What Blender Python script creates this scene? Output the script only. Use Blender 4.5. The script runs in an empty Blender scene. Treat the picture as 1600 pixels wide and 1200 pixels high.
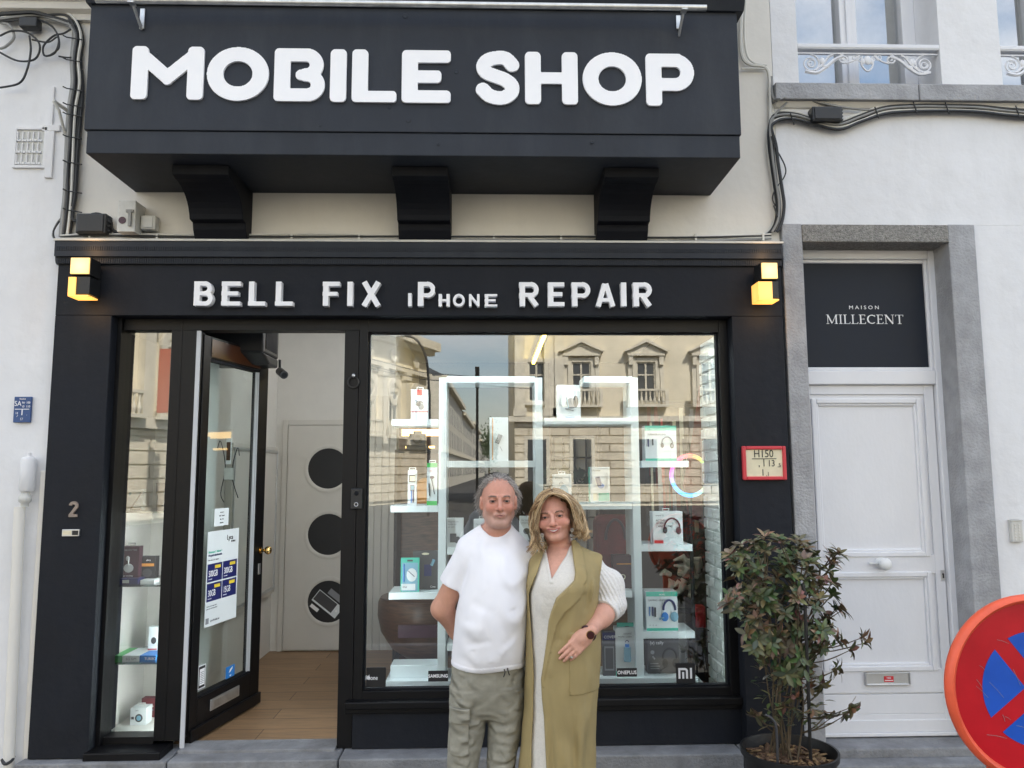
import bpy, math, random
import numpy as np
from mathutils import Vector, Matrix
rad = math.radians
rng = random.Random(7)
sc = bpy.context.scene
COL = sc.collection

# ------------------------------------------------------------------ camera
PI_, RO_, YA_, F_, CZ = rad(6.3976), rad(0.2423), rad(-1.6348), 1200.0, 1.75
def _R():
    c, s = math.cos(PI_), math.sin(PI_); Rx = np.array([[1,0,0],[0,c,-s],[0,s,c]])
    c, s = math.cos(YA_), math.sin(YA_); Rz = np.array([[c,-s,0],[s,c,0],[0,0,1]])
    c, s = math.cos(RO_), math.sin(RO_); Ry = np.array([[c,0,s],[0,1,0],[-s,0,c]])
    return Rz @ Rx @ Ry
RM = _R()
def P(px, py, Y):
    """point of the plane y=Y that the photograph shows at pixel (px,py)"""
    d = RM @ np.array([px-800.0, F_, -(py-600.0)]); d = d*(Y/d[1])
    return Vector((d[0], Y, d[2]+CZ))
def PX(px, py, Y): return P(px, py, Y).x
def PZ(px, py, Y): return P(px, py, Y).z
cd = bpy.data.cameras.new('camera'); cam = bpy.data.objects.new('camera', cd); COL.objects.link(cam)
M = Matrix([[RM[0,0],RM[0,2],-RM[0,1],0],[RM[1,0],RM[1,2],-RM[1,1],0],[RM[2,0],RM[2,2],-RM[2,1],CZ],[0,0,0,1]])
cam.matrix_world = M
cd.sensor_width = 36; cd.lens = 27.0; cd.clip_end = 2000; cd.clip_start = .05
sc.camera = cam

# ------------------------------------------------------------------ world, sun, exposure
SUN_EL, SUN_AZ = rad(50), rad(28)          # azimuth from +Y towards +X: the sun stands behind the shop
w = bpy.data.worlds.new('World'); sc.world = w; w.use_nodes = True
nt = w.node_tree; nt.nodes.clear()
out = nt.nodes.new('ShaderNodeOutputWorld'); bg = nt.nodes.new('ShaderNodeBackground')
sky = nt.nodes.new('ShaderNodeTexSky'); sky.sky_type = 'NISHITA'; sky.sun_disc = False
sky.sun_elevation = SUN_EL; sky.sun_rotation = SUN_AZ; sky.air_density = 1.2; sky.dust_density = 1.5
tc = nt.nodes.new('ShaderNodeTexCoord'); mp = nt.nodes.new('ShaderNodeMapping'); mp.inputs['Scale'].default_value = (1,1,2.6)
nz = nt.nodes.new('ShaderNodeTexNoise'); nz.inputs['Scale'].default_value = 2.1; nz.inputs['Detail'].default_value = 7; nz.inputs['Roughness'].default_value=.55
cr = nt.nodes.new('ShaderNodeValToRGB'); cr.color_ramp.elements[0].position=.40; cr.color_ramp.elements[1].position=.66
mx = nt.nodes.new('ShaderNodeMix'); mx.data_type='RGBA'
mm = nt.nodes.new('ShaderNodeMath'); mm.operation='MULTIPLY'; mm.inputs[1].default_value=.8
nt.links.new(tc.outputs['Generated'], mp.inputs[0]); nt.links.new(mp.outputs[0], nz.inputs[0]); nt.links.new(nz.outputs[0], cr.inputs[0])
nt.links.new(cr.outputs[0], mm.inputs[0]); nt.links.new(mm.outputs[0], mx.inputs[0])
nt.links.new(sky.outputs[0], mx.inputs[6]); mx.inputs[7].default_value = (7.6,7.4,7.1,1)
nt.links.new(mx.outputs[2], bg.inputs[0]); bg.inputs[1].default_value = 0.12; nt.links.new(bg.outputs[0], out.inputs[0])
sd = bpy.data.lights.new('sun', 'SUN'); so = bpy.data.objects.new('sun', sd); COL.objects.link(so)
sd.energy = 4.4; sd.angle = rad(1.0); sd.color = (1,.95,.86)
dv = Vector((math.sin(SUN_AZ)*math.cos(SUN_EL), math.cos(SUN_AZ)*math.cos(SUN_EL), math.sin(SUN_EL)))
so.rotation_euler = dv.to_track_quat('Z','Y').to_euler(); so.location = (0,0,30)
sc.view_settings.view_transform = 'Standard'; sc.view_settings.look = 'None'
sc.view_settings.exposure = 1.62; sc.view_settings.gamma = 1
sc.cycles.max_bounces = 10; sc.cycles.transparent_max_bounces = 12; sc.cycles.sample_clamp_indirect = 6
sc.cycles.caustics_reflective = False

# ------------------------------------------------------------------ materials
def mat(name, c, rough=.6, metal=0, var=.08, scale=8, bump=0, bscale=60, emis=None, es=1, spec=.5, c2=None, coat=0, stretch=None, stain=0, trans=0, sss=0, ridged=0, bdist=.02):
    m = bpy.data.materials.new(name); m.use_nodes = True; t = m.node_tree; b = t.nodes['Principled BSDF']
    b.inputs['Roughness'].default_value = rough; b.inputs['Metallic'].default_value = metal
    b.inputs['Specular IOR Level'].default_value = spec; b.inputs['Coat Weight'].default_value = coat
    if sss:
        b.inputs['Subsurface Weight'].default_value = sss; b.inputs['Subsurface Radius'].default_value=(1,.35,.2); b.inputs['Subsurface Scale'].default_value=.012
    tcn = t.nodes.new('ShaderNodeTexCoord'); mpn = t.nodes.new('ShaderNodeMapping')
    if stretch: mpn.inputs['Scale'].default_value = stretch
    t.links.new(tcn.outputs['Object'], mpn.inputs[0])
    n = t.nodes.new('ShaderNodeTexNoise'); n.inputs['Scale'].default_value = scale; n.inputs['Detail'].default_value = 8; n.inputs['Roughness'].default_value=.6
    t.links.new(mpn.outputs[0], n.inputs[0])
    r = t.nodes.new('ShaderNodeValToRGB'); r.color_ramp.elements[0].position=.3; r.color_ramp.elements[1].position=.7
    lo = [max(0, x*(1-var)) for x in c[:3]]; hi = [min(1, x*(1+var)) for x in (c2 or c)[:3]]
    r.color_ramp.elements[0].color = (*lo,1); r.color_ramp.elements[1].color = (*hi,1)
    t.links.new(n.outputs[0], r.inputs[0]); last = r.outputs[0]
    if stain:
        n3 = t.nodes.new('ShaderNodeTexNoise'); n3.inputs['Scale'].default_value=1.7; n3.inputs['Detail'].default_value=10; n3.inputs['Roughness'].default_value=.7
        mp3 = t.nodes.new('ShaderNodeMapping'); mp3.inputs['Scale'].default_value=(2.5,2.5,.6); t.links.new(tcn.outputs['Object'], mp3.inputs[0]); t.links.new(mp3.outputs[0], n3.inputs[0])
        r3 = t.nodes.new('ShaderNodeValToRGB'); r3.color_ramp.elements[0].position=.48; r3.color_ramp.elements[1].position=.72
        r3.color_ramp.elements[0].color=(0,0,0,1); r3.color_ramp.elements[1].color=(abs(stain),)*3+(1,)
        m3 = t.nodes.new('ShaderNodeMix'); m3.data_type='RGBA'; t.links.new(n3.outputs[0], r3.inputs[0]); t.links.new(r3.outputs[0], m3.inputs[0])
        t.links.new(last, m3.inputs[6]); m3.inputs[7].default_value=(c[0]*.6,c[1]*.56,c[2]*.5,1) if stain>0 else (c[0]*1.7+.012,c[1]*1.6+.012,c[2]*1.4+.012,1); last = m3.outputs[2]
    t.links.new(last, b.inputs['Base Color'])
    rr = t.nodes.new('ShaderNodeMapRange'); rr.inputs[3].default_value=max(0,rough-.08); rr.inputs[4].default_value=min(1,rough+.1)
    t.links.new(n.outputs[0], rr.inputs[0]); t.links.new(rr.outputs[0], b.inputs['Roughness'])
    if bump:
        n2 = t.nodes.new('ShaderNodeTexNoise'); n2.inputs['Scale'].default_value = bscale; n2.inputs['Detail'].default_value = 6
        t.links.new(mpn.outputs[0], n2.inputs[0])
        bp = t.nodes.new('ShaderNodeBump'); bp.inputs['Strength'].default_value = bump; bp.inputs['Distance'].default_value=bdist
        if ridged: n2.noise_type='RIDGED_MULTIFRACTAL'; n2.inputs['Detail'].default_value=3; n2.inputs['Distortion'].default_value=.6
        t.links.new(n2.outputs[0], bp.inputs['Height']); t.links.new(bp.outputs[0], b.inputs['Normal'])
    if emis:
        b.inputs['Emission Color'].default_value = (*emis,1); b.inputs['Emission Strength'].default_value = es
    return m
def glassmat(name, refl, tint=(.93,.97,.95), rough=0.0, wav=.0, fres=True):
    m = bpy.data.materials.new(name); m.use_nodes = True; t = m.node_tree; t.nodes.clear()
    o = t.nodes.new('ShaderNodeOutputMaterial'); mixs = t.nodes.new('ShaderNodeMixShader'); tr = t.nodes.new('ShaderNodeBsdfTransparent'); gl = t.nodes.new('ShaderNodeBsdfGlossy')
    gl.inputs['Roughness'].default_value = rough; tr.inputs[0].default_value=(*tint,1)
    fr = t.nodes.new('ShaderNodeFresnel'); fr.inputs[0].default_value=1.5
    ad = t.nodes.new('ShaderNodeMath'); ad.operation='ADD'; ad.inputs[1].default_value=refl; ad.use_clamp=True
    (t.links.new(fr.outputs[0], ad.inputs[0]) if fres else None);
    ad.inputs[0].default_value=0 if not fres else .04; t.links.new(ad.outputs[0], mixs.inputs[0]); t.links.new(tr.outputs[0], mixs.inputs[1]); t.links.new(gl.outputs[0], mixs.inputs[2]); t.links.new(mixs.outputs[0], o.inputs[0])
    if wav:
        n = t.nodes.new('ShaderNodeTexNoise'); n.inputs['Scale'].default_value=1.3; n.inputs['Detail'].default_value=1
        tcn = t.nodes.new('ShaderNodeTexCoord'); t.links.new(tcn.outputs['Object'], n.inputs[0])
        bp = t.nodes.new('ShaderNodeBump'); bp.inputs['Strength'].default_value=wav; bp.inputs['Distance'].default_value=.02
        t.links.new(n.outputs[0], bp.inputs['Height']); t.links.new(bp.outputs[0], gl.inputs['Normal'])
    return m
def attrmat(name, rough=.6, bump=0, bscale=200, sss=0, spec=.4):
    m = mat(name, (1,1,1), rough, var=0, bump=bump, bscale=bscale, sss=sss, spec=spec); t = m.node_tree
    a = t.nodes.new('ShaderNodeAttribute'); a.attribute_name='Col'
    n = t.nodes.new('ShaderNodeTexNoise'); n.inputs['Scale'].default_value=45; n.inputs['Detail'].default_value=6
    mr = t.nodes.new('ShaderNodeMapRange'); mr.inputs[3].default_value=.86; mr.inputs[4].default_value=1.12; t.links.new(n.outputs[0], mr.inputs[0])
    vm = t.nodes.new('ShaderNodeVectorMath'); vm.operation='SCALE'; t.links.new(a.outputs['Color'], vm.inputs[0]); t.links.new(mr.outputs[0], vm.inputs['Scale'])
    t.links.new(vm.outputs[0], t.nodes['Principled BSDF'].inputs['Base Color'])
    return m
MT = {
 'plaster': mat('white plaster', (.77,.775,.79), .85, var=.04, scale=3, bump=.34, bscale=11, stain=.15),
 'plaster_mid': mat('cream white plaster', (.76,.735,.68), .85, var=.04, scale=3, bump=.15, bscale=12, stain=.10),
 'anthracite': mat('anthracite panel paint', (.021,.0255,.035), .6, var=.22, scale=2.2, bump=.08, bscale=18, stain=-.40, spec=.35),
 'surround': mat('dark blue black render', (.0075,.0095,.015), .65, var=.2, scale=3, bump=.2, bscale=18, spec=.3, stain=-.3),
 'blackframe': mat('black frame paint', (.0035,.0035,.0045), .42, var=.25, scale=5, bump=.03, bscale=40, spec=.28, stain=-.2),
 'soffit': mat('black paint', (.0035,.0045,.008), .65, spec=.25, var=.25, stain=-.25, scale=4, bump=.06, bscale=20),
 'white_sign': mat('white acrylic letters', (.97,.97,.99), .5, var=.005, spec=.3),
 'white_edge': mat('ivory letter returns', (.74,.72,.62), .5, var=.02),
 'bluestone': mat('belgian bluestone', (.235,.24,.25), .75, var=.30, scale=7, bump=.4, bscale=70, stain=.3),
 'jambstone': mat('grey door surround stone', (.36,.365,.38), .8, var=.22, scale=7, bump=.4, bscale=70, stain=.35),
 'bluestone_light': mat('chiselled grey stone', (.30,.29,.27), .85, var=.4, scale=60, bump=.9, bscale=130),
 'doorwhite': mat('white door paint', (.76,.77,.80), .42, var=.03, scale=4, bump=.06, bscale=50, stain=.06, stretch=(1,1,.5)),
 'darkpanel': mat('slate grey panel', (.012,.017,.028), .5, var=.05, spec=.25),
 'metal': mat('galvanised metal', (.62,.62,.60), .38, metal=.9, var=.2, scale=14),
 'alu': mat('brushed aluminium', (.66,.67,.68), .35, metal=.9, var=.1),
 'brass': mat('brass', (.72,.48,.18), .22, metal=1, var=.1),
 'cable_black': mat('black cable', (.025,.027,.03), .55, var=.2),
 'cable_grey': mat('grey cable', (.28,.28,.27), .6, var=.2),
 'cable_white': mat('painted white cable', (.66,.65,.60), .6, var=.1),
 'greybox': mat('pale grey plastic', (.60,.60,.57), .5, var=.1, scale=20),
 'blackplastic': mat('black plastic', (.015,.016,.018), .4, var=.1),
 'whiteplastic': mat('white plastic', (.78,.79,.78), .4, var=.05),
 'stoneprint': mat('brown numeral', (.30,.24,.20), .4, var=.2),
 'lampglow': mat('amber lamp diffuser', (.9,.6,.25), .4, emis=(1,.42,.07), es=.34, var=.02),
 'lampglow2': mat('amber lamp diffuser bright', (.9,.7,.35), .4, emis=(1,.55,.13), es=.42, var=.02),
 'red': mat('signal red', (.62,.03,.04), .4, var=.06), 'redframe': mat('red plastic', (.60,.045,.06), .45, var=.05),
 'cream': mat('aged cream enamel', (.76,.70,.50), .45, var=.08, scale=20),
 'signblue': mat('enamel blue', (.02,.07,.22), .35, var=.1),
 'black': mat('black print', (.012,.012,.014), .5, var=0),
 'white': mat('white print', (.92,.92,.93), .5, var=0),
 'grey': mat('grey print', (.25,.26,.28), .5, var=0),
 'teal': mat('mint green print', (.06,.52,.38), .4, var=0), 'green': mat('green print', (.08,.50,.12), .4, var=0),
 'blue': mat('blue print', (.02,.20,.60), .4, var=0), 'navy': mat('navy print', (.015,.02,.12), .4, var=.1),
 'lightblue': mat('pale blue print', (.20,.42,.55), .4, var=0), 'orange': mat('orange print', (.75,.30,.05), .4, var=0),
 'yellow': mat('yellow print', (.80,.60,.05), .4, var=0), 'maroon': mat('maroon print', (.055,.015,.03), .35, var=.2),
 'darkred': mat('dark red fabric', (.16,.012,.014), .7, var=.3, bump=.3), 'boxgrey': mat('dark grey card', (.06,.06,.065), .4, var=.1),
 'card': mat('white card', (.75,.79,.80), .42, var=.03, scale=5),
 'shelfwhite': mat('white shelf board', (.78,.86,.88), .4, var=.02),
 'intwall': mat('interior white wall', (.69,.67,.63), .7, var=.03), 'intdark': mat('dark interior wall', (.035,.032,.03), .7, var=.3),
 'doorpaint': mat('off white joinery', (.62,.595,.55), .5, var=.02),
 'brick_white': mat('painted brick', (.62,.66,.64), .6, var=.08, bump=.4, bscale=30),
 'woodbrown': mat('brown wood grain', (.10,.05,.028), .35, var=.5, scale=9, stretch=(1,1,8)),
 'leafdark': mat('dark houseplant leaf', (.012,.04,.014), .3, var=.4),
 'gasket': mat('white gasket', (.58,.60,.63), .4, var=.02),
 'rail_reflection': mat('warm reflection tint', (.06,.02,.008), .3, var=.3),
 'cream_stone': mat('cream limestone', (.78,.71,.55), .85, var=.12, scale=.8, bump=.2, bscale=5),
 'cream_trim': mat('pale limestone trim', (.70,.65,.53), .8, var=.15, scale=2),
 'rust_stone': mat('ashlar limestone', (.70,.63,.49), .85, var=.2, scale=1.5),
 'winpane_dark': mat('far dark pane', (.07,.075,.08), .15, var=.3, scale=.5),
 'roofslate': mat('slate roof', (.10,.11,.12), .7, var=.2),
 'pavement': mat('concrete pavement', (.12,.12,.12), .85, var=.15, scale=3, bump=.2, bscale=40),
 'asphalt': mat('asphalt', (.04,.04,.04), .9, var=.25, scale=20, bump=.3),
 'soil': mat('bark chips', (.14,.08,.045), .9, var=.5, scale=30, bump=.6), 'pot': mat('black pot', (.014,.014,.015), .45, var=.2, bump=.08),
 'stem': mat('twig bark', (.10,.075,.045), .8, var=.3), 'stake': mat('dark stake', (.02,.02,.02), .5),
}
MT['glass'] = glassmat('shop glass', .20, wav=.006); MT['glass_door'] = glassmat('door glass', .12, tint=(.86,.93,.92), fres=False); MT['glass_side'] = glassmat('side glass', .20)
MT['glass_up'] = glassmat('upper window glass', .45); MT['glass_shelf'] = glassmat('glass shelf', .25, tint=(.55,.78,.72))

def lampglow(name,inner,outer,es,rad_=.075):
    m=mat(name,inner,.4,var=.02,emis=inner,es=es); t=m.node_tree; b=t.nodes['Principled BSDF']
    g=t.nodes.new('ShaderNodeTexCoord'); v=t.nodes.new('ShaderNodeVectorMath'); v.operation='LENGTH'; r=t.nodes.new('ShaderNodeMapRange'); r.inputs[1].default_value=.01; r.inputs[2].default_value=rad_
    mx=t.nodes.new('ShaderNodeMix'); mx.data_type='RGBA'; mx.inputs[6].default_value=(*inner,1); mx.inputs[7].default_value=(*outer,1)
    t.links.new(g.outputs['Object'],v.inputs[0]); t.links.new(v.outputs['Value'],r.inputs[0]); t.links.new(r.outputs[0],mx.inputs[0]); t.links.new(mx.outputs[2],b.inputs['Emission Color']); return m
MT['lampglow']=lampglow('amber lamp diffuser',(1,.60,.18),(.85,.36,.05),.44,.10); MT['lampglow2']=lampglow('amber lamp diffuser bright',(1,.74,.32),(.90,.45,.09),.46)

# ------------------------------------------------------------------ object helpers
def finish(o, parent=None, base=False):
    me = o.data; n = len(me.vertices); co = np.empty(n*3, np.float32); me.vertices.foreach_get('co', co); co = co.reshape(-1,3)
    lo, hi = co.min(0), co.max(0); c = (lo+hi)/2
    if parent is None: c[2] = lo[2]
    me.vertices.foreach_set('co', (co-c).ravel()); me.update()
    pw = Vector((0,0,0)); p = parent
    while p: pw += p.location; p = p.parent
    o.location = Vector([float(x) for x in c]) - pw; o.parent = parent; COL.objects.link(o)
    return o
class MB:
    def __init__(s, M=None): s.v=[]; s.f=[]; s.M=M
    def add(s, vs, fs):
        k=len(s.v); s.v += [tuple(x) for x in vs]; s.f += [tuple(i+k for i in f) for f in fs]; return s
    def box(s, x0,x1,y0,y1,z0,z1):
        x0,x1=sorted((x0,x1)); y0,y1=sorted((y0,y1)); z0,z1=sorted((z0,z1))
        return s.add([(x0,y0,z0),(x1,y0,z0),(x1,y1,z0),(x0,y1,z0),(x0,y0,z1),(x1,y0,z1),(x1,y1,z1),(x0,y1,z1)],
            [(0,3,2,1),(4,5,6,7),(0,1,5,4),(1,2,6,5),(2,3,7,6),(3,0,4,7)])
    def frame(s, x0,x1,y0,y1,z0,z1, t, tb=None, tt=None):
        tb = t if tb is None else tb; tt = t if tt is None else tt
        s.box(x0,x0+t,y0,y1,z0,z1); s.box(x1-t,x1,y0,y1,z0,z1)
        if tt: s.box(x0+t,x1-t,y0,y1,z1-tt,z1)
        if tb: s.box(x0+t,x1-t,y0,y1,z0,z0+tb)
        return s
    def poly(s, pts): return s.add(pts, [tuple(range(len(pts)))])
    def prism(s, prof, axis, a0, a1):
        def mk(u,v,a): return {'x':(a,u,v),'y':(u,a,v),'z':(u,v,a)}[axis]
        n=len(prof); vs=[mk(u,v,a0) for u,v in prof]+[mk(u,v,a1) for u,v in prof]
        return s.add(vs, [tuple(range(n))[::-1], tuple(range(n,2*n))]+[(i,(i+1)%n,n+(i+1)%n,n+i) for i in range(n)])
    def tube(s, pts, r, n=7, closed=False, cap=True):
        pts=[Vector(p) for p in pts]; m=len(pts); rs = r if hasattr(r,'__len__') else [r]*m
        vs=[]; fs=[]; prev=None
        for i,p in enumerate(pts):
            a=pts[(i-1)%m] if (i>0 or closed) else p; b=pts[(i+1)%m] if (i<m-1 or closed) else p
            t=(b-a); t = t.normalized() if t.length>1e-9 else Vector((0,0,1))
            if prev is None: u=t.orthogonal().normalized()
            else:
                u=prev-t*prev.dot(t); u = u.normalized() if u.length>1e-6 else t.orthogonal().normalized()
            prev=u; v=t.cross(u)
            for k in range(n):
                a_=2*math.pi*k/n; vs.append(p+(u*math.cos(a_)+v*math.sin(a_))*rs[i])
        for i in range(m if closed else m-1):
            j=(i+1)%m
            for k in range(n): fs.append((i*n+k,i*n+(k+1)%n,j*n+(k+1)%n,j*n+k))
        if cap and not closed: fs.append(tuple(range(n))[::-1]); fs.append(tuple(range((m-1)*n,m*n)))
        return s.add(vs, fs)
    def lathe(s, c, prof, n=24, axis='z', cap=True):
        vs=[]; fs=[]
        for r,h in prof:
            for k in range(n):
                a=2*math.pi*k/n; u,v=r*math.cos(a),r*math.sin(a)
                vs.append({'z':(c[0]+u,c[1]+v,c[2]+h),'y':(c[0]+u,c[1]+h,c[2]+v),'x':(c[0]+h,c[1]+u,c[2]+v)}[axis])
        for i in range(len(prof)-1):
            for k in range(n): fs.append((i*n+k,i*n+(k+1)%n,(i+1)*n+(k+1)%n,(i+1)*n+k))
        if cap: fs.append(tuple(range(n))[::-1]); fs.append(tuple(range((len(prof)-1)*n,len(prof)*n)))
        return s.add(vs, fs)
    def ball(s, c, r, n=12, m=8):
        r = r if hasattr(r,'__len__') else (r,r,r)
        vs=[(c[0],c[1],c[2]-r[2])]; fs=[]
        for i in range(1,m):
            t=math.pi*i/m
            for k in range(n):
                a=2*math.pi*k/n; vs.append((c[0]+r[0]*math.sin(t)*math.cos(a),c[1]+r[1]*math.sin(t)*math.sin(a),c[2]-r[2]*math.cos(t)))
        vs.append((c[0],c[1],c[2]+r[2])); L=len(vs)-1
        for k in range(n): fs.append((0,1+(k+1)%n,1+k)); fs.append((L,1+(m-2)*n+k,1+(m-2)*n+(k+1)%n))
        for i in range(m-2):
            for k in range(n): fs.append((1+i*n+k,1+i*n+(k+1)%n,1+(i+1)*n+(k+1)%n,1+(i+1)*n+k))
        return s.add(vs, fs)
    def build(s, name, m, parent=None, bevel=0, smooth=False, seg=2):
        me = bpy.data.meshes.new(name); vs = s.v
        if s.M is not None: vs = [tuple(s.M @ Vector(v)) for v in vs]
        me.from_pydata(vs, [], s.f); me.validate()
        import bmesh
        bm = bmesh.new(); bm.from_mesh(me); bmesh.ops.recalc_face_normals(bm, faces=bm.faces); bm.to_mesh(me); bm.free()
        me.materials.append(MT[m] if isinstance(m,str) else m)
        if smooth:
            me.polygons.foreach_set('use_smooth', [True]*len(me.polygons)); me.set_sharp_from_angle(angle=rad(50))
        o = bpy.data.objects.new(name, me); finish(o, parent)
        if bevel:
            b = o.modifiers.new('bevel','BEVEL'); b.width=bevel; b.segments=seg; b.limit_method='ANGLE'; b.angle_limit=rad(40)
        return o
def tag(o, label=None, cat=None, group=None, kind=None):
    if label: o['label']=label
    if cat: o['category']=cat
    if group: o['group']=group
    if kind: o['kind']=kind
    return o
def thing(name, loc, label, cat, group=None):
    o = bpy.data.objects.new(name, None); o.empty_display_size=.1; COL.objects.link(o); o.location=loc
    return tag(o, label, cat, group)
def copy_tree(o, parent=None):
    c = o.copy(); COL.objects.link(c); c.parent = parent
    for ch in list(o.children): copy_tree(ch, c)
    return c
def smooth_path(pts, sub=5):
    pts=[Vector(p) for p in pts]; res=[]
    for i in range(len(pts)-1):
        p0=pts[max(i-1,0)]; p1=pts[i]; p2=pts[i+1]; p3=pts[min(i+2,len(pts)-1)]
        for k in range(sub):
            t=k/sub; res.append(.5*((2*p1)+(p2-p0)*t+(2*p0-5*p1+4*p2-p3)*t*t+(3*p1-p0-3*p2+p3)*t*t*t))
    res.append(pts[-1]); return res
def text(s, x, y, z, h, m, parent, align='CENTER', name='lettering', sx=1, ext=.0006, M=None, bold=0, shear=0):
    """lettering facing -Y, baseline z, cap height h"""
    c = bpy.data.curves.new(name, 'FONT'); c.body=s; c.size=h/.70; c.align_x=align; c.extrude=ext; c.offset=bold*h; c.resolution_u=3; c.shear=shear
    to = bpy.data.objects.new(name, c); COL.objects.link(to); bpy.context.view_layer.update()
    dg = bpy.context.evaluated_depsgraph_get(); me = bpy.data.meshes.new_from_object(to.evaluated_get(dg))
    bpy.data.objects.remove(to); bpy.data.curves.remove(c)
    W = Matrix.Translation((x,y,z)) @ Matrix.Rotation(rad(90),4,'X') @ Matrix.Diagonal((sx,1,1,1))
    if M is not None: W = M @ W
    me.transform(W); me.materials.clear(); me.materials.append(MT[m] if isinstance(m,str) else m)
    o = bpy.data.objects.new(name, me); return finish(o, parent)

# ------------------------------------------------------------------ signed distance modelling
def surfnet(f, lo, hi, h, B=8, k=2.2):
    lo=np.array(lo,np.float32); hi=np.array(hi,np.float32)
    nb=np.maximum(1,np.ceil((hi-lo)/h/B)).astype(int); n=nb*B
    bc=np.stack(np.meshgrid(*[np.arange(nb[i])*B*h+lo[i]+(B-1)*h/2 for i in range(3)],indexing='ij'),-1).reshape(-1,3).astype(np.float32)
    fc=f(bc); act=np.abs(fc)<k*B*h*.87
    vals=np.where(fc<0,-1,1).astype(np.float32)[:,None].repeat(B**3,1)
    off=np.stack(np.meshgrid(*[np.arange(B)*h]*3,indexing='ij'),-1).reshape(-1,3).astype(np.float32)
    idx=np.nonzero(act)[0]
    for s in range(0,len(idx),600):
        ii=idx[s:s+600]; pts=(bc[ii]-(B-1)*h/2)[:,None,:]+off[None]
        vals[ii]=f(pts.reshape(-1,3)).reshape(len(ii),-1)
    V=vals.reshape(nb[0],nb[1],nb[2],B,B,B).transpose(0,3,1,4,2,5).reshape(n)
    S=V<0
    cnt=np.zeros(n-1,np.int8)
    for a in (0,1):
        for b in (0,1):
            for c in (0,1): cnt+=S[a:n[0]-1+a,b:n[1]-1+b,c:n[2]-1+c]
    A=np.argwhere((cnt>0)&(cnt<8)); idm=np.full(n-1,-1,np.int32); idm[A[:,0],A[:,1],A[:,2]]=np.arange(len(A))
    acc=np.zeros((len(A),3)); num=np.zeros(len(A))
    cs=[(a,b,c) for a in (0,1) for b in (0,1) for c in (0,1)]
    cv={c:V[A[:,0]+c[0],A[:,1]+c[1],A[:,2]+c[2]] for c in cs}
    for c in cs:
        for ax in range(3):
            if c[ax]==0:
                d=list(c); d[ax]=1; v0=cv[c]; v1=cv[tuple(d)]; m=(v0<0)!=(v1<0)
                t=np.where(m,v0/(np.where(m,v0-v1,1)),0)
                p=np.zeros((len(A),3)); p[:]=c; p[:,ax]=t; acc[m]+=p[m]; num[m]+=1
    vert=(A+acc/num[:,None])*h+lo
    faces=[]
    for ax in range(3):
        u,v=(ax+1)%3,(ax+2)%3
        s0=[slice(None)]*3; s1=[slice(None)]*3; s0[ax]=slice(0,n[ax]-1); s1[ax]=slice(1,n[ax])
        E=S[tuple(s0)]!=S[tuple(s1)]; e=np.argwhere(E)
        e=e[(e[:,u]>0)&(e[:,v]>0)&(e[:,u]<n[u]-1)&(e[:,v]<n[v]-1)]
        if not len(e): continue
        ins=S[e[:,0],e[:,1],e[:,2]]
        q=[]
        for du,dv_ in ((1,1),(0,1),(0,0),(1,0)):
            g=e.copy(); g[:,u]-=du; g[:,v]-=dv_; q.append(idm[g[:,0],g[:,1],g[:,2]])
        q=np.stack(q,1); q[~ins]=q[~ins][:,::-1]; faces.append(q)
    return vert, np.concatenate(faces)
def sdf_obj(name, f, lo, hi, h, m, parent=None, colf=None, T=None, k=2.2, snap=None):
    v, q = surfnet(f, lo, hi, h, k=k)
    if snap is not None: v[v[:,1]<snap+.75*h,1]=snap
    me = bpy.data.meshes.new(name); me.vertices.add(len(v)); me.loops.add(q.size); me.polygons.add(len(q))
    cc = colf(v) if colf else None
    if T is not None:
        T=np.array(T); v=v@T[:3,:3].T+T[:3,3]
    me.vertices.foreach_set('co', v.astype(np.float32).ravel()); me.loops.foreach_set('vertex_index', q.astype(np.int32).ravel())
    me.polygons.foreach_set('loop_start', np.arange(0,q.size,4,dtype=np.int32)); me.polygons.foreach_set('loop_total', np.full(len(q),4,np.int32))
    me.update(calc_edges=True); me.polygons.foreach_set('use_smooth',[True]*len(q))
    if cc is not None:
        at=me.color_attributes.new('Col','FLOAT_COLOR','POINT'); at.data.foreach_set('color', np.concatenate([cc,np.ones((len(cc),1))],1).astype(np.float32).ravel())
    if snap is not None: me.set_sharp_from_angle(angle=rad(38))
    me.materials.append(MT[m] if isinstance(m,str) else m)
    return finish(bpy.data.objects.new(name, me), parent)
def N3(a): return np.sqrt((a*a).sum(-1))
def smin(a,b,k):
    h=np.clip(.5+.5*(b-a)/k,0,1); return b*(1-h)+a*h-k*h*(1-h)
def smax(a,b,k): return -smin(-a,-b,k)
def cap_(p,a,b,r1,r2=None):
    r2=r1 if r2 is None else r2; a=np.array(a,np.float32); b=np.array(b,np.float32); d=b-a
    t=np.clip(((p-a)@d)/max(float(d@d),1e-12),0,1); return N3(p-a-t[:,None]*d)-(r1+(r2-r1)*t)
def ell(p,c,r):
    q=(p-np.array(c,np.float32)); r=np.array(r,np.float32); k0=N3(q/r); k1=N3(q/(r*r)); return k0*(k0-1)/np.maximum(k1,1e-6)
def sph(p,c,r): return N3(p-np.array(c,np.float32))-r
def boxs(p,c,b,r=0):
    q=np.abs(p-np.array(c,np.float32))-np.array(b,np.float32)+r
    return N3(np.maximum(q,0))+np.minimum(q.max(-1),0)-r
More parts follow.
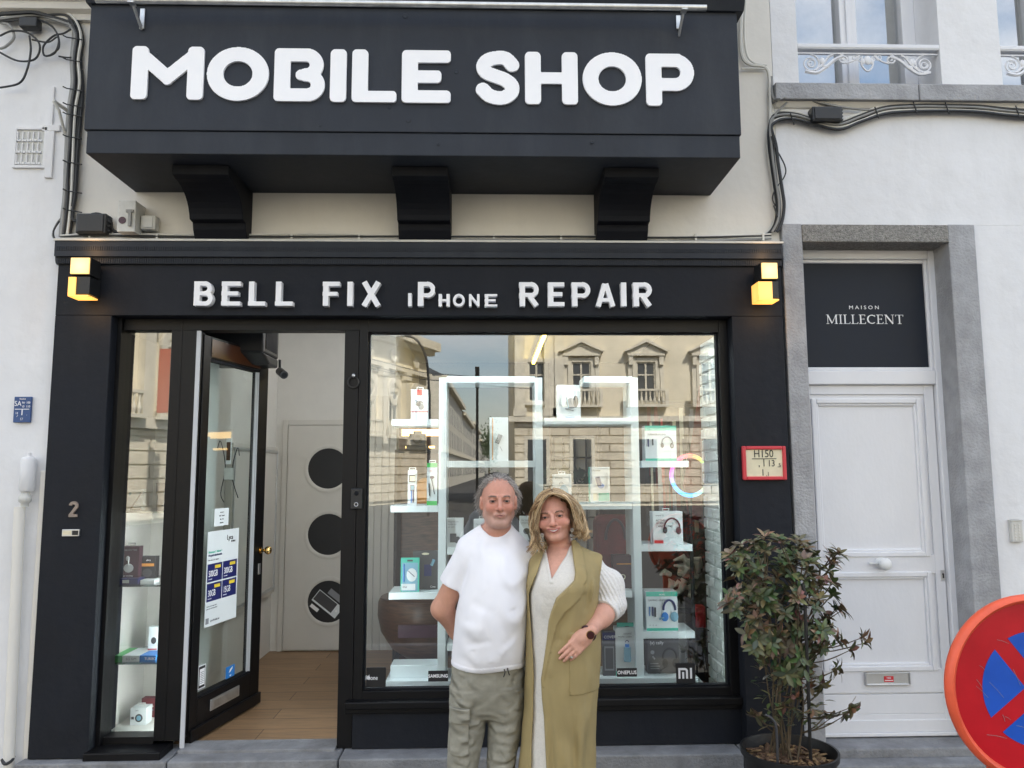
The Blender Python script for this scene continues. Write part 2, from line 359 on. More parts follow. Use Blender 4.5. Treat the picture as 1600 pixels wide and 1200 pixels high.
def loft(p, S, pw=2.0):
    """sections (z,cx,cy,rx,ry) from low z to high z"""
    S=np.array(S,np.float64); z=p[:,2]
    cx,cy,rx,ry=[np.interp(z,S[:,0],S[:,i]) for i in (1,2,3,4)]
    u=np.abs((p[:,0]-cx)/rx); v=np.abs((p[:,1]-cy)/ry)
    d=((u**pw+v**pw)**(1/pw)-1)*np.minimum(rx,ry)
    return np.maximum(d, np.maximum(S[0,0]-z, z-S[-1,0]))
def rsm(S, n=40):
    """resample loft sections smoothly"""
    S=np.array(S,float); z=np.linspace(S[0,0],S[-1,0],n); out=[z]
    for c in range(1,S.shape[1]):
        y=S[:,c]; x=S[:,0]; m=np.gradient(y,x); o=[]
        for zz in z:
            i=min(max(np.searchsorted(x,zz)-1,0),len(x)-2); hh=x[i+1]-x[i]; t=(zz-x[i])/hh
            o.append((2*t**3-3*t*t+1)*y[i]+(t**3-2*t*t+t)*hh*m[i]+(-2*t**3+3*t*t)*y[i+1]+(t**3-t*t)*hh*m[i+1])
        out.append(np.array(o))
    return np.stack(out,1)
# 2-D stroke glyphs -> rounded relief letters
def glyph(p, G, H, X0, Z0, wdt, flat, mitre=None):
    mitre=None if flat else .62
    u=(p[:,0]-X0)/H; v=(p[:,2]-Z0)/H; d=np.full(len(p),9.0)
    for s in G:
        k=s[0]
        if k=='l':
            x0,y0,x1,y1=s[1:5]; w_=(s[5] if len(s)>5 else wdt)/2; dx,dy=x1-x0,y1-y0; L=math.hypot(dx,dy)
            if flat:
                cx,cy=(x0+x1)/2,(y0+y1)/2; ux,uy=dx/L,dy/L
                a=np.abs((u-cx)*ux+(v-cy)*uy)-L/2; b=np.abs(-(u-cx)*uy+(v-cy)*ux)-w_; e=np.hypot(np.maximum(a,0),np.maximum(b,0))+np.minimum(np.maximum(a,b),0)
            else:
                cxn,cyn=(u-x0),(v-y0); t=np.clip((cxn*dx+cyn*dy)/(L*L),0,1); 
                if mitre is None: e=np.hypot(cxn-t*dx,cyn-t*dy)-w_
                elif L<.2: e=np.hypot(cxn-t*dx,cyn-t*dy)-w_
                else:
                    ux,uy=dx/L,dy/L; cr_=w_*mitre; a=np.abs((u-(x0+x1)/2)*ux+(v-(y0+y1)/2)*uy)-L/2-w_+cr_; b=np.abs(-(u-(x0+x1)/2)*uy+(v-(y0+y1)/2)*ux)-w_+cr_; e=np.hypot(np.maximum(a,0),np.maximum(b,0))+np.minimum(np.maximum(a,b),0)-cr_
        elif k=='o':
            cx,cy,rx,ry=s[1:5]; w_=(s[5] if len(s)>5 else wdt)/2; q=np.hypot((u-cx)/rx,(v-cy)/ry); e=np.abs(q-1)*(rx+ry)/2-w_
        elif k=='a':
            cx,cy,r_,a0,a1=s[1:6]; w_=(s[6] if len(s)>6 else wdt)/2; ang=np.degrees(np.arctan2(v-cy,u-cx)); mid=(a0+a1)/2; hw=abs(a1-a0)/2
            dd=(ang-mid+180)%360-180; rr=np.hypot(u-cx,v-cy); e=np.abs(rr-r_)-w_
            if flat: e=np.maximum(e,(np.abs(dd)-hw)*np.pi/180*rr)
            else:
                g=np.minimum(*[np.hypot(u-cx-r_*math.cos(rad(q)),v-cy-r_*math.sin(rad(q))) for q in (a0,a1)])-w_
                e=np.where(np.abs(dd)<hw,e,g)
        elif k=='b':
            x0,x1,y0,y1=s[1:5]; a=np.abs(u-(x0+x1)/2)-(x1-x0)/2; b=np.abs(v-(y0+y1)/2)-(y1-y0)/2
            e=np.hypot(np.maximum(a,0),np.maximum(b,0))+np.minimum(np.maximum(a,b),0)
        d=np.minimum(d,e)
    return d*H
def relief(name, G, H, X0, Z0, W, y0, y1, h, m, parent, wdt, flat=True, rnd=.003):
    def f(p):
        d=glyph(p,G,H,X0,Z0,wdt,flat); e=np.abs(p[:,1]-(y0+y1)/2)-(y1-y0)/2
        return np.maximum(d,e)
    pad=3*h
    return sdf_obj(name, f, (X0-pad,y0-pad,Z0-pad), (X0+W*H+pad,y1+pad,Z0+H+pad), h, m, parent, snap=y0)
# ================================================================== SETTING
def struct(name, mb, m, **k): return tag(mb.build(name, m, **k), kind='structure')
struct('pavement', MB().box(-60,60,.9,4.24,-.2,0), 'pavement')
struct('ground', MB().box(-250,250,-420,60,-.35,-.206), 'asphalt')
struct('road', MB().box(-60,60,-24,.78,-.2,-.13), 'asphalt')
struct('kerb', MB().box(-60,60,.78,.9,-.2,-.002), 'bluestone')

# ================================================================== SHOP BUILDING
FX0,FX1 = -2.435,1.683          # shopfront outer edges
SH = thing('shop_building', (-.4,4.34,0), 'white rendered building with black shopfront, overhanging black bay and open glass door', 'building')
# facade wall above shopfront and beside it (openings left free)
mb = MB()
mb.box(-2.43,1.70,4.34,4.60,3.055,9.5)
mb.build('wall','plaster_mid',SH)
MB().box(-2.44,1.70,4.6,11.5,5.2,9.3).build('upper_storey','plaster',SH)
# shopfront surround: pillars + fascia
mb = MB(); mb.box(FX0,-2.122,4.30,4.60,.25,2.622); mb.box(1.386,FX1,4.30,4.60,.25,2.622); mb.box(FX0,FX1,4.30,4.60,2.622,3.0)
mb.build('shopfront_surround','surround',SH,bevel=.004)
mb = MB(); mb.box(FX0-.005,FX1,4.262,4.34,2.952,3.04); mb.box(FX0-.005,FX1,4.282,4.34,2.915,2.9518)
for k in range(int((FX1-FX0)/.0125)):
    x=FX0+.005+k*.0125; mb.box(x,x+.006,4.2785,4.2835,2.918,2.948); mb.box(x,x+.006,4.2585,4.2635,2.985,3.008)
mb.build('cornice','anthracite',SH)
MB().box(FX0-.01,FX1+.005,4.255,4.34,3.0405,3.052).build('lead_flashing','cable_white',SH)
# recess lining
mb = MB(); mb.box(-2.122,-2.1185,4.302,4.40,.25,2.622)
Yf=4.42
# joinery frame
mb = MB()
mb.box(-2.122,-2.098,4.37,4.50,.25,2.6215); mb.box(-2.098,-.754,4.40,4.50,2.557,2.6215); mb.box(-1.826,-1.672,4.40,4.50,.30,2.557)
mb.box(-1.776,-1.764,4.397,4.40,.30,2.62)
mb.box(-2.098,-1.826,4.40,4.50,.28,.322)
mb.box(-.838,-.757,4.40,4.52,.25,2.557)
mb.build('door_frame','blackframe',SH,bevel=.003)
mb = MB(); mb.box(-2.135,-1.735,4.27,4.45,.20,.285); mb.box(-2.12,-1.75,4.32,4.45,.15,.2)
mb.build('side_window_sill','blackframe',SH,bevel=.006)
wf = MB().frame(-.754,1.386,4.40,4.50,.50,2.6215,.05,tb=.045,tt=.075).box(1.336,1.386,4.395,4.399,.5,2.62).build('window_frame','blackframe',SH,bevel=.003)
MB().frame(-.706,1.338,4.425,4.465,.543,2.550,.010).build('gasket','soffit',wf)
MB().poly([(-.70,4.447,.55),(1.33,4.447,.55),(1.33,4.447,2.545),(-.70,4.447,2.545)]).build('display_pane','glass',SH)
MB().poly([(-2.098,4.447,.322),(-1.826,4.447,.322),(-1.826,4.447,2.557),(-2.098,4.447,2.557)]).build('side_pane','glass_side',SH)
mb = MB(); mb.box(-.79,1.386,4.34,4.45,.465,.505); mb.box(-.79,1.386,4.365,4.45,.435,.465)
mb.build('window_sill','blackframe',SH,bevel=.006)
mb = MB(); mb.box(-.753,1.386,4.385,4.5,.25,.435)
mb.build('stall_riser','surround',SH)
MB().box(-1.68,-.84,4.36,4.52,.215,.262).build('threshold','bluestone',SH,bevel=.004)
mb = MB(); xs=[-2.47,-1.69,-.80,.25,1.35,1.70]
for a,b in zip(xs,xs[1:]): mb.box(a+.003,b-.003,4.245,4.70,0,.2455)
mb.build('plinth','bluestone',SH,bevel=.008)
# bay box overhead
bay = MB().box(-2.058,1.305,3.782,4.34,3.474,4.9).build('bay','anthracite',SH,bevel=.004)
MB().box(-2.045,1.298,3.79,4.34,3.352,3.4735).build('bay_skirt','anthracite',bay,bevel=.004)
MB().prism([(3.765,4.148),(3.735,4.20),(3.735,4.9),(4.34,4.9),(4.34,4.148)],'x',-2.075,1.337).build('bay_cornice','anthracite',bay)
for px_,py_,r_ in ((633,25,.016),(713,112,.013),(638,188,.014),(608,168,.010),(245,85,.010),(500,196,.006),(1015,92,.005),(925,222,.009),(685,225,.007)):
    MB().lathe((PX(px_,py_,3.782),3.7815,PZ(px_,py_,3.782)),[(r_,0),(r_*.8,-.0022),(r_*.3,-.001)],axis='y',n=14).build('filled_hole','anthracite',bay,smooth=True)
MB().box(-2.075,1.337,3.70,4.34,4.9,4.97).build('bay_roof','metal',bay)
# three S shaped corbels
prof=[(4.34,3.02),(4.30,3.02),(4.27,3.055),(4.255,3.10),(4.25,3.13)]
def corbel(x0,x1):
    pr=[(4.34,3.056),(4.262,3.056),(4.235,3.10),(4.225,3.135)]
    for k in range(9):
        t=k/8; a=rad(180*t/2); pr.append((4.20-.02-.17*(1-math.cos(a))-.04*t, 3.14+.15*math.sin(a)))
    pr += [(3.93,3.300),(3.925,3.3515),(4.34,3.3515)]
    pr=[(y,z) for y,z in pr]
    return MB().prism(pr,'x',x0,x1).build('corbel','soffit',SH,bevel=.004)
for a,b in ((268,357),(612,700),(944,1030)):
    corbel(PX(a,262,3.92),PX(b,262,3.92))
# steel rail and brackets on the bay
bar = thing('awning_rail',(-.3,3.68,4.12),'pale steel rail on two brackets along the top of the bay','rail')
yb=3.66; za=PZ(600,6,yb)
MB().tube([(PX(150,0,yb),yb,za),(PX(1103,0,yb),yb,za)],.016,n=12).build('rail','metal',bar,smooth=True)
for px in (222,1060):
    xb=PX(px,20,3.77)
    b=MB(); b.box(xb-.012,xb+.012,3.772,3.781,PZ(px,46,3.78),za+.03); b.prism([(3.772,za-.09),(3.772,za-.07),(yb,za+.005),(yb,za-.012)],'x',xb-.006,xb+.006); b.box(xb-.015,xb+.015,yb-.02,yb+.02,za-.02,za-.012)
    b.build('bracket','metal',bar,bevel=.002)

# ---- big sign MOBILE SHOP
sg = thing('sign_lettering',(-.38,3.77,3.62),'big rounded white letters reading MOBILE SHOP on the black bay','sign')
r=.145
G = {
 'M':(1.36,[('l',r,r,r,1-r),('l',r,1-r,.68,.42,.25),('l',.68,.42,1.36-r,1-r,.25),('l',1.36-r,1-r,1.36-r,r)]),
 'O':(1.19,[('o',.595,.5,.595-r,.5-.13,.28)]),
 'B':(.95,[('l',r,r,r,1-r),('l',r,.125,.6,.125,.25),('l',r,.875,.58,.875,.25),('a',.59,.688,.187,-90,90,.25),('a',.62,.312,.187,-90,90,.25),('l',.50,.5,.62,.5,.20),('b',.0,.1,.07,.93),('l',.74,.5,.76,.45,.2)]),
 'I':(.30,[('l',r,r,r,1-r)]),
 'L':(.84,[('l',r,r,r,1-r),('l',r,.11,.73,.11,.22),('b',.03,.16,.02,.16)]),
 'E':(.92,[('l',r,r,r,1-r),('l',r,.12,.80,.12,.24),('l',r,.88,.80,.88,.24),('l',r,.5,.62,.5,.24),('b',.02,.18,.03,.97)]),
 'H':(1.0,[('l',r,r,r,1-r),('l',1-r,r,1-r,1-r),('l',r,.5,1-r,.5,.22)]),
 'P':(.90,[('l',r,r,r,1-r),('l',r,.87,.56,.87,.26),('l',r,.41,.56,.41,.24),('a',.54,.64,.23,-90,90,.25),('b',.02,.16,.7,.97)]),
}
S=[(.70,.74),(.58,.86),(.42,.875),(.24,.83),(.15,.72),(.20,.60),(.38,.525),(.56,.46),(.69,.35),(.68,.22),(.56,.13),(.42,.115),(.26,.16),(.14,.27)]
Sp=[(v.x,v.y) for v in smooth_path([(a,b,0) for a,b in S],3)]
G['S']=(.85,[('l',*Sp[i],*Sp[i+1],.26) for i in range(len(Sp)-1)])
LW=[('M',204.5,318),('O',322,421),('B',428,508.5),('I',515.5,542),('L',550,620),('E',628,705),('S',743,814),('H',821,904),('O',910.5,1005),('P',1010,1086)]
for ch,a,b in LW:
    xa,xb=PX(a,115,3.76),PX(b,115,3.76); H=.288; wd,g=G[ch]
    kx=(xb-xa)/(wd*H)*.982
    # stretch glyph horizontally to the measured width
    def stx(gl,k):
        o=[]
        for s_ in gl:
            s_=list(s_)
            if s_[0]=='l': s_[1]*=k; s_[3]*=k
            elif s_[0] in 'oa': s_[1]*=k
            elif s_[0]=='b': s_[2]=s_[1]+(s_[2]-s_[1])
            if s_[0]=='o': s_[3]+= (k-1)*wd/2
            o.append(tuple(s_))
        return o
    zb=(PZ((a+b)/2,153+ (a-204)/880*11,3.75)+0)
    relief('letter',stx(g,kx),H,xa,zb,wd*kx,3.768,3.783,.0038,'white_sign',sg,2*r,flat=False,rnd=.004)

# ---- second sign
def bold(k): return k
w2=.225
G2={
 'B':(.70,[('l',w2/2,0,w2/2,1),('l',0,.91,.40,.91,.18),('l',0,.51,.42,.51,.17),('l',0,.09,.42,.09,.18),('a',.40,.71,.205,-90,90,.19),('a',.43,.30,.215,-90,90,.19)]),
 'E':(.66,[('l',w2/2,0,w2/2,1),('l',0,.91,.66,.91,.18),('l',0,.51,.58,.51,.17),('l',0,.09,.66,.09,.18)]),
 'L':(.60,[('l',w2/2,0,w2/2,1),('l',0,.09,.60,.09,.18)]),
 'F':(.60,[('l',w2/2,0,w2/2,1),('l',0,.91,.60,.91,.18),('l',0,.50,.52,.50,.17)]),
 'I':(.225,[('l',w2/2,0,w2/2,1)]),
 'X':(.72,[('l',.11,0,.61,1,.22),('l',.11,1,.61,0,.22)]),
 'P':(.66,[('l',w2/2,0,w2/2,1),('l',0,.91,.38,.91,.18),('l',0,.45,.38,.45,.17),('a',.38,.68,.24,-90,90,.19)]),
 'H':(.70,[('l',w2/2,0,w2/2,1),('l',.70-w2/2,0,.70-w2/2,1),('l',0,.5,.7,.5,.18)]),
 'O':(.80,[('o',.40,.5,.29,.40,.205)]),
 'N':(.74,[('l',w2/2,0,w2/2,1,.2),('l',.74-w2/2,0,.74-w2/2,1,.2),('l',w2/2,.9,.74-w2/2,.1,.2)]),
 'R':(.72,[('l',w2/2,0,w2/2,1),('l',0,.91,.40,.91,.18),('l',0,.47,.40,.47,.17),('a',.40,.69,.23,-90,90,.19),('l',.36,.42,.60,.02,.2)]),
 'A':(.78,[('l',.11,0,.37,.95,.2),('l',.67,0,.41,.95,.2),('l',.2,.27,.58,.27,.16)]),
}
sg2 = thing('sign_lettering',(-.37,4.29,2.67),'smaller white raised letters reading BELL FIX iPhone REPAIR above the shop window','sign')
sp=[('B',303,332,1),('E',346,376,1),('L',388,415,1),('L',430,458,1),('F',504,531,1),('I',543,551,1),('X',564,596,1),
 ('I',638,643,.55),('P',653,678,1),('H',685,703,.52),('O',707,727,.52),('N',732,750,.52),('E',757,777,.52),('R',811,844,1),('E',856,882,1),('P',893,922,1),('A',930,962,1),('I',970,979,1),('R',989,1020,1)]
for ch,a,b,sc_ in sp:
    xa,xb=PX(a,458,4.262),PX(b,458,4.262); wd,g=G2[ch]; H=.139*sc_
    k=(xb-xa)/(wd*H); gg=[]
    for s_ in g:
        s_=list(s_)
        if s_[0]=='l': s_[1]*=k; s_[3]*=k
        elif s_[0]=='o': s_[1]*=k; s_[3]*=k
        elif s_[0]=='a': s_[1]=s_[1]*k
        gg.append(tuple(s_))
    wk=w2 if sc_==1 else .26
    relief('letter',gg,H,xa,PZ(700,478.5,4.262) if sc_==1 else PZ(700,479,4.262),wd*k,4.258,4.303,.0022,'white_sign',sg2,wk,flat=True,rnd=.002)

# ---- wall lamps
def wall_lamp(x0,z0,label,left):
    t=thing('wall_lamp',(x0,4.30,z0),label,'lamp','amber cube wall lamps on the shopfront')
    W=.108 if left else .096
    MB().box(x0+.02,x0+W-.015,4.27,4.30,z0+.01,z0+.18).build('bracket','blackplastic',t)
    MB().box(x0,x0+W,4.16,4.268,z0+.108,z0+.205).build('upper_body','blackplastic',t,bevel=.002)
    MB().box(x0+.004,x0+W-.004,4.150,4.1598,z0+.112,z0+.201).build('diffuser','lampglow2',t,bevel=.002)
    MB().box(x0,x0+W,4.16,4.268,z0+.002,z0+.098).build('lower_body','blackplastic',t,bevel=.002)
    mb=MB()
    if left: mb.box(x0-.003,x0+.036,4.152,4.1598,z0-.004,z0+.094); mb.box(x0-.003,x0+W-.004,4.154,4.262,z0-.012,z0-.0045)
    else: mb.box(x0-.020,x0+.058,4.150,4.1598,z0-.004,z0+.094); mb.box(x0-.020,x0-.0005,4.1599,4.262,z0-.004,z0+.094); mb.box(x0-.020,x0+W-.002,4.152,4.262,z0-.012,z0-.0045)
    mb.build('diffuser','lampglow',t)
    for zz,yy in ((z0+.27,4.20),(z0-.08,4.20)):
        ld=bpy.data.lights.new('lamp_light','POINT'); ld.energy=.14; ld.color=(1,.55,.2); ld.shadow_soft_size=.03; lo_=bpy.data.objects.new('lamp_light',ld); COL.objects.link(lo_); lo_.location=Vector((x0+.06,yy,zz))-t.location; lo_.parent=t
xl=PX(108,402,4.14); zl=PZ(108,402,4.15)-.203
wall_lamp(xl,zl,'lit amber cube lamp at the left end of the black fascia, beside the cable bundle',True)
xr=PX(1190,410,4.14); wall_lamp(xr,PZ(1190,410,4.15)-.203,'lit amber cube lamp at the right end of the black fascia, near the white door',False)

# ---- small wall fittings on the shopfront
o = relief('house_number',[('a',.30,.70,.20,-30,170,.19),('l',.475,.62,.12,.12,.19),('l',.03,.09,.56,.09,.18)],.085,PX(106,808,4.29),PZ(106,808,4.29),.6,4.290,4.302,.0016,'stoneprint',None,.19,True,.001)
tag(o,'brown numeral 2 on the left black pillar above the bell panel','house number')
bp = thing('intercom',(PX(110,832,4.3),4.30,PZ(110,837,4.3)),'small silver doorbell nameplate under the numeral on the left pillar','intercom')
x0,x1,z0,z1=PX(97,832,4.29),PX(124,832,4.29),PZ(110,838,4.29),PZ(110,827,4.29)
MB().box(x0,x1,4.288,4.30,z0,z1).build('plate','alu',bp,bevel=.002)
MB().box(x0+.006,x0+.05,4.2855,4.288,z0+.009,z1-.009).build('name_strip','cream',bp); MB().box(x1-.036,x1-.006,4.284,4.288,z0+.007,z1-.007).build('push_button','blackplastic',bp)
# ring hook & camera doorbell on jamb
rh = thing('door_ring',(PX(551,596,4.39),4.40,PZ(551,610,4.39)),'black iron ring hanging on the jamb right of the shop door','ring')
cx,cz=PX(552,597,4.385),PZ(552,597,4.385)
MB().tube([(cx+.03*math.cos(a*math.pi/10),4.388,cz+.032*math.sin(a*math.pi/10)) for a in range(20)],.0055,n=6,closed=True).build('ring','metal' if 0 else 'blackplastic',rh,smooth=True)
MB().ball((cx,4.39,cz+.038),(.011,.014,.013)).build('ring_mount','alu',rh,smooth=True)
db = thing('doorbell',(PX(556,778,4.39),4.40,PZ(556,796,4.39)),'black camera doorbell with round button on the jamb between door and display window','doorbell')
x0,x1,z0,z1=PX(548,780,4.38),PX(566,780,4.38),PZ(556,796,4.38),PZ(556,763,4.38); xc=(x0+x1)/2
MB().box(x0,x1,4.375,4.40,z0,z1).build('body','blackplastic',db,bevel=.006)
MB().lathe((xc,4.372,z1-.028),[(.012,.003),(.012,0),(.008,-.003)],axis='y',n=14).build('lens','glass_shelf' if 0 else 'soffit',db)
MB().tube([(xc+.010*math.cos(a*math.pi/8),4.372,z0+.028+.010*math.sin(a*math.pi/8)) for a in range(16)],.002,n=5,closed=True).build('button_ring','alu',db,smooth=True)

# ---- hydrant plates
def dintext(t,s,x,z,h,y,m,al='CENTER',sx=.85,M=None): return text(s,x,y,z,h,m,t,align=al,sx=sx,name='lettering')
hp = thing('hydrant_plate',(PX(1193,724,4.28),4.29,PZ(1193,750,4.28)),'red framed cream hydrant plate reading H150 on the right black pillar','sign')
x0,x1,z0,z1=PX(1160,724,4.285),PX(1228,724,4.285),PZ(1193,750,4.285),PZ(1193,697,4.285); W_=x1-x0; Hh=z1-z0
MB().frame(x0,x1,4.272,4.30,z0,z1,.020).build('frame','redframe',hp,bevel=.006)
MB().box(x0+.015,x1-.015,4.284,4.30,z0+.015,z1-.015).build('plate','cream',hp)
dintext(hp,'H150',x0+W_*.49,z1-Hh*.33,.042,4.2825,'black'); dintext(hp,'13',x0+W_*.66,z1-Hh*.60,.036,4.2825,'black'); dintext(hp,',5',x0+W_*.84,z1-Hh*.62,.022,4.2825,'black'); dintext(hp,',',x0+W_*.38,z1-Hh*.60,.036,4.2825,'black')
dintext(hp,'1',x0+W_*.46,z1-Hh*.87,.036,4.2825,'black'); dintext(hp,',1',x0+W_*.57,z1-Hh*.88,.022,4.2825,'black')
MB().box(x0+W_*.22,x1-W_*.22,4.281,4.2835,z1-Hh*.385,z1-Hh*.365).box(x0+W_*.485,x0+W_*.50,4.281,4.2835,z1-Hh*.60,z1-Hh*.386).build('rule','black',hp)
bpn = thing('drain_plate',(PX(35,640,4.33),4.33,PZ(35,660,4.33)),'small blue enamel plate reading SA on the white wall at far left','sign')
x0,x1,z0,z1=PX(22,640,4.33),PX(48.5,640,4.33),PZ(35,660,4.33),PZ(35,620,4.33); W_=x1-x0; Hh=z1-z0
MB().box(x0,x1,4.326,4.34,z0,z1).build('plate','signblue',bpn,bevel=.002)
dintext(bpn,'SA',x0+W_*.24,z1-Hh*.36,.028,4.3245,'white'); 
for s,u,v,h in (('Nr',.57,.27,.012),('100',.85,.27,.012),('Ø',.57,.42,.012),('110',.85,.42,.012),('Rioolnet',.5,.11,.008),('14',.2,.68,.012),(',7',.24,.78,.010),(',',.8,.72,.012),('17',.5,.92,.014)):
    dintext(bpn,s,x0+W_*u,z1-Hh*v,h,4.3245,'white')
MB().box(x0+W_*.08,x1-W_*.08,4.3245,4.3262,z1-Hh*.50,z1-Hh*.475).box(x0+W_*.48,x0+W_*.54,4.3245,4.3262,z1-Hh*.72,z1-Hh*.501).build('rule','white',bpn)

# ================================================================== LEFT NEIGHBOUR
NL = thing('neighbour_building',(-5,4.34,0),'white rendered house wall left of the black shopfront','building')
MB().box(-8,FX0-.003,4.345,4.75,0,9.5).build('wall','plaster',NL)
mb=MB(); zc=PZ(60,16,4.3)
mb.prism([(4.345,zc-.05),(4.31,zc-.05),(4.30,zc-.02),(4.27,zc-.005),(4.26,zc+.03),(4.22,zc+.05),(4.22,zc+.12),(4.345,zc+.12)],'x',-8,-2.14)
mb.build('string_moulding','plaster_mid',NL)
gr = thing('vent_grille',(PX(45,230,4.33),4.34,PZ(45,262,4.33)),'white painted vent grille in the wall at upper left','vent')
x0,x1,z0,z1=PX(20,230,4.33),PX(72,230,4.33),PZ(45,262,4.33),PZ(45,198,4.33)
MB().frame(x0,x1,4.330,4.345,z0,z1,.016).build('frame','plaster',gr,bevel=.002)
mb=MB(); mbd=MB().box(x0+.01,x1-.01,4.341,4.3445,z0+.01,z1-.01)
for i in range(5):
    for j in range(3):
        xx=x0+.022+i*(x1-x0-.04)/5; zz=z0+.022+j*(z1-z0-.04)/3
        mb.box(xx,xx+.018,4.332,4.341,zz,zz+.012); mb.box(xx-.003,xx+.003,4.330,4.341,zz,zz+.058)
mb.build('louvre','plaster',gr); mbd.build('backing','greybox',gr)
# downpipe with white junction
dp = thing('downpipe',(PX(30,1190,4.3),4.30,0),'white painted conduit with a cylindrical joint running down the far left wall','pipe')
def pt(px,py,Y): return P(px,py,Y)
MB().tube([(PX(31,790,4.30),4.30,PZ(31,792,4.30)),(PX(15,1195,4.30),4.30,0.02)],.028,n=12).build('pipe','plaster_mid',dp,smooth=True)
xx=PX(43,745,4.30); MB().lathe((xx,4.30,PZ(43,768,4.3)),[(.030,0),(.038,.01),(.038,.17),(.030,.185),(.012,.19),(.012,.21)],n=18).build('joint_cover','plaster',dp,smooth=True)
MB().lathe((xx-.005,4.30,PZ(43,792,4.3)),[(.02,0),(.02,.02),(.032,.03),(.032,.055),(.022,.07),(.022,.09)],n=14).build('collar','greybox',dp,smooth=True)
MB().box(PX(60,800,4.335),FX0-.004,4.325,4.345,0,PZ(60,735,4.335)).build('render_strip','plaster_mid',NL,bevel=.01)
hk=MB().tube(smooth_path([(PX(3,1187,4.28),4.28,PZ(3,1187,4.28)),(PX(8,1193,4.26),4.26,PZ(8,1194,4.26)),(PX(18,1188,4.27),4.27,PZ(18,1189,4.27)),(PX(19,1184,4.32),4.335,PZ(19,1184,4.32))]),.008,n=6).build('wall_hook','cable_black',None,smooth=True); tag(hk,'dark iron hook on the wall in the bottom left corner','hook')

# bracket (iron stay) upper left
ib = thing('wall_bracket',(PX(95,190,4.3),4.34,PZ(95,220,4.3)),'old painted iron stay sticking out of the wall near the cable bundle','bracket')
MB().tube([(PX(84,158,4.22),4.22,PZ(84,158,4.22)),(PX(110,176,4.33),4.34,PZ(110,176,4.33))],.011,n=6).build('arm','greybox',ib)
MB().tube([(PX(84,158,4.22),4.22,PZ(84,158,4.22)),(PX(92,172,4.24),4.24,PZ(92,172,4.24)),(PX(103,219,4.33),4.34,PZ(103,219,4.33))],.009,n=6).build('stay','greybox',ib)
mb=MB().box(PX(74,200,4.335),PX(86,200,4.335),4.33,4.345,PZ(80,278,4.335),PZ(80,205,4.335)).box(PX(78,160,4.335),PX(84,160,4.335),4.333,4.345,PZ(80,204,4.335),PZ(80,135,4.335)).box(PX(66,200,4.335),PX(94,200,4.335),4.33,4.345,PZ(80,205,4.335),PZ(80,195,4.335)).build('painted_conduit','plaster',ib,bevel=.004)

# ================================================================== RIGHT NEIGHBOUR
NR = thing('neighbour_building',(4,4.34,0),'white rendered house at right with grey stone door surround and white panelled door','building')
# wall around door opening (1.87..2.70 , to 3.06) and upper windows
mb=MB()
mb.box(2.853,9,4.34,4.75,0,3.18)
mb.box(1.703,9,4.34,4.75,3.181,3.93)
mb.box(1.703,1.86,4.34,4.75,3.93,9.5); mb.box(2.735,3.11,4.34,4.75,3.93,9.5); mb.box(3.95,9,4.34,4.75,3.93,9.5)
mb.box(1.86,2.735,4.34,4.75,6.6,9.5); mb.box(3.11,3.95,4.34,4.75,6.6,9.5)
mb.build('wall','plaster',NR)
SZ0,SZ1=PZ(1400,156,4.275),PZ(1400,130,4.275)
MB().prism([(4.30,SZ0-.0005),(4.345,SZ0-.0005),(4.345,SZ0-.03),(4.325,SZ0-.028)],'x',1.70,6).build('sill_moulding','plaster_mid',NR)
mb=MB().box(1.69,2.55,4.275,4.40,SZ0,SZ1).box(2.556,6,4.275,4.40,SZ0,SZ1)
mb.build('sill_course','jambstone',NR,bevel=.006)
js = MB().box(1.703,1.822,4.31,4.60,0.0,3.176).box(2.690,2.850,4.31,4.62,0,3.176).build('door_surround','jambstone',NR,bevel=.006)
MB().box(1.8225,2.6895,4.306,4.60,3.066,3.172).build('lintel','bluestone_light',js,bevel=.006)
MB().box(1.8225,2.6895,4.32,4.9,0,.235).build('door_step','bluestone',NR,bevel=.01)
MB().box(1.60,2.90,4.20,4.319,0,.19).build('front_step','bluestone',NR,bevel=.012)
# white door frame and transom
df=MB().frame(1.80,2.70,4.47,4.56,.236,3.0655,.045,tb=0,tt=.055).frame(1.845,2.655,4.485,4.56,2.33,3.010,.022).box(1.845,2.655,4.47,4.56,2.247,2.33).build('door_frame','doorwhite',NR,bevel=.006)
tp=MB().box(1.867,2.633,4.50,4.53,2.352,2.988).build('transom_panel','darkpanel',NR)
xm=(PX(1290,500,4.498)+PX(1412,500,4.498))/2
zt=PZ(1350,482,4.498)
t_=text('M A I S O N',xm,4.4985,PZ(1350,483,4.498),.022,'white',tp,sx=1.15)
